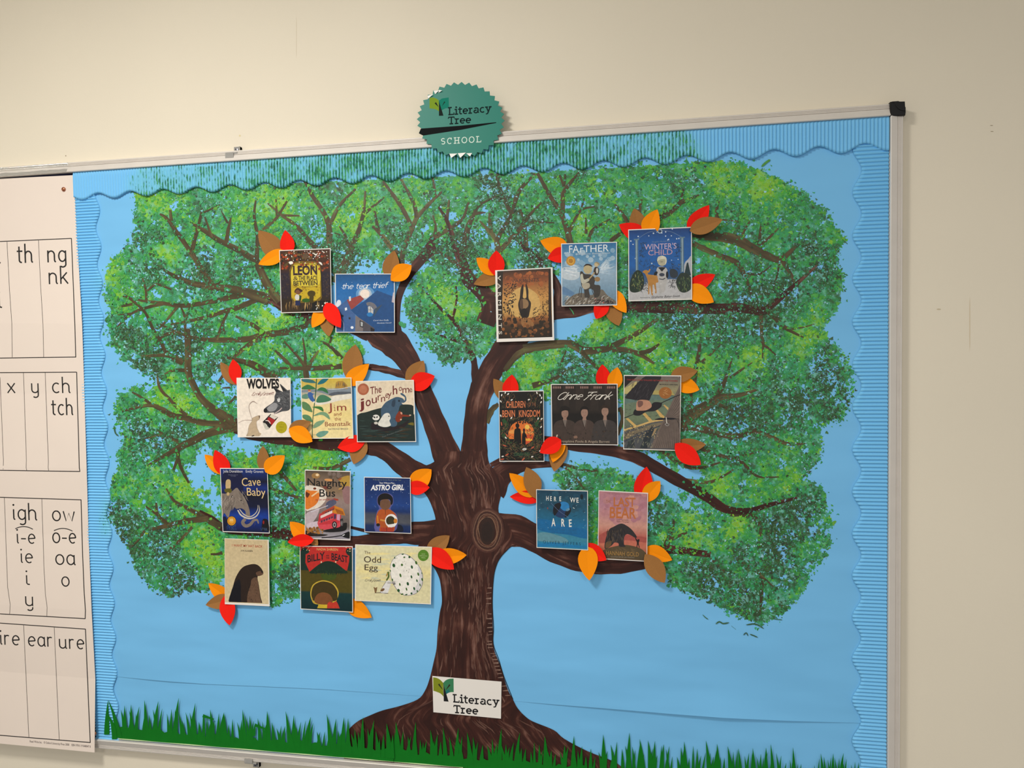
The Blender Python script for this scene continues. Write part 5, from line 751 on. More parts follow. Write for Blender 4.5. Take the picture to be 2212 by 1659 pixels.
cover(t1, [(1128, 683), (1920, 682), (1922, 1465), (1135, 1465)], [(0, (20, 76, 128)), (.25, (26, 104, 172)), (.45, (40, 110, 176)), (.7, (70, 124, 178)), (1, (62, 108, 160))],
 [('e', (96, 150, 200), 1530, 955, 125, 105), ('e', (170, 190, 208), 1528, 952, 88, 76), ('e', (240, 226, 214), 1525, 950, 64, 58), ('c', (220, 226, 236), [(1142, 1090), (1165, 1035), (1200, 1040), (1208, 1085), (1175, 1120), (1150, 1125)]), ('p', (64, 98, 150), [(1142, 1145), (1285, 1030), (1395, 1225), (1395, 1455), (1142, 1455)]), ('p', (150, 66, 62), [(1285, 1030), (1462, 970), (1515, 1020), (1345, 1165)]), ('p', (30, 76, 130), [(1335, 1165), (1512, 1050), (1685, 905), (1918, 990), (1918, 1455), (1640, 1455), (1400, 1225)]), ('p', (120, 112, 112), [(1400, 1235), (1640, 1400), (1645, 1460), (1395, 1460)]), ('p', (78, 76, 84), [(1500, 1310), (1650, 1405), (1650, 1460), (1500, 1460)]),
  ('c', (110, 110, 118), [(1545, 1070), (1600, 1060), (1660, 1090), (1690, 1150), (1660, 1170), (1600, 1110), (1560, 1110)]), ('p', (60, 78, 96), [(1655, 1150), (1760, 1088), (1690, 1180), (1640, 1260)]), ('p', (190, 190, 188), [(1565, 1120), (1600, 1112), (1640, 1160), (1635, 1215), (1570, 1200)]), ('s', (50, 60, 80), 5, [(1600, 1112), (1598, 1210)]), ('s', (50, 60, 80), 4, [(1568, 1160), (1640, 1168)]), ('e', (40, 122, 186), 1590, 1225, 40, 28),
  ('p', (230, 236, 240), [(1258, 1140), (1285, 1130), (1290, 1165), (1262, 1175)]), ('p', (40, 44, 60), [(1215, 1225), (1245, 1235), (1240, 1262), (1215, 1255)]), ('p', (40, 44, 60), [(1310, 1260), (1335, 1265), (1332, 1292), (1308, 1285)]), ('p', (32, 32, 40), [(1455, 1300), (1508, 1325), (1500, 1400), (1460, 1385)]), ('p', (170, 176, 178), [(1468, 1318), (1500, 1332), (1494, 1385), (1470, 1376)]), ('p', (32, 32, 40), [(1600, 1395), (1655, 1420), (1650, 1455), (1602, 1455)]), ('e', (226, 232, 240), 1355, 1398, 20, 18), ('p', (214, 222, 230), [(1312, 990), (1338, 984), (1340, 1040), (1316, 1050)]), ('s', (150, 170, 206), 10, [(1210, 1290), (1240, 1340), (1245, 1450)]), ('p', (190, 180, 190), [(1900, 930), (1918, 935), (1918, 1070), (1880, 1060)]), ('d', (190, 210, 230), 5, (1200, 700, 1800, 900), (3, 5))],
 [('inf', 'the tear thief', (1218, 888), (1820, 868), 46, (236, 240, 244), dict(wt=.15, shear=.2, gap=.06)), ('inf', 'carol ann', (1630, 1312), (1790, 1308), 11, (200, 214, 230), dict(shear=.3)), ('b', 'Carol Ann Duffy', (1640, 1312), (1840, 1308), 16, (206, 218, 234), dict(shear=.3)), ('b', 'Nicoletta Ceccoli', (1685, 1345), (1872, 1341), 16, (206, 218, 234), dict(shear=.3))][0:1] + [('b', 'Carol Ann Duffy', (1635, 1312), (1840, 1308), 17, (206, 218, 234), dict(shear=.3)), ('b', 'Nicoletta Ceccoli', (1685, 1347), (1875, 1342), 17, (206, 218, 234), dict(shear=.3))],
 'square night blue book cover with rooftops and a pale moon', d=.0086)
t1 = (1060, 575, 5.6)
cover(t1, [(54, 50), (748, 14), (768, 896), (72, 918)], [(0, (50, 34, 22)), (.16, (136, 76, 40)), (.4, (196, 142, 76)), (.6, (198, 154, 86)), (.72, (150, 92, 46)), (.82, (66, 46, 28)), (1, (34, 28, 18))],
 [('d', [(168, 96, 48), (150, 80, 40), (120, 64, 34)], 70, (190, 80, 680, 230), (8, 30), 3), ('c', (206, 166, 98), [(250, 330), (400, 250), (560, 340), (600, 500), (540, 610), (300, 610), (220, 480)]), ('p', (38, 28, 20), [(80, 60), (150, 60), (140, 400), (150, 870), (92, 870)]), ('p', (40, 28, 20), [(700, 40), (732, 38), (748, 872), (700, 872)]), ('d', [(150, 92, 46), (96, 60, 34), (44, 34, 22), (120, 76, 40)], 110, (150, 640, 700, 860), (8, 26), 5),
  ('c', (44, 34, 26), [(352, 380), (360, 290), (382, 225), (396, 225), (396, 300), (390, 380), (430, 380), (428, 300), (420, 225), (434, 220), (455, 290), (458, 390), (488, 450), (470, 560), (450, 620), (380, 625), (345, 540), (332, 460)]), ('e', (142, 112, 78), 405, 455, 54, 60), ('c', (88, 66, 48), [(355, 420), (385, 400), (390, 520), (355, 500)]), ('e', (30, 24, 20), 405, 565, 42, 55), ('c', (150, 104, 60), [(370, 640), (430, 625), (500, 660), (520, 720), (440, 740), (380, 720)]),
  ('l', [(30, 22, 20), (44, 28, 24)], 60, (150, 210, 300, 420), (14, 34), 12, (-80, 40), 6), ('l', [(30, 22, 20)], 40, (150, 400, 280, 640), (14, 50), 9, (70, 110), 7), ('d', (34, 24, 22), 16, (150, 400, 270, 560), (8, 13), 8), ('l', [(40, 28, 24)], 46, (500, 480, 640, 660), (12, 26), 9, (-60, 20), 9), ('l', [(60, 40, 26)], 40, (560, 240, 700, 400), (10, 30), 5, (-60, 60), 10), ('l', [(52, 34, 24)], 50, (630, 400, 710, 660), (10, 40), 8, (60, 120), 12), ('l', [(36, 26, 20)], 40, (250, 590, 620, 680), (16, 40), 7, (-120, -60), 14)],
 [('b', 'VARMINTS.', (250, 200), (598, 182), 40, (56, 34, 22)), ] + [('b', ch_, (122 - 0, y_), (122, y_ + 42), 40, (214, 206, 190), dict(up=(-1, .02))) for ch_, y_ in []] + [('b', 'VARMINTS', (82, 112), (98, 825), 38, (214, 208, 194), dict(up=(1, 0.02), sp=1.7, off=.01))],
 'sepia book cover in a wide white margin with a dark long-eared head', d=.0096, margin=(.035, .014, .03, .045))
t1 = (1205, 520, 6.563)
cover(t1, [(47, 40), (838, 15), (840, 916), (52, 932)], [(0, (44, 104, 156)), (.14, (72, 132, 172)), (.3, (104, 150, 184)), (.5, (150, 176, 196)), (.75, (120, 152, 176)), (1, (106, 130, 146))],
 [('d', [(132, 168, 194), (96, 142, 178), (160, 186, 204)], 60, (80, 130, 810, 420), (14, 44), 2), ('c', (190, 202, 210), [(60, 390), (200, 380), (300, 420), (300, 520), (200, 560), (60, 520)]), ('l', [(214, 222, 228), (180, 198, 212)], 50, (60, 340, 200, 480), (80, 150), 12, (0, 20), 3), ('l', [(200, 214, 224), (168, 192, 210)], 44, (580, 380, 640, 460), (90, 190), 12, (-65, 10), 4), ('p', (92, 128, 164), [(55, 660), (90, 650), (240, 740), (200, 790), (55, 760)]),
  ('c', (112, 104, 92), [(110, 915), (190, 790), (330, 740), (480, 770), (620, 690), (700, 770), (825, 860), (830, 905), (500, 912)]), ('l', [(206, 204, 196), (50, 48, 48), (156, 146, 130), (80, 66, 58)], 150, (130, 770, 800, 890), (24, 90), 7, (100, 160), 5), ('p', (58, 46, 44), [(520, 905), (560, 830), (760, 850), (800, 900)]), ('d', (176, 60, 56), 9, (500, 815, 660, 890), (5, 9), 4), ('e', (190, 136, 44), 184, 286, 66, 68), ('e', (214, 168, 70), 184, 286, 46, 48), ('e', (176, 122, 38), 184, 286, 32, 34),
  ('c', (62, 58, 54), [(315, 460), (345, 435), (380, 470), (470, 480), (530, 540), (520, 620), (600, 640), (590, 780), (520, 800), (500, 700), (440, 690), (455, 800), (385, 810), (370, 690), (335, 640)]), ('c', (186, 184, 166), [(320, 490), (350, 470), (372, 550), (440, 530), (440, 570), (350, 610), (325, 560)]), ('c', (172, 164, 144), [(350, 610), (440, 600), (450, 660), (380, 690), (345, 650)]), ('e', (184, 168, 128), 424, 405, 62, 66), ('c', (50, 40, 34), [(362, 370), (400, 330), (460, 335), (492, 370), (420, 348)]), ('e', (60, 50, 42), 545, 430, 40, 62), ('e', (196, 178, 140), 548, 335, 32, 36), ('c', (150, 138, 110), [(516, 320), (550, 300), (590, 320), (585, 350), (550, 318)]), ('e', (196, 196, 186), 556, 425, 16, 40), ('e', (150, 120, 80), 560, 545, 40, 34), ('s', (178, 152, 108), 18, [(440, 545), (490, 490), (520, 450)]), ('s', (40, 36, 34), 8, [(320, 650), (295, 780)]), ('s', (40, 36, 34), 8, [(340, 660), (328, 800)]), ('s', (40, 36, 34), 8, [(480, 680), (505, 760)])],
 [('b', 'FA', (160, 172), (298, 168), 104, (226, 234, 238)), ('b', 'r', (318, 168), (358, 166), 100, (226, 234, 238)), ('b', 'THER', (366, 165), (722, 150), 98, (226, 234, 238)), ('b', 'Grahame Baker-Smith', (270, 200), (740, 184), 24, (190, 204, 214), dict(shear=.2))],
 'pale sky blue book cover with seated figures on a rocky peak and gold seal', d=.0112)
t1 = (1330, 430, 6.912)
cover(t1, [(187, 455), (1137, 415), (1140, 1502), (190, 1527)], [(0, (24, 60, 116)), (.15, (28, 86, 156)), (.5, (30, 96, 168)), (.62, (34, 84, 140)), (.78, (80, 100, 122)), (.84, (176, 176, 178)), (1, (196, 194, 192))],
 [('d', (200, 214, 228), 26, (210, 440, 1120, 1000), (5, 12), 6), ('e', (170, 190, 200), 660, 480, 36, 34), ('e', (24, 44, 80), 660, 480, 24, 22), ('s', (110, 134, 160), 5, [(320, 600), (480, 500), (660, 470), (830, 490), (990, 570)]), ('c', (176, 180, 186), [(1135, 860), (1080, 900), (1030, 960), (1020, 1100), (1135, 1150)]), ('c', (186, 186, 188), [(192, 1380), (420, 1280), (600, 1230), (900, 1200), (1136, 1350), (1136, 1490), (192, 1510)]),
  ('p', (86, 116, 136), [(290, 600), (335, 600), (338, 1070), (296, 1070)]), ('p', (140, 164, 176), [(300, 610), (318, 610), (320, 1060), (304, 1060)]), ('p', (96, 126, 144), [(272, 596), (350, 592), (350, 612), (274, 616)]), ('p', (86, 116, 136), [(965, 575), (1015, 575), (1022, 1080), (968, 1100)]), ('p', (146, 168, 180), [(985, 580), (1002, 580), (1006, 1080), (988, 1085)]), ('p', (96, 126, 144), [(955, 568), (1032, 562), (1032, 580), (956, 588)]),
  ('l', [(30, 48, 70), (44, 66, 84)], 44, (345, 640, 440, 860), (20, 60), 7, (0, 180), 3), ('l', [(30, 48, 70)], 30, (900, 660, 960, 860), (20, 60), 7, (0, 180), 4), ('l', [(26, 40, 58), (50, 70, 90)], 70, (350, 920, 960, 1060), (30, 80), 7, (-140, 40), 5), ('p', (34, 56, 60), [(1020, 1140), (1060, 960), (1080, 940), (1130, 1140)]),
  ('c', (34, 50, 40), [(215, 1240), (260, 1120), (330, 1060), (400, 1110), (425, 1230), (400, 1350), (300, 1395), (215, 1370)]), ('l', [(96, 116, 70), (60, 86, 60), (150, 150, 90)], 60, (240, 1080, 400, 1340), (20, 50), 9, (60, 120), 6), ('c', (38, 52, 44), [(900, 1240), (940, 1140), (990, 1100), (1080, 1120), (1132, 1200), (1132, 1330), (1040, 1395), (950, 1370)]), ('l', [(100, 118, 72), (56, 84, 62)], 56, (930, 1140, 1110, 1350), (20, 50), 9, (60, 120), 7), ('c', (44, 54, 64), [(810, 1060), (860, 1040), (920, 1080), (925, 1150), (870, 1180), (815, 1150)]), ('l', [(40, 44, 50)], 30, (810, 1180, 900, 1310), (30, 60), 7, (0, 180), 8), ('l', [(44, 46, 52)], 30, (370, 1240, 470, 1360), (30, 60), 7, (0, 180), 9),
  ('c', (180, 128, 62), [(400, 1090), (440, 1060), (490, 1075), (480, 1120), (520, 1130), (630, 1150), (635, 1240), (600, 1260), (610, 1390), (590, 1400), (575, 1290), (550, 1290), (555, 1425), (535, 1425), (510, 1290), (500, 1420), (485, 1410), (480, 1230), (440, 1120)]), ('p', (180, 128, 62), [(480, 1090), (505, 1040), (522, 1050), (500, 1100)]), ('c', (180, 178, 176), [(610, 1050), (650, 1010), (740, 1020), (775, 1080), (765, 1230), (750, 1280), (735, 1370), (700, 1400), (650, 1390), (640, 1250), (620, 1140)]), ('c', (30, 34, 40), [(640, 1020), (740, 1020), (720, 1050), (690, 1080), (660, 1050)]), ('e', (26, 30, 34), 598, 1110, 36, 22, -50), ('e', (26, 30, 34), 768, 1130, 18, 52), ('e', (60, 66, 80), 690, 1130, 40, 26), ('s', (40, 46, 60), 12, [(650, 1190), (700, 1200), (740, 1180)]), ('e', (176, 172, 148), 692, 925, 70, 74), ('c', (208, 206, 186), [(620, 930), (630, 870), (690, 845), (750, 870), (762, 930), (740, 980), (735, 900), (660, 905)]), ('d', (70, 70, 70), 2, (665, 935, 720, 940), (6, 8), 3), ('d', (200, 200, 196), 22, (420, 1250, 700, 1470), (5, 9), 12)],
 [('b', "Angela McAllister", (540, 650), (815, 636), 20, (110, 140, 176), dict(shear=.25)), ('b', "WINTER'S", (428, 758), (908, 738), 82, (196, 172, 196), dict(off=.004)), ('b', 'CHILD', (486, 842), (848, 826), 78, (186, 150, 172), dict(off=.004)), ('b', 'illustrated by', (365, 1478), (515, 1474), 16, (84, 80, 80)), ('b', 'Grahame Baker-Smith', (530, 1480), (955, 1462), 32, (50, 46, 46), dict(shear=.35))],
 'blue snowy book cover with a pale figure and a golden deer')
t1 = (470, 740, 6.912)
cover(t1, [(283, 525), (1090, 525), (1100, 1412), (300, 1415)], [(0, (240, 228, 212)), (1, (242, 231, 218))],
 [('c', (72, 74, 78), [(690, 1000), (730, 960), (840, 880), (850, 800), (870, 740), (830, 665), (960, 730), (970, 720), (930, 615), (1040, 710), (1082, 720), (1085, 985), (960, 1030), (850, 1070), (840, 1045), (760, 1050), (700, 1040)]), ('l', [(34, 34, 38), (120, 122, 124), (96, 98, 100)], 110, (860, 740, 1060, 950), (30, 80), 6, (-20, 60), 3), ('c', (150, 150, 152), [(740, 980), (840, 900), (900, 930), (860, 1010), (780, 1030)]), ('p', (30, 30, 32), [(935, 620), (975, 715), (1030, 730)]), ('p', (30, 30, 32), [(838, 675), (870, 735), (940, 735)]), ('e', (24, 24, 26), 715, 1015, 28, 34), ('e', (208, 208, 206), 912, 855, 22, 34), ('s', (196, 176, 172), 14, [(850, 1062), (920, 1015), (960, 975)]),
  ('p', (26, 24, 26), [(790, 1065), (905, 1115), (775, 1278), (672, 1185)]), ('p', (214, 204, 190), [(800, 1070), (898, 1115), (850, 1150), (775, 1105)]), ('p', (170, 30, 34), [(760, 1110), (862, 1160), (810, 1235), (735, 1165)]), ('s', (226, 220, 208), 12, [(715, 1165), (760, 1170), (790, 1210)]), ('s', (226, 220, 208), 8, [(700, 1200), (740, 1240)]), ('c', (196, 194, 180), [(675, 1195), (775, 1280), (735, 1300), (712, 1290)]),
  ('c', (192, 170, 140), [(515, 1130), (590, 1095), (632, 1090), (625, 1140), (580, 1180), (590, 1270), (620, 1340), (650, 1358), (610, 1402), (435, 1402), (455, 1340), (470, 1240), (510, 1180)]), ('s', (120, 96, 78), 3, [(515, 1130), (590, 1095), (632, 1092), (622, 1145), (582, 1180), (590, 1270), (618, 1340), (610, 1398)]), ('s', (120, 96, 78), 3, [(515, 1140), (510, 1180), (470, 1240), (450, 1345), (436, 1400)]), ('s', (150, 128, 116), [4, 8, 8, 14, 4], [(515, 1140), (475, 1010), (475, 930), (530, 880), (595, 915)]), ('s', (150, 128, 116), [8, 4], [(515, 1160), (400, 1160), (310, 1200)]), ('p', (90, 66, 52), [(612, 1100), (634, 1090), (624, 1138)]), ('e', (40, 34, 32), 528, 1392, 22, 8, -20), ('e', (176, 164, 20), 953, 1265, 84, 90), ('l', [(150, 138, 16)], 4, (895, 1215, 915, 1310), (90, 100), 8, (0, 4), 9)],
 [('b', 'WOLVES', (432, 682), (920, 678), 132, (14, 12, 14), dict(off=.045)), ('inf', 'Emily', (505, 795), (655, 782), 30, (120, 52, 50), dict(wt=.17, shear=.35, gap=.05)), ('inf', 'Gravett', (668, 790), (832, 778), 30, (120, 52, 50), dict(wt=.17, shear=.35, gap=.05))],
 'white book cover with heavy black heading, grey wolf head and beige mouse')
cover(t1, [(1238, 532), (1998, 522), (2028, 1432), (1268, 1437)], [(0, (206, 176, 66)), (.14, (200, 178, 92)), (.2, (178, 174, 152)), (.27, (176, 168, 148)), (.33, (226, 208, 160)), (.6, (236, 214, 142)), (1, (240, 222, 164))],
 [('c', (128, 138, 148), [(1246, 712), (1500, 700), (1700, 690), (1995, 672), (1998, 745), (1880, 750), (1700, 790), (1500, 740), (1250, 745)]), ('c', (84, 90, 100), [(1660, 770), (1780, 735), (1995, 738), (1990, 765), (1800, 778), (1700, 795)]), ('c', (226, 220, 206), [(1470, 880), (1640, 850), (1720, 800), (1860, 780), (1995, 765), (2000, 830), (1800, 870), (1600, 920), (1480, 930)]), ('p', (176, 136, 60), [(1755, 680), (1770, 590), (1800, 575), (1870, 572), (1895, 590), (1940, 640), (1940, 690)]), ('l', [(80, 80, 84), (120, 96, 50)], 16, (1760, 580, 1920, 620), (50, 90), 8, (84, 96), 2), ('s', (196, 198, 200), 10, [(1650, 700), (1800, 695), (1990, 660)]),
  ('s', (44, 90, 66), [16, 14, 12, 14], [(1478, 535), (1468, 700), (1450, 880), (1430, 1060), (1415, 1250), (1415, 1430)]), ('c', (54, 110, 112), [(1252, 545), (1300, 536), (1420, 560), (1465, 605), (1340, 598), (1270, 580)]), ('c', (28, 110, 122), [(1490, 622), (1540, 560), (1590, 536), (1660, 534), (1600, 600), (1540, 622)]), ('c', (56, 114, 70), [(1250, 690), (1310, 640), (1370, 632), (1465, 690), (1350, 700)]), ('c', (50, 112, 66), [(1485, 715), (1545, 668), (1620, 690), (1650, 760), (1560, 720)]), ('c', (96, 140, 120), [(1250, 800), (1320, 765), (1380, 800), (1340, 840), (1260, 832)]), ('c', (66, 122, 90), [(1475, 890), (1510, 800), (1590, 782), (1700, 850), (1600, 890)]), ('c', (88, 130, 84), [(1250, 900), (1300, 885), (1370, 930), (1410, 1010), (1405, 1040), (1280, 990)]), ('c', (60, 120, 56), [(1415, 965), (1480, 952), (1560, 965), (1580, 1030), (1500, 990)]), ('c', (120, 158, 120), [(1430, 1100), (1500, 1050), (1580, 1035), (1650, 1070), (1675, 1150), (1560, 1080)]), ('c', (84, 134, 96), [(1262, 1090), (1320, 1075), (1390, 1110), (1410, 1190), (1290, 1140)]), ('c', (124, 160, 124), [(1425, 1280), (1470, 1190), (1600, 1160), (1530, 1240)]), ('c', (108, 156, 138), [(1470, 1375), (1540, 1325), (1655, 1325), (1600, 1390), (1520, 1415)]), ('s', (70, 110, 86), 4, [(1415, 1380), (1470, 1375)]), ('s', (60, 100, 70), 4, [(1425, 1090), (1500, 1075)]),
  ('c', (56, 96, 160), [(1345, 760), (1380, 740), (1425, 760), (1455, 765), (1420, 785), (1450, 860), (1440, 890), (1395, 870), (1360, 820)]), ('e', (208, 160, 120), 1372, 722, 22, 18), ('e', (170, 80, 50), 1368, 710, 24, 10), ('e', (236, 232, 220), 1440, 888, 10, 14)],
 [('slab', 'i', (1739, 1018), (1760, 1018), 60, (140, 52, 36), dict(wt=.12)), ('b', 'J', (1650, 1022), (1706, 1018), 112, (140, 52, 36)), ('b', 'm', (1785, 1018), (1922, 1015), 108, (140, 52, 36)), ('b', 'and', (1736, 1092), (1848, 1088), 48, (140, 58, 40)), ('b', 'the', (1748, 1165), (1842, 1163), 50, (140, 58, 40)), ('b', 'Beanstalk', (1605, 1250), (1988, 1242), 66, (140, 58, 40)), ('b', 'RAYMOND BRIGGS', (1655, 1305), (1950, 1298), 24, (90, 96, 100))],
 'yellow book cover with a tall green climbing plant and red title')
t1 = (720, 740, 6.146)
cover(t1, [(297, 512), (1068, 495), (1100, 1320), (315, 1322)], [(0, (224, 208, 182)), (.55, (228, 212, 186)), (.56, (30, 46, 44)), (1, (22, 40, 42))],
 [('c', (30, 44, 40), [(312, 985), (450, 920), (640, 865), (860, 825), (1076, 842), (1085, 1000), (1090, 1305), (318, 1308)]), ('l', [(48, 66, 62), (18, 30, 32), (60, 46, 30)], 60, (325, 1010, 900, 1290), (60, 180), 14, (-6, 6), 3), ('c', (112, 100, 36), [(990, 1080), (1040, 1060), (1085, 1075), (1082, 1100), (1030, 1095)]), ('c', (34, 24, 28), [(500, 1120), (520, 1060), (620, 1110), (760, 1120), (900, 1090), (1000, 1030), (960, 1110), (860, 1150), (640, 1180), (520, 1160)]),
  ('c', (64, 90, 112), [(632, 900), (650, 850), (700, 790), (790, 740), (850, 722), (920, 740), (945, 770), (950, 730), (925, 710), (895, 690), (892, 672), (915, 672), (960, 710), (970, 770), (935, 800), (905, 800), (920, 822), (880, 850), (850, 1000), (840, 1100), (760, 1110), (650, 1010)]), ('c', (44, 62, 80), [(772, 830), (790, 765), (825, 760), (815, 840), (795, 855)]), ('e', (24, 30, 40), 873, 774, 12, 14), ('c', (222, 220, 210), [(592, 1090), (630, 1010), (680, 945), (740, 940), (760, 1000), (745, 1040), (762, 1100), (680, 1122)]), ('e', (226, 224, 216), 566, 995, 48, 38), ('e', (24, 26, 26), 548, 992, 10, 14, -30), ('e', (24, 26, 26), 580, 990, 9, 14, 20), ('e', (20, 22, 22), 527, 985, 9, 9), ('e', (200, 196, 186), 566, 1068, 26, 18), ('e', (30, 26, 26), 738, 978, 8, 8), ('c', (128, 48, 26), [(825, 990), (860, 925), (890, 910), (905, 950), (1010, 965), (1010, 985), (920, 985), (910, 1020), (870, 1055), (835, 1045)]), ('e', (210, 150, 124), 904, 938, 12, 18, -30), ('e', (214, 190, 160), 1020, 964, 14, 8), ('e', (220, 190, 160), 898, 1022, 12, 10), ('e', (170, 96, 66), 397, 620, 76, 78), ('e', (186, 116, 84), 397, 620, 50, 52)],
 [('b', 'The', (490, 690), (640, 660), 96, (110, 34, 32), dict(off=.006)), ('b', 'j', (340, 880), (412, 860), 130, (110, 34, 32), dict(off=.008)), ('b', 'o', (430, 850), (498, 836), 122, (110, 34, 32), dict(off=.008)), ('b', 'u', (512, 812), (578, 796), 108, (110, 34, 32)), ('b', 'r', (590, 770), (632, 756), 98, (110, 34, 32)), ('b', 'n', (634, 790), (688, 776), 92, (110, 34, 32)), ('b', 'e', (692, 738), (730, 726), 84, (110, 34, 32)), ('b', 'y', (722, 730), (776, 712), 80, (110, 34, 32)), ('b', 'h', (790, 692), (850, 682), 118, (110, 34, 32), dict(off=.008)), ('b', 'o', (870, 645), (912, 638), 78, (110, 34, 32)), ('b', 'm', (918, 672), (1008, 664), 96, (110, 34, 32)), ('b', 'e', (1012, 660), (1046, 655), 76, (110, 34, 32)), ('b', 'Fran Preston-Gannon', (650, 1262), (915, 1165), 16, (104, 112, 112))],
 'cream and dark green book cover with animals in a boat', d=.0098)
t1 = (1080, 840, 5.95)
g_ = [(78, 66, 46), (96, 78, 52), (60, 74, 44), (120, 84, 56), (54, 50, 40)]
cover(t1, [(-16, 28), (562, 20), (570, 936), (-6, 936)], [(0, (24, 22, 20)), (1, (22, 21, 19))],
 [('l', g_, 60, (20, 60, 200, 260), (24, 50), 7, (-150, -40), 2), ('l', g_, 60, (350, 60, 520, 260), (24, 50), 7, (-140, -30), 3), ('l', g_ + [(40, 84, 44)], 150, (10, 380, 180, 780), (24, 60), 9, (-150, -30), 4), ('l', g_ + [(40, 84, 44)], 150, (370, 380, 530, 780), (24, 60), 9, (-150, -30), 5), ('l', g_, 220, (60, 690, 500, 900), (26, 60), 8, (-60, 60), 6), ('l', g_, 60, (130, 370, 420, 430), (24, 50), 8, (-60, 60), 7), ('c', (34, 74, 40), [(30, 400), (60, 390), (95, 430), (90, 480), (50, 460)]), ('c', (34, 74, 40), [(450, 430), (490, 400), (510, 410), (480, 480), (455, 480)]), ('c', (34, 74, 40), [(30, 570), (80, 590), (70, 640), (30, 620)]),
  ('c', (222, 116, 50), [(105, 600), (120, 530), (160, 460), (230, 420), (330, 415), (400, 460), (435, 540), (430, 620), (390, 680), (330, 715), (240, 700), (140, 660)]), ('c', (226, 150, 76), [(120, 545), (200, 520), (330, 550), (430, 548), (420, 575), (300, 570), (140, 575)]), ('c', (206, 84, 44), [(320, 600), (420, 590), (425, 640), (390, 680), (330, 710)]), ('c', (236, 170, 60), [(330, 640), (400, 640), (410, 665), (340, 668)]), ('e', (234, 190, 84), 350, 490, 30, 31), ('l', [(22, 21, 19)], 70, (100, 410, 440, 430), (14, 30), 12, (60, 120), 9), ('c', (20, 18, 17), [(180, 650), (182, 560), (190, 520), (212, 505), (200, 480), (205, 450), (235, 445), (250, 475), (240, 505), (265, 525), (272, 640), (270, 700), (190, 700)]), ('c', (20, 18, 17), [(282, 700), (285, 590), (298, 560), (296, 520), (312, 508), (322, 525), (320, 560), (338, 590), (352, 650), (330, 620), (328, 720), (290, 720)]), ('p', (22, 21, 19), [(120, 645), (190, 645), (190, 700), (160, 690)]),
  ] + [('e', (232, 228, 220), x_, y_, 8, 16, a_) for x_, y_, a_ in [(68, 48, 15), (105, 66, 50), (22, 80, 20), (10, 160, -30), (150, 142, 60), (475, 52, -20), (515, 82, -20), (535, 115, 10), (372, 138, 70), (528, 172, 30), (10, 345, -20), (146, 374, 40), (490, 382, 20), (535, 386, 50), (528, 490, 40), (75, 628, -40), (545, 730, 40), (515, 795, 50), (35, 868, 80), (415, 872, 70)]] + [('e', (232, 228, 220), 315, 776, 28, 15, -10), ('e', (60, 50, 44), 315, 776, 26, 3, -14)] + [('e', (190, 88, 60), x_, y_, 26, 8, a_) for x_, y_, a_ in [(90, 845, -30), (420, 755, -30), (60, 730, 20), (30, 905, -10), (300, 905, -40), (90, 600, 60), (20, 450, 80)]],
 [('b', 'CHILDREN', (78, 244), (326, 240), 82, (216, 122, 76), dict(off=.014)), ('b', 'OF THE', (364, 220), (462, 216), 42, (150, 96, 66)), ('b', 'BENIN', (30, 362), (194, 358), 84, (216, 122, 76), dict(off=.014)), ('b', 'KINGDOM', (244, 360), (514, 356), 84, (216, 122, 76), dict(off=.014)), ('b', 'DINAH ORJI', (186, 862), (380, 860), 44, (30, 84, 56), dict(off=.01)), ('b', 'Historical adventure in the city of Benin', (160, 112), (380, 108), 14, (60, 70, 48)), ('b', 'A story of courage', (200, 88), (350, 85), 14, (60, 70, 48))][:5],
 'tall black book cover with orange title, sunset circle and leafy wreath')
t1 = (1050, 780, 6.637)
sh = [('p', (40, 33, 29), [(x, 345), (x + 95, 345), (x + 95, 720), (x, 720)]) for x in (1010, 1190, 1400, 1610, 1800 - 20)]
for x in (958, 1142, 1350, 1542, 1735): sh += [('p', (150, 116, 106), [(x + i * 25, 362), (x + i * 25 + 15, 362), (x + i * 25 + 15, 394), (x + i * 25, 394)]) for i in range(5)]
def bust(cx, top, w, coat, skin, hair, hat=False):
    r = [('c', coat, [(cx - w, 1190), (cx - w * 1.0, 960), (cx - w * .75, 870), (cx - 30, 840), (cx + 30, 840), (cx + w * .75, 870), (cx + w, 960), (cx + w, 1190)]), ('p', (120, 108, 100), [(cx - 30, 835), (cx + 30, 835), (cx + 5, 950)]), ('s', tuple(int(v * .7) for v in coat), 6, [(cx - 40, 845), (cx - 15, 920), (cx + 25, 1000)]), ('s', tuple(int(v * 1.35) for v in coat), 5, [(cx + 40, 845), (cx + 25, 930), (cx + 15, 980)]), ('p', skin, [(cx - 20, 780), (cx + 22, 780), (cx + 26, 845), (cx - 26, 845)]), ('e', skin, cx, top + 85, 50, 72), ('c', hair, [(cx - 62, top + 95), (cx - 55, top + 20), (cx, top - 10), (cx + 55, top + 20), (cx + 58, top + 90), (cx + 44, top + 45), (cx - 30, top + 40)])]
    if hat: r.append(('c', hair, [(cx - 70, top + 60), (cx - 60, top - 5), (cx + 10, top - 25), (cx + 70, top + 10), (cx + 62, top + 48), (cx, top + 40)]))
    return r + [('s', tuple(int(v * .75) for v in skin), 4, [(cx - 26, top + 78), (cx - 10, top + 76)]), ('s', tuple(int(v * .75) for v in skin), 4, [(cx + 10, top + 76), (cx + 26, top + 78)]), ('s', (120, 72, 66), 4, [(cx - 10, top + 128), (cx + 12, top + 127)])]
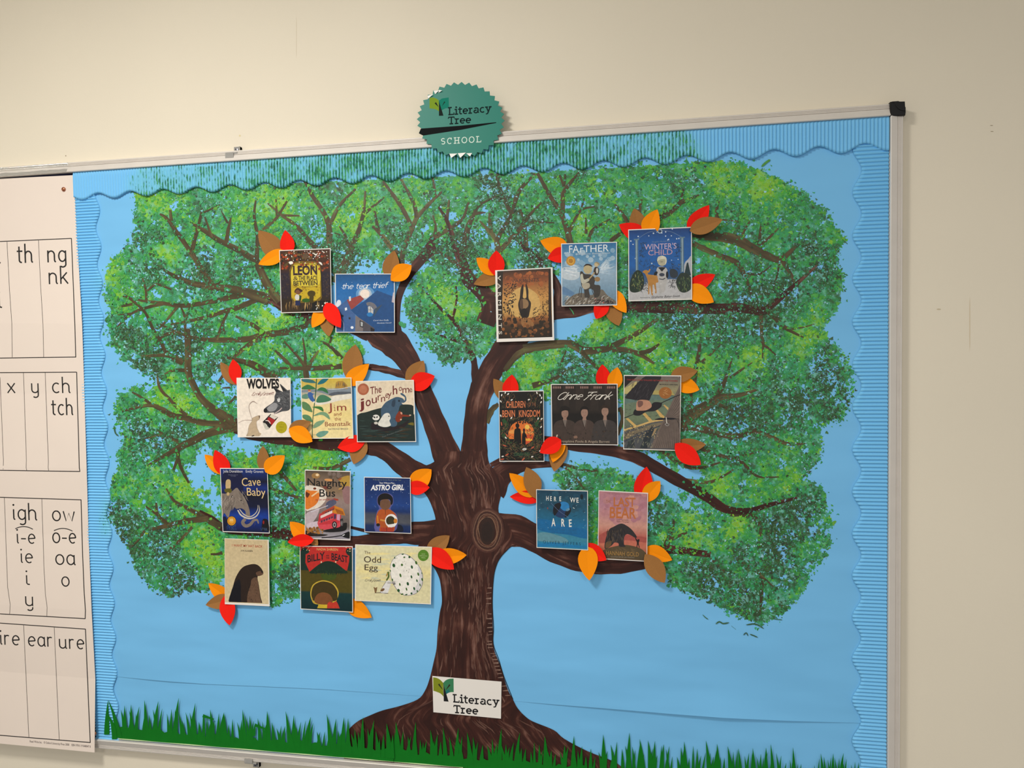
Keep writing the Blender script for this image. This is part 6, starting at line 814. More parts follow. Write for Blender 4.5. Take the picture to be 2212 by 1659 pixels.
cover(t1, [(928, 330), (1885, 325), (1895, 1207), (940, 1197)], [(0, (52, 43, 38)), (.42, (46, 38, 33)), (.5, (24, 20, 18)), (.62, (26, 22, 20)), (1, (58, 48, 41))],
 sh + bust(1130, 665, 165, (66, 54, 48), (150, 118, 102), (28, 23, 20), True) + bust(1410, 655, 150, (72, 58, 52), (158, 124, 108), (26, 21, 19)) + bust(1705, 635, 170, (62, 56, 54), (154, 122, 106), (48, 36, 28)) + [('d', [(66, 56, 48), (50, 42, 36), (74, 60, 50)], 70, (960, 1000, 1870, 1180), (5, 14), 3), ('c', (206, 190, 172), [(1010, 1060), (1028, 1055), (1022, 1085), (1022, 1118), (1006, 1085)]), ('c', (130, 100, 84), [(1255, 1080), (1300, 1070), (1310, 1105), (1270, 1112)])],
 [('inf', 'Anne', (1005, 552), (1350, 546), 66, (240, 234, 222), dict(wt=.12, shear=.55, gap=.04)), ('inf', 'Frank', (1375, 552), (1770, 548), 66, (240, 234, 222), dict(wt=.12, shear=.55, gap=.04)), ('b', 'Josephine Poole & Angela Barrett', (1058, 1165), (1772, 1172), 34, (176, 158, 138))],
 'dark brown book cover with three coated figures side by side')
t1 = (1320, 780, 6.914)
cover(t1, [(190, 207), (1048, 215), (1030, 1342), (182, 1318)], [(0, (110, 98, 98)), (.2, (150, 144, 108)), (.3, (104, 122, 104)), (.6, (110, 124, 96)), (.75, (84, 86, 84)), (1, (78, 80, 86))],
 [('p', (36, 30, 32), [(200, 220), (400, 220), (270, 330), (200, 400)]), ('p', (190, 176, 116), [(200, 410), (380, 300), (400, 380), (300, 490), (200, 490)]), ('p', (176, 160, 96), [(640, 440), (900, 430), (950, 510), (620, 500)]), ('c', (96, 120, 112), [(200, 500), (600, 500), (960, 520), (940, 600), (700, 580), (300, 620), (196, 640)]), ('s', (60, 60, 56), 4, [(196, 492), (500, 500), (950, 518)]),
  ('p', (204, 168, 100), [(218, 860), (255, 850), (385, 968), (350, 985)]), ('p', (204, 168, 100), [(470, 790), (510, 770), (620, 890), (570, 905)]), ('p', (204, 168, 100), [(660, 730), (690, 720), (800, 830), (780, 860), (730, 830)]), ('p', (200, 166, 104), [(780, 660), (800, 650), (860, 700), (850, 735)]), ('s', (206, 172, 108), 26, [(196, 1030), (400, 970), (600, 905), (780, 880)]), ('s', (90, 88, 88), 22, [(192, 1080), (400, 1000), (600, 930), (800, 898)]), ('c', (120, 108, 88), [(190, 1100), (400, 1020), (600, 950), (750, 920), (740, 970), (560, 1020), (380, 1080), (195, 1180)]), ('d', [(190, 170, 120), (50, 46, 44), (150, 130, 96)], 110, (200, 960, 720, 1150), (4, 9), 3), ('s', (56, 60, 76), 12, [(190, 1205), (400, 1110), (620, 1010), (740, 960)]), ('p', (50, 56, 58), [(230, 1310), (250, 1200), (340, 1170), (360, 1300)]), ('p', (44, 50, 56), [(430, 1310), (520, 1080), (620, 960), (640, 1040), (540, 1320)]), ('l', [(130, 128, 110), (70, 84, 76), (60, 60, 64)], 80, (200, 1100, 640, 1300), (20, 60), 10, (90, 130), 4), ('p', (160, 136, 100), [(600, 1130), (650, 1010), (690, 1000), (640, 1100)]), ('l', [(60, 70, 60)], 16, (200, 640, 780, 860), (20, 60), 5, (-30, 40), 6),
  ('p', (112, 98, 90), [(585, 1332), (700, 1040), (830, 780), (1040, 340), (1046, 220), (1040, 1335)]), ] + [('s', (76, 66, 62), 6, [(640 + i * 30, 1330), (770 + i * 20, 960 - 10 * i), (1040, 420 + i * 66)]) for i in range(13)] + [('c', (40, 37, 42), [(210, 540), (330, 400), (520, 222), (745, 225), (680, 370), (600, 520), (560, 590), (420, 588), (300, 570)]), ('l', [(62, 58, 62), (30, 28, 32)], 50, (330, 300, 620, 520), (50, 120), 8, (110, 130), 5), ('c', (188, 138, 112), [(400, 590), (545, 585), (600, 640), (600, 690), (520, 740), (400, 745), (375, 700)]), ('c', (120, 84, 76), [(400, 600), (470, 600), (470, 660), (410, 690)]), ('c', (34, 31, 35), [(332, 770), (360, 720), (390, 740), (520, 735), (600, 690), (610, 640), (660, 612), (750, 622), (760, 640), (740, 690), (650, 745), (520, 760), (430, 812), (350, 808)]), ('s', (34, 32, 36), 11, [(750, 625), (860, 575), (960, 530), (1040, 500)]), ('s', (34, 32, 36), 10, [(190, 852), (260, 825), (345, 792)]), ('e', (158, 100, 48), 810, 475, 96, 88), ('l', [(196, 150, 96)], 12, (760, 430, 830, 500), (30, 60), 6, (-40, 60), 8), ('c', (28, 28, 34), [(650, 875), (720, 850), (800, 852), (830, 845), (930, 850), (985, 862), (900, 876), (830, 872), (740, 880)]), ('s', (214, 208, 196), 12, [(824, 840), (828, 900), (836, 930)]), ('s', (170, 168, 164), 6, [(805, 945), (840, 968), (868, 945), (830, 930), (805, 945)]), ('d', (220, 200, 140), 3, (1000, 230, 1010, 240), (2, 3))],
 [('b', 'THE MAN WHO WALKED BETWEEN THE TOWERS', (235, 288), (995, 308), 20, (150, 44, 40), dict(off=.02)), ('b', 'MORDICAI GERSTEIN', (725, 355), (995, 362), 16, (34, 30, 30), dict(off=.015))],
 'grey and green book cover with a black slipper on a tightrope')
t1 = (430, 960, 7.9)
cover(t1, [(357, 403), (1168, 408), (1205, 1520), (403, 1493)], [(0, (14, 46, 120)), (.12, (10, 30, 84)), (.2, (8, 14, 40)), (.3, (12, 40, 116)), (.42, (8, 12, 34)), (.6, (10, 18, 52)), (.75, (14, 58, 150)), (.9, (10, 36, 104)), (1, (12, 24, 60))],
 [('c', (14, 20, 60), [(420, 480), (700, 460), (760, 700), (700, 900), (480, 760)]), ('c', (128, 116, 106), [(372, 870), (450, 840), (560, 800), (640, 740), (690, 790), (790, 930), (850, 1080), (868, 1180), (860, 1240), (800, 1225), (790, 1140), (720, 1090), (640, 1100), (600, 1070), (540, 1110), (500, 1250), (430, 1170), (395, 1220)]), ('l', [(160, 148, 136), (84, 76, 72)], 110, (390, 860, 640, 1080), (50, 120), 6, (80, 130), 2), ('l', [(160, 148, 136), (84, 76, 72)], 40, (640, 780, 790, 980), (40, 110), 6, (50, 90), 3), ('e', (60, 54, 52), 570, 890, 22, 18), ('e', (196, 190, 180), 572, 892, 9, 8), ('e', (50, 44, 42), 718, 955, 14, 10),
  ('s', (206, 198, 180), [20, 26, 22, 16, 4], [(660, 1120), (720, 1210), (850, 1265), (970, 1230), (1030, 1130), (1020, 1035)]), ('s', (196, 188, 170), [14, 20, 16, 12, 4], [(690, 1105), (760, 1190), (860, 1235), (950, 1190), (1000, 1110), (1000, 1035)]), ('s', (128, 116, 106), [50, 60, 56, 50, 46, 34, 20], [(790, 1270), (745, 1330), (790, 1390), (870, 1370), (930, 1300), (990, 1290), (1015, 1350)]), ('l', [(84, 76, 72)], 20, (740, 1290, 1000, 1380), (14, 30), 5, (60, 120), 5), ('l', [(40, 70, 120), (60, 88, 130)], 60, (430, 1380, 640, 1480), (24, 60), 6, (-140, -40), 6), ('c', (16, 14, 22), [(1080, 1300), (1130, 1270), (1180, 1310), (1195, 1500), (1080, 1500)]), ('e', (150, 30, 34), 1100, 1330, 14, 30), ('l', [(60, 84, 120)], 20, (1050, 1440, 1190, 1490), (20, 50), 5, (-120, -50), 7), ('c', (14, 20, 50), [(405, 1250), (470, 1260), (480, 1480), (408, 1480)]), ('c', (196, 168, 120), [(455, 640), (480, 600), (520, 600), (540, 640), (530, 760), (460, 760)]), ('c', (92, 86, 28), [(440, 760), (545, 755), (552, 815), (500, 830), (440, 810)]), ('e', (196, 168, 120), 495, 845, 24, 30), ('e', (26, 18, 10), 555, 1306, 80, 84), ('e', (214, 148, 34), 555, 1306, 73, 77), ('e', (190, 124, 24), 555, 1310, 54, 52), ('e', (224, 160, 48), 555, 1306, 48, 46)],
 [('b', 'Julia Donaldson', (412, 478), (745, 480), 44, (196, 196, 206), dict(off=.01)), ('b', 'Emily Gravett', (798, 480), (1100, 484), 44, (196, 196, 206), dict(off=.01)), ('b', 'Bestselling author of', (500, 524), (660, 526), 12, (130, 134, 160)), ('b', 'The Gruffalo', (538, 546), (630, 547), 12, (130, 134, 160)), ('b', 'Cave', (732, 712), (1052, 700), 138, (226, 196, 138)), ('b', 'Baby', (818, 872), (1135, 880), 132, (226, 196, 138)), ('b', '10', (530, 1312), (578, 1312), 44, (244, 226, 170), dict(off=.02))],
 'deep navy book cover with a shaggy tusked animal and gold seal')
t1 = (610, 1000, 6.506)
cover(t1, [(315, 95), (958, 115), (955, 1090), (315, 1065)], [(0, (84, 70, 58)), (.12, (120, 100, 84)), (.3, (136, 112, 86)), (.45, (150, 130, 124)), (.6, (128, 112, 108)), (.8, (96, 88, 84)), (.92, (150, 146, 152)), (1, (168, 160, 172))],
 [('e', (160, 120, 70), 470, 180, 60, 40), ('e', (236, 206, 160), 490, 168, 24, 18), ('c', (176, 140, 60), [(800, 230), (945, 180), (950, 330), (860, 340)]), ('s', (196, 150, 80), 16, [(790, 370), (870, 340), (950, 325)]), ('c', (226, 214, 200), [(322, 340), (430, 320), (560, 350), (620, 420), (610, 520), (520, 620), (400, 660), (325, 650)]), ('c', (222, 122, 40), [(322, 400), (400, 390), (500, 400), (520, 470), (490, 560), (420, 620), (324, 640)]), ('s', (240, 206, 160), 20, [(410, 470), (480, 420), (520, 390)]), ('c', (96, 44, 26), [(335, 405), (360, 420), (385, 440), (350, 490), (325, 450)]), ('e', (110, 50, 28), 455, 360, 22, 16), ('e', (214, 150, 90), 650, 240, 60, 18, 5), ('e', (150, 84, 50), 805, 225, 30, 15, -20), ('e', (170, 70, 50), 750, 515, 40, 14, 10), ('e', (120, 60, 50), 610, 345, 40, 22, 20), ('c', (146, 110, 110), [(850, 350), (950, 340), (950, 560), (880, 560), (850, 450)]), ('c', (84, 86, 110), [(620, 560), (720, 510), (760, 560), (700, 610), (620, 640)]), ('c', (188, 172, 178), [(330, 720), (440, 660), (520, 640), (480, 760), (400, 860), (330, 880)]), ('s', (214, 214, 226), 8, [(400, 690), (500, 650), (640, 600)]), ('c', (206, 190, 200), [(340, 860), (520, 820), (540, 900), (380, 940)]),
  ('c', (150, 146, 156), [(325, 1060), (500, 1040), (700, 1030), (945, 940), (948, 1078), (600, 1075)]), ('c', (24, 22, 24), [(560, 960), (640, 930), (880, 840), (905, 880), (880, 950), (700, 975)]), ('c', (214, 72, 84), [(510, 810), (720, 770), (800, 780), (815, 890), (700, 920), (560, 940), (510, 900)]), ('p', (196, 52, 60), [(505, 810), (520, 715), (690, 655), (830, 690), (820, 800), (790, 850), (520, 870)]), ('p', (212, 86, 90), [(510, 830), (710, 760), (715, 790), (515, 850)]), ('p', (206, 128, 36), [(695, 640), (730, 598), (850, 645), (885, 740), (800, 725), (705, 700)]), ('p', (160, 90, 30), [(740, 640), (850, 680), (865, 730), (770, 710)]), ('p', (176, 66, 44), [(540, 730), (560, 690), (730, 598), (735, 640), (700, 680)]), ('p', (226, 206, 200), [(535, 745), (700, 665), (702, 705), (538, 780)]), ('p', (70, 50, 80), [(725, 720), (755, 720), (755, 780), (722, 790)]), ('p', (206, 150, 176), [(765, 722), (810, 722), (806, 812), (762, 800)])] + [('p', (84, 52, 72), [(540 + i * 36, 812 - i * 14), (566 + i * 36, 802 - i * 14), (566 + i * 36, 832 - i * 14), (540 + i * 36, 842 - i * 14)]) for i in range(5)] + [('p', (110, 60, 60), [(600 + i * 34, 690 - i * 15), (626 + i * 34, 680 - i * 15), (628 + i * 34, 700 - i * 15), (602 + i * 34, 712 - i * 15)]) for i in range(4)] + [('e', (30, 28, 30), 732, 870, 36, 50), ('e', (170, 160, 160), 732, 870, 22, 34), ('e', (60, 54, 56), 732, 870, 12, 20), ('p', (40, 38, 40), [(810, 790), (850, 780), (862, 880), (815, 890)]), ('l', [(130, 124, 124)], 12, (815, 800, 850, 820), (60, 80), 4, (85, 95), 3), ('e', (26, 24, 24), 880, 895, 28, 44), ('d', [(156, 104, 44), (176, 120, 56), (120, 78, 34)], 40, (345, 900, 570, 990), (10, 18), 5), ('c', (40, 36, 34), [(330, 950), (440, 985), (560, 1000), (640, 1010), (560, 1030), (400, 1030), (330, 1010)]), ('s', (30, 28, 30), 14, [(550, 1052), (700, 1040), (840, 1020)]), ('c', (20, 20, 22), [(830, 1020), (900, 975), (945, 970), (948, 1055), (880, 1050)]), ('e', (206, 206, 210), 860, 1015, 22, 7, -30), ('d', [(120, 104, 96), (90, 76, 64)], 12, (640, 130, 940, 210), (14, 30), 8)],
 [('b', 'Naughty', (352, 318), (905, 340), 104, (16, 14, 14), dict(off=.006)), ('b', 'Bus', (520, 474), (742, 472), 104, (16, 14, 14), dict(off=.006)), ('b', 'by Jan and Jerry Oke', (470, 528), (780, 520), 26, (176, 64, 50))],
 'brown photographic book cover with a toy red double-decker bus')
cover(t1, [(1147, 195), (1800, 210), (1812, 995), (1153, 972)], [(0, (18, 44, 98)), (.3, (22, 52, 112)), (.5, (28, 64, 132)), (.62, (24, 50, 104)), (.68, (70, 74, 88)), (.82, (82, 84, 92)), (.88, (30, 50, 92)), (1, (16, 38, 92))],
 [('d', (170, 186, 214), 46, (1165, 230, 1790, 620), (2, 4.5), 3), ('c', (20, 26, 44), [(1560, 960), (1580, 890), (1640, 865), (1690, 900), (1690, 970)]), ('c', (90, 90, 150), [(1305, 960), (1325, 700), (1360, 640), (1330, 560), (1340, 470), (1430, 420), (1540, 450), (1560, 560), (1520, 650), (1600, 720), (1620, 840), (1570, 960)]), ('c', (178, 84, 34), [(1372, 965), (1375, 880), (1330, 870), (1312, 800), (1335, 700), (1390, 650), (1500, 650), (1590, 720), (1610, 800), (1580, 850), (1560, 970)]), ('s', (206, 130, 44), 20, [(1335, 740), (1345, 850)]), ('p', (170, 60, 38), [(1378, 905), (1470, 910), (1560, 905), (1560, 972), (1380, 968)]), ('s', (60, 30, 24), 6, [(1462, 905), (1468, 968)]), ('s', (206, 140, 60), 24, [(1375, 800), (1450, 815)]), ('s', (60, 34, 26), 5, [(1445, 655), (1450, 730)]), ('e', (110, 78, 58), 1445, 580, 78, 80), ('c', (20, 17, 20), [(1340, 560), (1345, 480), (1400, 432), (1480, 430), (1545, 480), (1552, 560), (1525, 590), (1510, 520), (1440, 510), (1380, 530), (1370, 600)]), ('e', (232, 230, 226), 1530, 812, 88, 94), ('e', (58, 52, 28), 1520, 812, 64, 66), ('e', (206, 130, 44), 1590, 815, 26, 34), ('p', (232, 230, 226), [(1460, 870), (1610, 850), (1580, 895), (1490, 905)]), ('e', (30, 24, 24), 1345, 870, 26, 22)],
 [('b', 'A Booktrust Great Book of the Year', (1272, 243), (1672, 250), 18, (120, 134, 130)), ('b', 'Ken Wilson-Max', (1368, 292), (1575, 296), 24, (206, 208, 214), dict(off=.015)), ('b', 'ASTRO GIRL', (1240, 383), (1708, 378), 70, (240, 240, 242), dict(off=.035, shear=.15))],
 'navy starry book cover with a figure in orange and a white ring')
t1 = (1080, 990, 5.821)
cover(t1, [(455, 390), (1105, 408), (1108, 1158), (460, 1125)], [(0, (26, 62, 84)), (.2, (34, 78, 98)), (.45, (34, 100, 132)), (.6, (26, 108, 156)), (.75, (52, 130, 164)), (.85, (60, 134, 160)), (.95, (34, 128, 172)), (1, (60, 138, 170))],
 [('d', [(32, 74, 96), (30, 68, 88), (38, 84, 106)], 40, (480, 410, 1080, 680), (14, 40), 2), ('c', (24, 104, 158), [(470, 770), (620, 780), (700, 830), (880, 860), (1095, 900), (1095, 1010), (850, 960), (600, 930), (470, 880)]), ('c', (96, 146, 160), [(470, 950), (560, 930), (700, 960), (830, 1010), (840, 1060), (600, 1050), (470, 1030)]), ('c', (30, 122, 176), [(465, 1080), (700, 1060), (900, 1090), (1095, 1110), (1095, 1140), (700, 1110), (466, 1115)]), ('d', (150, 180, 190), 26, (480, 420, 1090, 900), (2.5, 5), 5), ('e', (34, 58, 96), 777, 648, 113, 102), ('c', (44, 128, 190), [(760, 560), (800, 545), (860, 570), (870, 640), (810, 660), (760, 620)]), ('c', (24, 28, 34), [(670, 640), (690, 580), (750, 560), (770, 590), (740, 650), (690, 720), (672, 690)]), ('c', (28, 34, 40), [(820, 680), (885, 620), (890, 670), (850, 730), (820, 745)]), ('c', (96, 140, 168), [(830, 645), (870, 625), (875, 650), (840, 665)]), ('s', (110, 130, 176), 3, [(640, 560), (740, 660), (870, 750)]), ('c', (18, 34, 44), [(1010, 470), (1030, 450), (1048, 480), (1035, 520), (1012, 500)]), ('e', (150, 60, 50), 600, 628, 6, 12), ('e', (190, 206, 210), 928, 626, 14, 5, 30), ('s', (20, 50, 70), 4, [(912, 735), (970, 715)])],
 [('b', 'H', (582, 530), (612, 532), 56, (236, 234, 226), dict(off=.012)), ('b', 'E', (632, 535), (652, 535), 56, (236, 234, 226), dict(off=.012)), ('b', 'R', (680, 540), (708, 540), 56, (236, 234, 226), dict(off=.012)), ('b', 'E', (748, 538), (770, 538), 56, (236, 234, 226), dict(off=.012)), ('b', 'WE', (880, 552), (990, 556), 58, (236, 234, 226), dict(off=.012, sp=1.25)), ('b', 'A', (648, 850), (698, 850), 92, (236, 234, 226), dict(off=.02)), ('b', 'R', (772, 856), (816, 856), 92, (236, 234, 226), dict(off=.02)), ('b', 'E', (868, 862), (902, 860), 90, (236, 234, 226), dict(off=.02)), ('b', 'NOTES FOR LIVING', (610, 905), (960, 920), 24, (30, 92, 130), dict(sp=1.4)), ('b', 'ON PLANET EARTH', (640, 945), (960, 955), 20, (30, 96, 136), dict(sp=1.4)), ('b', 'OLIVER JEFFERS', (540, 1068), (1015, 1095), 36, (24, 74, 100), dict(sp=1.35))],
 'teal blue book cover with a dark round planet under white letters', d=.0165)
cover(t1, [(1240, 402), (1862, 435), (1850, 1300), (1228, 1265)], [(0, (178, 124, 132)), (.2, (182, 130, 144)), (.4, (196, 142, 138)), (.5, (206, 150, 134)), (.65, (186, 100, 88)), (.8, (200, 116, 92)), (.9, (160, 98, 72)), (1, (110, 84, 62))],
 [('d', [(188, 132, 136), (206, 148, 136), (176, 120, 132)], 40, (1260, 440, 1840, 800), (20, 50), 2), ('c', (170, 84, 76), [(1240, 980), (1400, 900), (1600, 960), (1850, 1000), (1845, 1060), (1600, 1030), (1350, 1060), (1236, 1060)]), ('c', (90, 76, 54), [(1235, 1210), (1330, 1140), (1480, 1100), (1600, 1090), (1760, 1130), (1846, 1210), (1846, 1285), (1235, 1252)]), ('c', (50, 46, 48), [(1320, 1140), (1325, 1030), (1370, 900), (1430, 860), (1520, 820), (1590, 845), (1660, 900), (1720, 985), (1700, 1000), (1640, 965), (1590, 955), (1560, 1000), (1560, 1080), (1580, 1110), (1500, 1110), (1490, 1070), (1440, 1060), (1400, 1100)]), ('l', [(74, 68, 68), (34, 32, 36), (90, 76, 60)], 70, (1350, 880, 1560, 1020), (30, 80), 8, (60, 110), 4), ('c', (110, 84, 56), [(1330, 1130), (1335, 1060), (1400, 1040), (1390, 1100)]), ('c', (40, 34, 34), [(1700, 1010), (1708, 1000), (1725, 1025), (1745, 1015), (1755, 1030), (1745, 1070), (1758, 1120), (1748, 1120), (1735, 1085), (1725, 1120), (1716, 1118), (1722, 1060)]), ('l', [(120, 96, 66)], 20, (1400, 1110, 1700, 1180), (30, 80), 5, (10, 50), 5)],
 [('b', 'THE INTERNATIONAL BESTSELLER', (1340, 450), (1780, 474), 18, (150, 100, 110)), ('b', 'THE', (1332, 560), (1395, 562), 36, (158, 96, 60)), ('b', 'LAST', (1428, 600), (1702, 608), 108, (190, 108, 56), dict(off=.02)), ('b', 'BEAR', (1380, 748), (1712, 758), 132, (190, 108, 56), dict(off=.02)), ('b', 'Unforgettable', (1468, 780), (1612, 784), 16, (110, 66, 66)), ('b', 'Michael Morpurgo', (1468, 802), (1620, 808), 16, (110, 66, 66)), ('b', 'HANNAH GOLD', (1335, 1215), (1745, 1235), 52, (166, 126, 66), dict(off=.004)), ('b', 'ILLUSTRATED BY LEVI PINFOLD', (1395, 1245), (1690, 1256), 14, (150, 140, 126))],
 'pink sunset book cover with a huge dark arched animal shape')
t1 = (430, 1150, 7.9)
cover(t1, [(435, 102), (1188, 128), (1205, 1262), (440, 1225)], [(0, (206, 186, 146)), (.5, (208, 190, 150)), (1, (216, 198, 158))],
 [('c', (44, 32, 26), [(512, 1215), (570, 960), (630, 760), (740, 600), (880, 545), (980, 548), (1050, 600), (1096, 680), (1080, 725), (1000, 750), (1020, 900), (1050, 1100), (1062, 1238), (800, 1228)]), ('c', (18, 18, 26), [(515, 1213), (580, 920), (680, 800), (712, 900), (712, 1080), (700, 1220)]), ('c', (104, 78, 60), [(840, 1230), (830, 1060), (880, 900), (900, 800), (985, 770), (1012, 900), (1040, 1100), (1052, 1236)]), ('l', [(60, 42, 34), (36, 26, 22)], 120, (740, 760, 1010, 1170), (16, 30), 5, (80, 100), 3), ('c', (96, 70, 54), [(970, 690), (1040, 660), (1092, 690), (1070, 730), (1000, 745)]), ('e', (20, 16, 16), 1076, 676, 16, 14)],
 [('b', 'I WANT MY HAT BACK', (562, 240), (1082, 262), 40, (176, 66, 40), dict(off=.006)), ('b', 'JON KLASSEN', (710, 325), (916, 333), 28, (44, 36, 30), dict(off=.006))],
 'tan book cover with a plain dark brown humped animal shape', d=.0104, margin=(.006, .006, .022, .03))
t1 = (620, 1150, 5.672)
cover(t1, [(155, 165), (805, 170), (808, 982), (165, 942)], [(0, (196, 48, 40)), (.14, (190, 46, 40)), (.22, (60, 52, 26)), (.45, (82, 72, 22)), (.7, (80, 72, 20)), (.73, (18, 56, 56)), (1, (14, 44, 48))],
 [('p', (22, 48, 40), [(165, 230), (235, 200), (300, 400), (300, 470), (165, 460)]), ('p', (22, 48, 40), [(800, 260), (740, 200), (720, 460), (800, 480)]), ('p', (190, 46, 40), [(170, 172), (800, 178), (765, 260), (760, 360), (735, 478), (620, 390), (500, 350), (400, 390), (275, 482), (225, 370), (228, 270)]), ('c', (22, 48, 42), [(180, 200), (230, 190), (262, 215), (272, 240), (245, 262), (190, 280), (170, 260)]), ('c', (22, 48, 42), [(720, 240), (735, 200), (780, 190), (803, 215), (803, 290), (750, 280)]), ('c', (24, 46, 34), [(280, 500), (340, 430), (430, 370), (500, 352), (590, 372), (680, 440), (740, 500), (600, 500), (440, 498)]), ('l', [(24, 46, 34), (34, 60, 40)], 70, (300, 440, 740, 500), (20, 40), 9, (50, 130), 3), ('c', (66, 82, 26), [(415, 515), (500, 500), (600, 512), (590, 570), (500, 590), (440, 570)]),
  ('c', (196, 166, 58), [(285, 740), (310, 650), (380, 600), (460, 588), (560, 620), (620, 690), (632, 760), (600, 850), (560, 880), (350, 880), (300, 820)]), ('c', (66, 54, 22), [(298, 745), (325, 655), (390, 612), (460, 602), (550, 630), (605, 700), (618, 760), (590, 840), (345, 840), (310, 810)]), ('c', (126, 78, 44), [(335, 830), (370, 760), (440, 735), (520, 760), (560, 830), (540, 875), (450, 885), (360, 870)]), ('p', (206, 176, 50), [(370, 940), (385, 885), (495, 885), (510, 950)]), ('c', (196, 58, 42), [(492, 950), (495, 880), (520, 850), (560, 862), (600, 845), (625, 880), (650, 950), (640, 965), (500, 962)]), ('d', (236, 196, 140), 10, (180, 180, 280, 230), (4, 7), 4), ('d', (236, 196, 140), 8, (700, 185, 795, 240), (4, 7), 6), ('e', (230, 200, 160), 420, 365, 8, 12), ('e', (230, 200, 160), 597, 362, 8, 12)],
 [('b', 'NADIA SHIREEN', (364, 220), (624, 226), 30, (226, 176, 108), dict(off=.006)), ('b', 'BILLY', (250, 368), (462, 326), 84, (26, 24, 30), dict(off=.02)), ('b', 'AND', (478, 292), (518, 293), 16, (26, 24, 30), dict(off=.02)), ('b', 'THE', (478, 322), (518, 323), 18, (26, 24, 30), dict(off=.02)), ('b', 'BEAST', (545, 335), (745, 372), 80, (26, 24, 30), dict(off=.02))],
 'olive and dark green book cover with a red top and dark title', d=.0096)
eg = [(1308, 405, 17, 24), (1408, 398, 13, 15), (1530, 425, 12, 22), (1582, 372, 12, 22), (1500, 302, 14, 14), (1437, 305, 12, 10), (1418, 268, 16, 7), (1390, 527, 11, 24), (1525, 545, 10, 20), (1608, 512, 10, 22), (1480, 630, 14, 22), (1382, 638, 9, 18), (1592, 592, 9, 18), (1656, 578, 9, 20), (1558, 688, 11, 20), (1630, 645, 7, 18), (1366, 712, 16, 20), (1464, 696, 9, 20), (1525, 748, 12, 13), (1410, 757, 16, 9), (1462, 762, 16, 7), (1596, 720, 8, 14), (1652, 500, 5, 12), (1292, 582, 8, 16), (1320, 312, 6, 14), (1265, 470, 6, 14)]
cover(t1, [(835, 147), (1775, 178), (1763, 883), (830, 838)], [(0, (226, 220, 178)), (.3, (222, 216, 172)), (.45, (234, 220, 158)), (.6, (222, 214, 168)), (1, (228, 220, 176))],
 [('l', [(206, 208, 178), (238, 224, 160)], 30, (850, 250, 1500, 640), (100, 240), 30, (-4, 4), 3), ('s', (180, 170, 136), 3, [(1060, 745), (1300, 752), (1620, 768)]), ('c', (150, 146, 150), [(1262, 430), (1290, 340), (1350, 280), (1410, 258), (1490, 280), (1580, 360), (1650, 470), (1668, 570), (1650, 670), (1590, 745), (1500, 774), (1410, 764), (1340, 700), (1280, 580)]), ('c', (242, 238, 228), [(1268, 430), (1294, 345), (1350, 286), (1410, 264), (1486, 286), (1574, 366), (1642, 472), (1658, 570), (1640, 665), (1584, 738), (1500, 767), (1414, 757), (1348, 696), (1288, 580)]), ('c', (214, 212, 212), [(1600, 420), (1645, 480), (1656, 570), (1636, 660), (1580, 736), (1510, 762), (1570, 680), (1620, 560)])] +
 [('e', (60, 100, 34) if i % 2 else (36, 84, 44), x_, y_, a_, b_, -15) for i, (x_, y_, a_, b_) in enumerate(eg)] + [('l', [(70, 96, 50)], 12, (1330, 300, 1500, 500), (8, 14), 6, (70, 110), 6), ('c', (226, 224, 222), [(1140, 730), (1170, 670), (1215, 600), (1260, 590), (1270, 640), (1250, 700), (1230, 745), (1180, 750)]), ('s', (70, 60, 56), 4, [(1140, 740), (1170, 670), (1215, 600)]), ('s', (190, 186, 184), [26, 18, 10], [(1230, 620), (1290, 620), (1330, 630)]), ('l', [(40, 38, 44)], 8, (1285, 600, 1300, 650), (34, 44), 5, (-20, 20), 7), ('s', (84, 104, 44), [18, 20, 16], [(1218, 590), (1245, 540), (1240, 495)]), ('e', (90, 110, 50), 1240, 496, 15, 14), ('e', (176, 140, 70), 1224, 520, 9, 22, 20), ('e', (120, 88, 56), 1170, 705, 28, 16, -30), ('c', (130, 100, 66), [(1060, 668), (1085, 680), (1105, 670), (1095, 730), (1078, 742), (1068, 700)]), ('s', (60, 50, 46), 5, [(1080, 742), (1140, 740), (1240, 748)]), ('e', (90, 136, 42), 1670, 282, 67, 70)],
 [('b', 'The', (948, 262), (1022, 265), 34, (110, 90, 66)), ('b', 'Odd', (942, 366), (1150, 374), 74, (64, 46, 36)), ('b', 'Egg', (950, 462), (1112, 468), 70, (64, 46, 36)), ('inf', 'Emily', (950, 600), (1048, 602), 20, (96, 84, 74), dict(wt=.13, shear=.3, gap=.05)), ('inf', 'Gravett', (1058, 602), (1144, 604), 20, (96, 84, 74), dict(wt=.13, shear=.3, gap=.05)), ('b', 'KATE', (1650, 272), (1692, 274), 13, (190, 206, 150)), ('b', 'GREENAWAY', (1622, 292), (1720, 297), 13, (190, 206, 150)), ('b', 'MEDAL', (1645, 316), (1698, 319), 13, (190, 206, 150))],
 'wide pale yellow book cover with a large green-spotted egg', d=.0104)

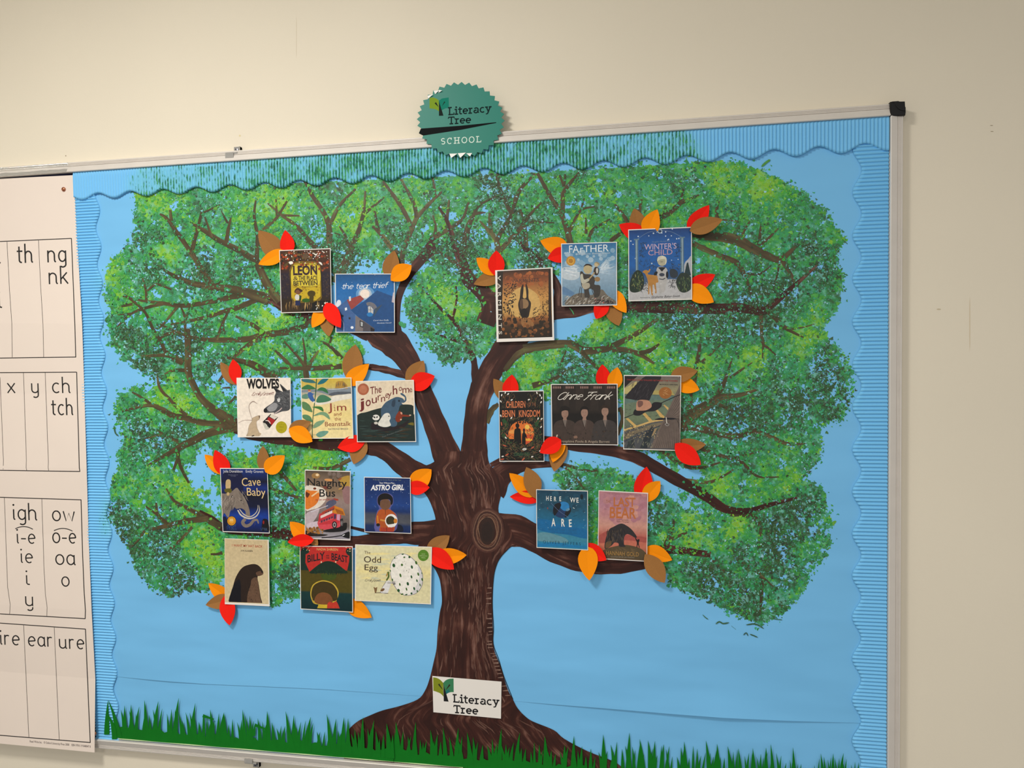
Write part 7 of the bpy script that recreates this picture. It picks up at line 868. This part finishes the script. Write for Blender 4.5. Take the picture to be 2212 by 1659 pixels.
# ---------------------------------------------------------------- autumn leaves of folded card
def leaf(col, tip, base, w, d0, lf, label, flip=1, over=False):
    tip = np.array(tip, float); base = np.array(base, float); ax = tip - base; L = np.hypot(*ax); n = np.array([-ax[1], ax[0]]) / L; NA, NS = 13, 3; r_ = random.Random(int(tip[0] * 7 + tip[1])); asym = r_.uniform(.9, 1.1); pk = r_.uniform(.38, .5); bend = r_.uniform(-.05, .05)
    rows_ = []; D_ = []
    for i in range(NA):
        t = i / (NA - 1); s_ = math.sin(PI * t ** (math.log(.5) / math.log(pk))) ** .82 if 0 < t < 1 else 0
        for j in range(-NS, NS + 1):
            q = j / NS; hw = w / 2 * s_ * (asym if j > 0 else 2 - asym); rows_.append(base + ax * t + n * (hw * q + bend * w * math.sin(PI * t)) ); D_.append(d0 + lf * t ** 1.5 + .0025 * abs(q) * s_ * min(1, t * 2.2 + (1 if over else 0)) * r_.uniform(.97, 1.03))
    V = PA(rows_, D_); m = 2 * NS + 1; Vb = V.copy(); Vb[:, 1] += .0003; N_ = len(V); Fs = []
    for i in range(NA - 1):
        for j in range(m - 1):
            a = [i * m + j, i * m + j + 1, (i + 1) * m + j + 1, (i + 1) * m + j]; Fs.append(a); Fs.append([x + N_ for x in a[::-1]])
        for j in (0, m - 1): a = [i * m + j, (i + 1) * m + j, (i + 1) * m + j + N_, i * m + j + N_]; Fs.append(a)
    tag(link('paper_leaf', np.vstack([V, Vb]), Fs, M_leafc[col]), label, 'paper leaf', 'folded card autumn leaves round the book covers')
LV = [  # colour, tip, base, width, order, over the cover?, label tail
 ('brown', (558, 498), (607, 560), 44, 0, 0, 'brown card leaf pointing up and out beside the gold panelled cover'), ('red', (616, 497), (619, 552), 32, 1, 0, 'red card leaf standing upright above the gold panelled cover'), ('orange', (558, 571), (614, 541), 30, 2, 0, 'orange card leaf pointing down and out from the top corner of the gold panelled cover'),
 ('brown', (711, 727), (702, 668), 32, 0, 0, 'brown card leaf hanging down between the gold panelled cover and the rooftops cover'), ('orange', (674, 708), (697, 664), 30, 1, 0, 'orange card leaf hanging under the bottom edge of the gold panelled cover'), ('red', (736, 708), (704, 654), 34, 4, 0, 'red card leaf overlapping the edge of the rooftops cover near its lower corner'),
 ('brown', (852, 541), (838, 602), 36, 0, 0, 'brown card leaf standing above the rooftops cover'), ('orange', (889, 573), (844, 606), 37, 1, 1, 'orange card leaf over the upper corner of the rooftops cover'),
 ('brown', (1023, 614), (1082, 592), 32, 0, 0, 'brown card leaf, lowest of the three beside the sepia long-eared cover'), ('orange', (1029, 557), (1072, 594), 31, 1, 0, 'orange card leaf, middle of the three beside the sepia long-eared cover'), ('red', (1072, 541), (1074, 598), 36, 2, 0, 'red card leaf above the corner of the sepia long-eared cover'),
 ('orange', (1167, 520), (1228, 545), 40, 0, 0, 'orange card leaf beside the top corner of the sky blue cover with seated figures'), ('red', (1183, 558), (1230, 545), 34, 1, 0, 'red card leaf tucked behind the side of the sky blue cover with seated figures'),
 ('brown', (1337, 704), (1316, 645), 36, 0, 0, 'brown card leaf hanging under the sky blue cover with seated figures'), ('red', (1287, 689), (1313, 645), 32, 1, 0, 'red card leaf hanging under the sky blue cover with seated figures'), ('orange', (1353, 676), (1322, 626), 32, 2, 0, 'orange card leaf at the lower corner of the sky blue cover with seated figures'),
 ('brown', (1370, 450), (1384, 508), 38, 0, 0, 'brown card leaf, middle one above the blue snowy cover'), ('red', (1337, 485), (1394, 512), 38, 1, 0, 'red card leaf behind the top corner of the blue snowy cover'), ('orange', (1420, 452), (1397, 508), 40, 2, 0, 'orange card leaf standing above the blue snowy cover'),
 ('red', (1532, 443), (1488, 500), 38, 0, 0, 'red card leaf pointing up from the upper outer corner of the blue snowy cover'), ('brown', (1561, 474), (1490, 499), 36, 3, 1, 'brown card leaf over the upper outer corner of the blue snowy cover'), ('red', (1545, 593), (1485, 625), 34, 0, 0, 'red card leaf at the lower outer side of the blue snowy cover'), ('orange', (1542, 653), (1482, 620), 40, 1, 0, 'orange card leaf at the lower outer side of the blue snowy cover'),
 ('brown', (476, 782), (516, 832), 27, 0, 0, 'brown card leaf behind the corner of the white cover with black heading'), ('red', (503, 776), (510, 830), 28, 1, 0, 'red card leaf above the corner of the white cover with black heading'),
 ('brown', (768, 744), (755, 825), 44, 0, 0, 'large brown card leaf standing above the yellow cover with the climbing plant'), ('orange', (797, 786), (748, 830), 36, 1, 0, 'orange card leaf over the bough above the yellow cover with the climbing plant'), ('brown', (672, 911), (624, 934), 30, 0, 1, 'brown card leaf over the lower corner of the yellow cover, beside the white cover'), ('orange', (675, 954), (624, 926), 36, 2, 1, 'orange card leaf over the lower corner of the yellow cover, beside the white cover'),
 ('brown', (915, 779), (880, 836), 40, 0, 0, 'brown card leaf above the corner of the cream and dark green cover'), ('red', (939, 812), (886, 838), 40, 1, 0, 'red card leaf beside the upper corner of the cream and dark green cover'), ('brown', (764, 1003), (786, 944), 38, 0, 0, 'brown card leaf hanging under the cream and dark green cover'), ('red', (729, 967), (792, 946), 36, 1, 0, 'red card leaf pointing out from the lower corner of the cream and dark green cover'),
 ('brown', (1066, 818), (1096, 866), 32, 0, 0, 'brown card leaf behind the top corner of the black cover with orange title'), ('red', (1106, 809), (1104, 866), 35, 1, 0, 'red card leaf standing above the black cover with orange title'), ('brown', (1197, 1019), (1216, 945), 40, 0, 0, 'brown card leaf hanging under the corner of the dark brown cover of three figures'), ('orange', (1194, 999), (1214, 940), 34, 1, 0, 'orange card leaf hanging under the corner of the dark brown cover of three figures'), ('red', (1166, 978), (1212, 950), 36, 2, 1, 'red card leaf between the black cover and the dark brown cover of three figures'),
 ('red', (1301, 787), (1308, 842), 33, 0, 0, 'red card leaf standing above the dark brown cover of three figures'), ('orange', (1334, 793), (1322, 845), 33, 1, 0, 'orange card leaf standing above the dark brown cover of three figures'), ('brown', (1507, 801), (1448, 818), 34, 1, 0, 'brown card leaf at the upper corner of the tightrope cover'), ('orange', (1511, 842), (1452, 828), 34, 0, 0, 'orange card leaf at the upper corner of the tightrope cover, under a brown one'), ('brown', (1525, 960), (1456, 962), 32, 0, 0, 'brown card leaf at the lower corner of the tightrope cover'), ('red', (1514, 1004), (1458, 958), 40, 3, 1, 'red card leaf over the lower corner of the tightrope cover'),
 ('orange', (442, 982), (488, 1026), 28, 0, 0, 'orange card leaf behind the corner of the navy cover with the tusked animal'), ('red', (464, 972), (490, 1026), 34, 1, 0, 'red card leaf above the corner of the navy cover with the tusked animal'), ('brown', (568, 963), (570, 1020), 27, 0, 0, 'brown card leaf standing above the navy cover with the tusked animal'), ('orange', (615, 984), (573, 1020), 38, 2, 1, 'orange card leaf over the upper corner of the navy cover with the tusked animal'),
 ('orange', (626, 1127), (672, 1168), 36, 1, 0, 'orange card leaf beside the lower corner of the bus cover'), ('red', (621, 1171), (678, 1166), 27, 2, 1, 'red card leaf squeezed between the bus cover and the red topped olive cover'), ('brown', (687, 1178), (662, 1150), 22, 0, 0, 'small brown card leaf tip showing under the bus cover'),
 ('orange', (932, 1014), (884, 1054), 42, 0, 0, 'orange card leaf at the upper corner of the navy starry cover'), ('red', (928, 1053), (876, 1052), 31, 1, 0, 'red card leaf at the upper corner of the navy starry cover'), ('red', (1101, 1073), (1172, 1076), 29, 0, 0, 'red card leaf, lowest of the three beside the teal planet cover'), ('orange', (1100, 1022), (1156, 1072), 35, 1, 0, 'orange card leaf beside the teal planet cover'), ('brown', (1137, 1009), (1158, 1078), 38, 2, 0, 'brown card leaf above the corner of the teal planet cover'),
 ('red', (1310, 1210), (1256, 1178), 36, 0, 1, 'red card leaf between the teal planet cover and the pink sunset cover'), ('orange', (1273, 1254), (1268, 1180), 43, 2.4, 1, 'orange card leaf hanging under the corner of the teal planet cover'), ('red', (1397, 1008), (1380, 1078), 40, 0, 0, 'red card leaf standing above the pink sunset cover'), ('orange', (1426, 1039), (1388, 1086), 35, 1, 0, 'orange card leaf at the upper corner of the pink sunset cover'), ('orange', (1452, 1210), (1392, 1186), 35, 0, 0, 'orange card leaf at the lower corner of the pink sunset cover'), ('brown', (1436, 1259), (1393, 1197), 40, 3, 1, 'brown card leaf over the lower corner of the pink sunset cover'),
 ('orange', (450, 1260), (500, 1296), 30, 0, 0, 'orange card leaf at the lower corner of the tan cover'), ('brown', (444, 1307), (498, 1292), 32, 1, 0, 'brown card leaf at the lower corner of the tan cover'), ('red', (496, 1351), (489, 1284), 34, 2, 0, 'red card leaf hanging under the tan cover'),
 ('brown', (971, 1157), (920, 1200), 36, 0, 0, 'brown card leaf above the corner of the pale yellow egg cover'), ('orange', (1008, 1199), (932, 1206), 36, 1, 0, 'orange card leaf on the trunk beside the pale yellow egg cover'), ('red', (981, 1230), (920, 1188), 40, 2, 0, 'red card leaf on the trunk beside the pale yellow egg cover'), ('orange', (803, 1334), (748, 1298), 36, 0, 0, 'orange card leaf at the lower corner of the red topped olive cover'),
]
for c_, tp, bs, w_, od, ov_, lb in LV:
    leaf(c_, tp, bs, w_, (.0116 if ov_ else .0028) + .0016 * od * (1.35 if not ov_ else .8), .0065 if ov_ else .0050, lb, over=bool(ov_))
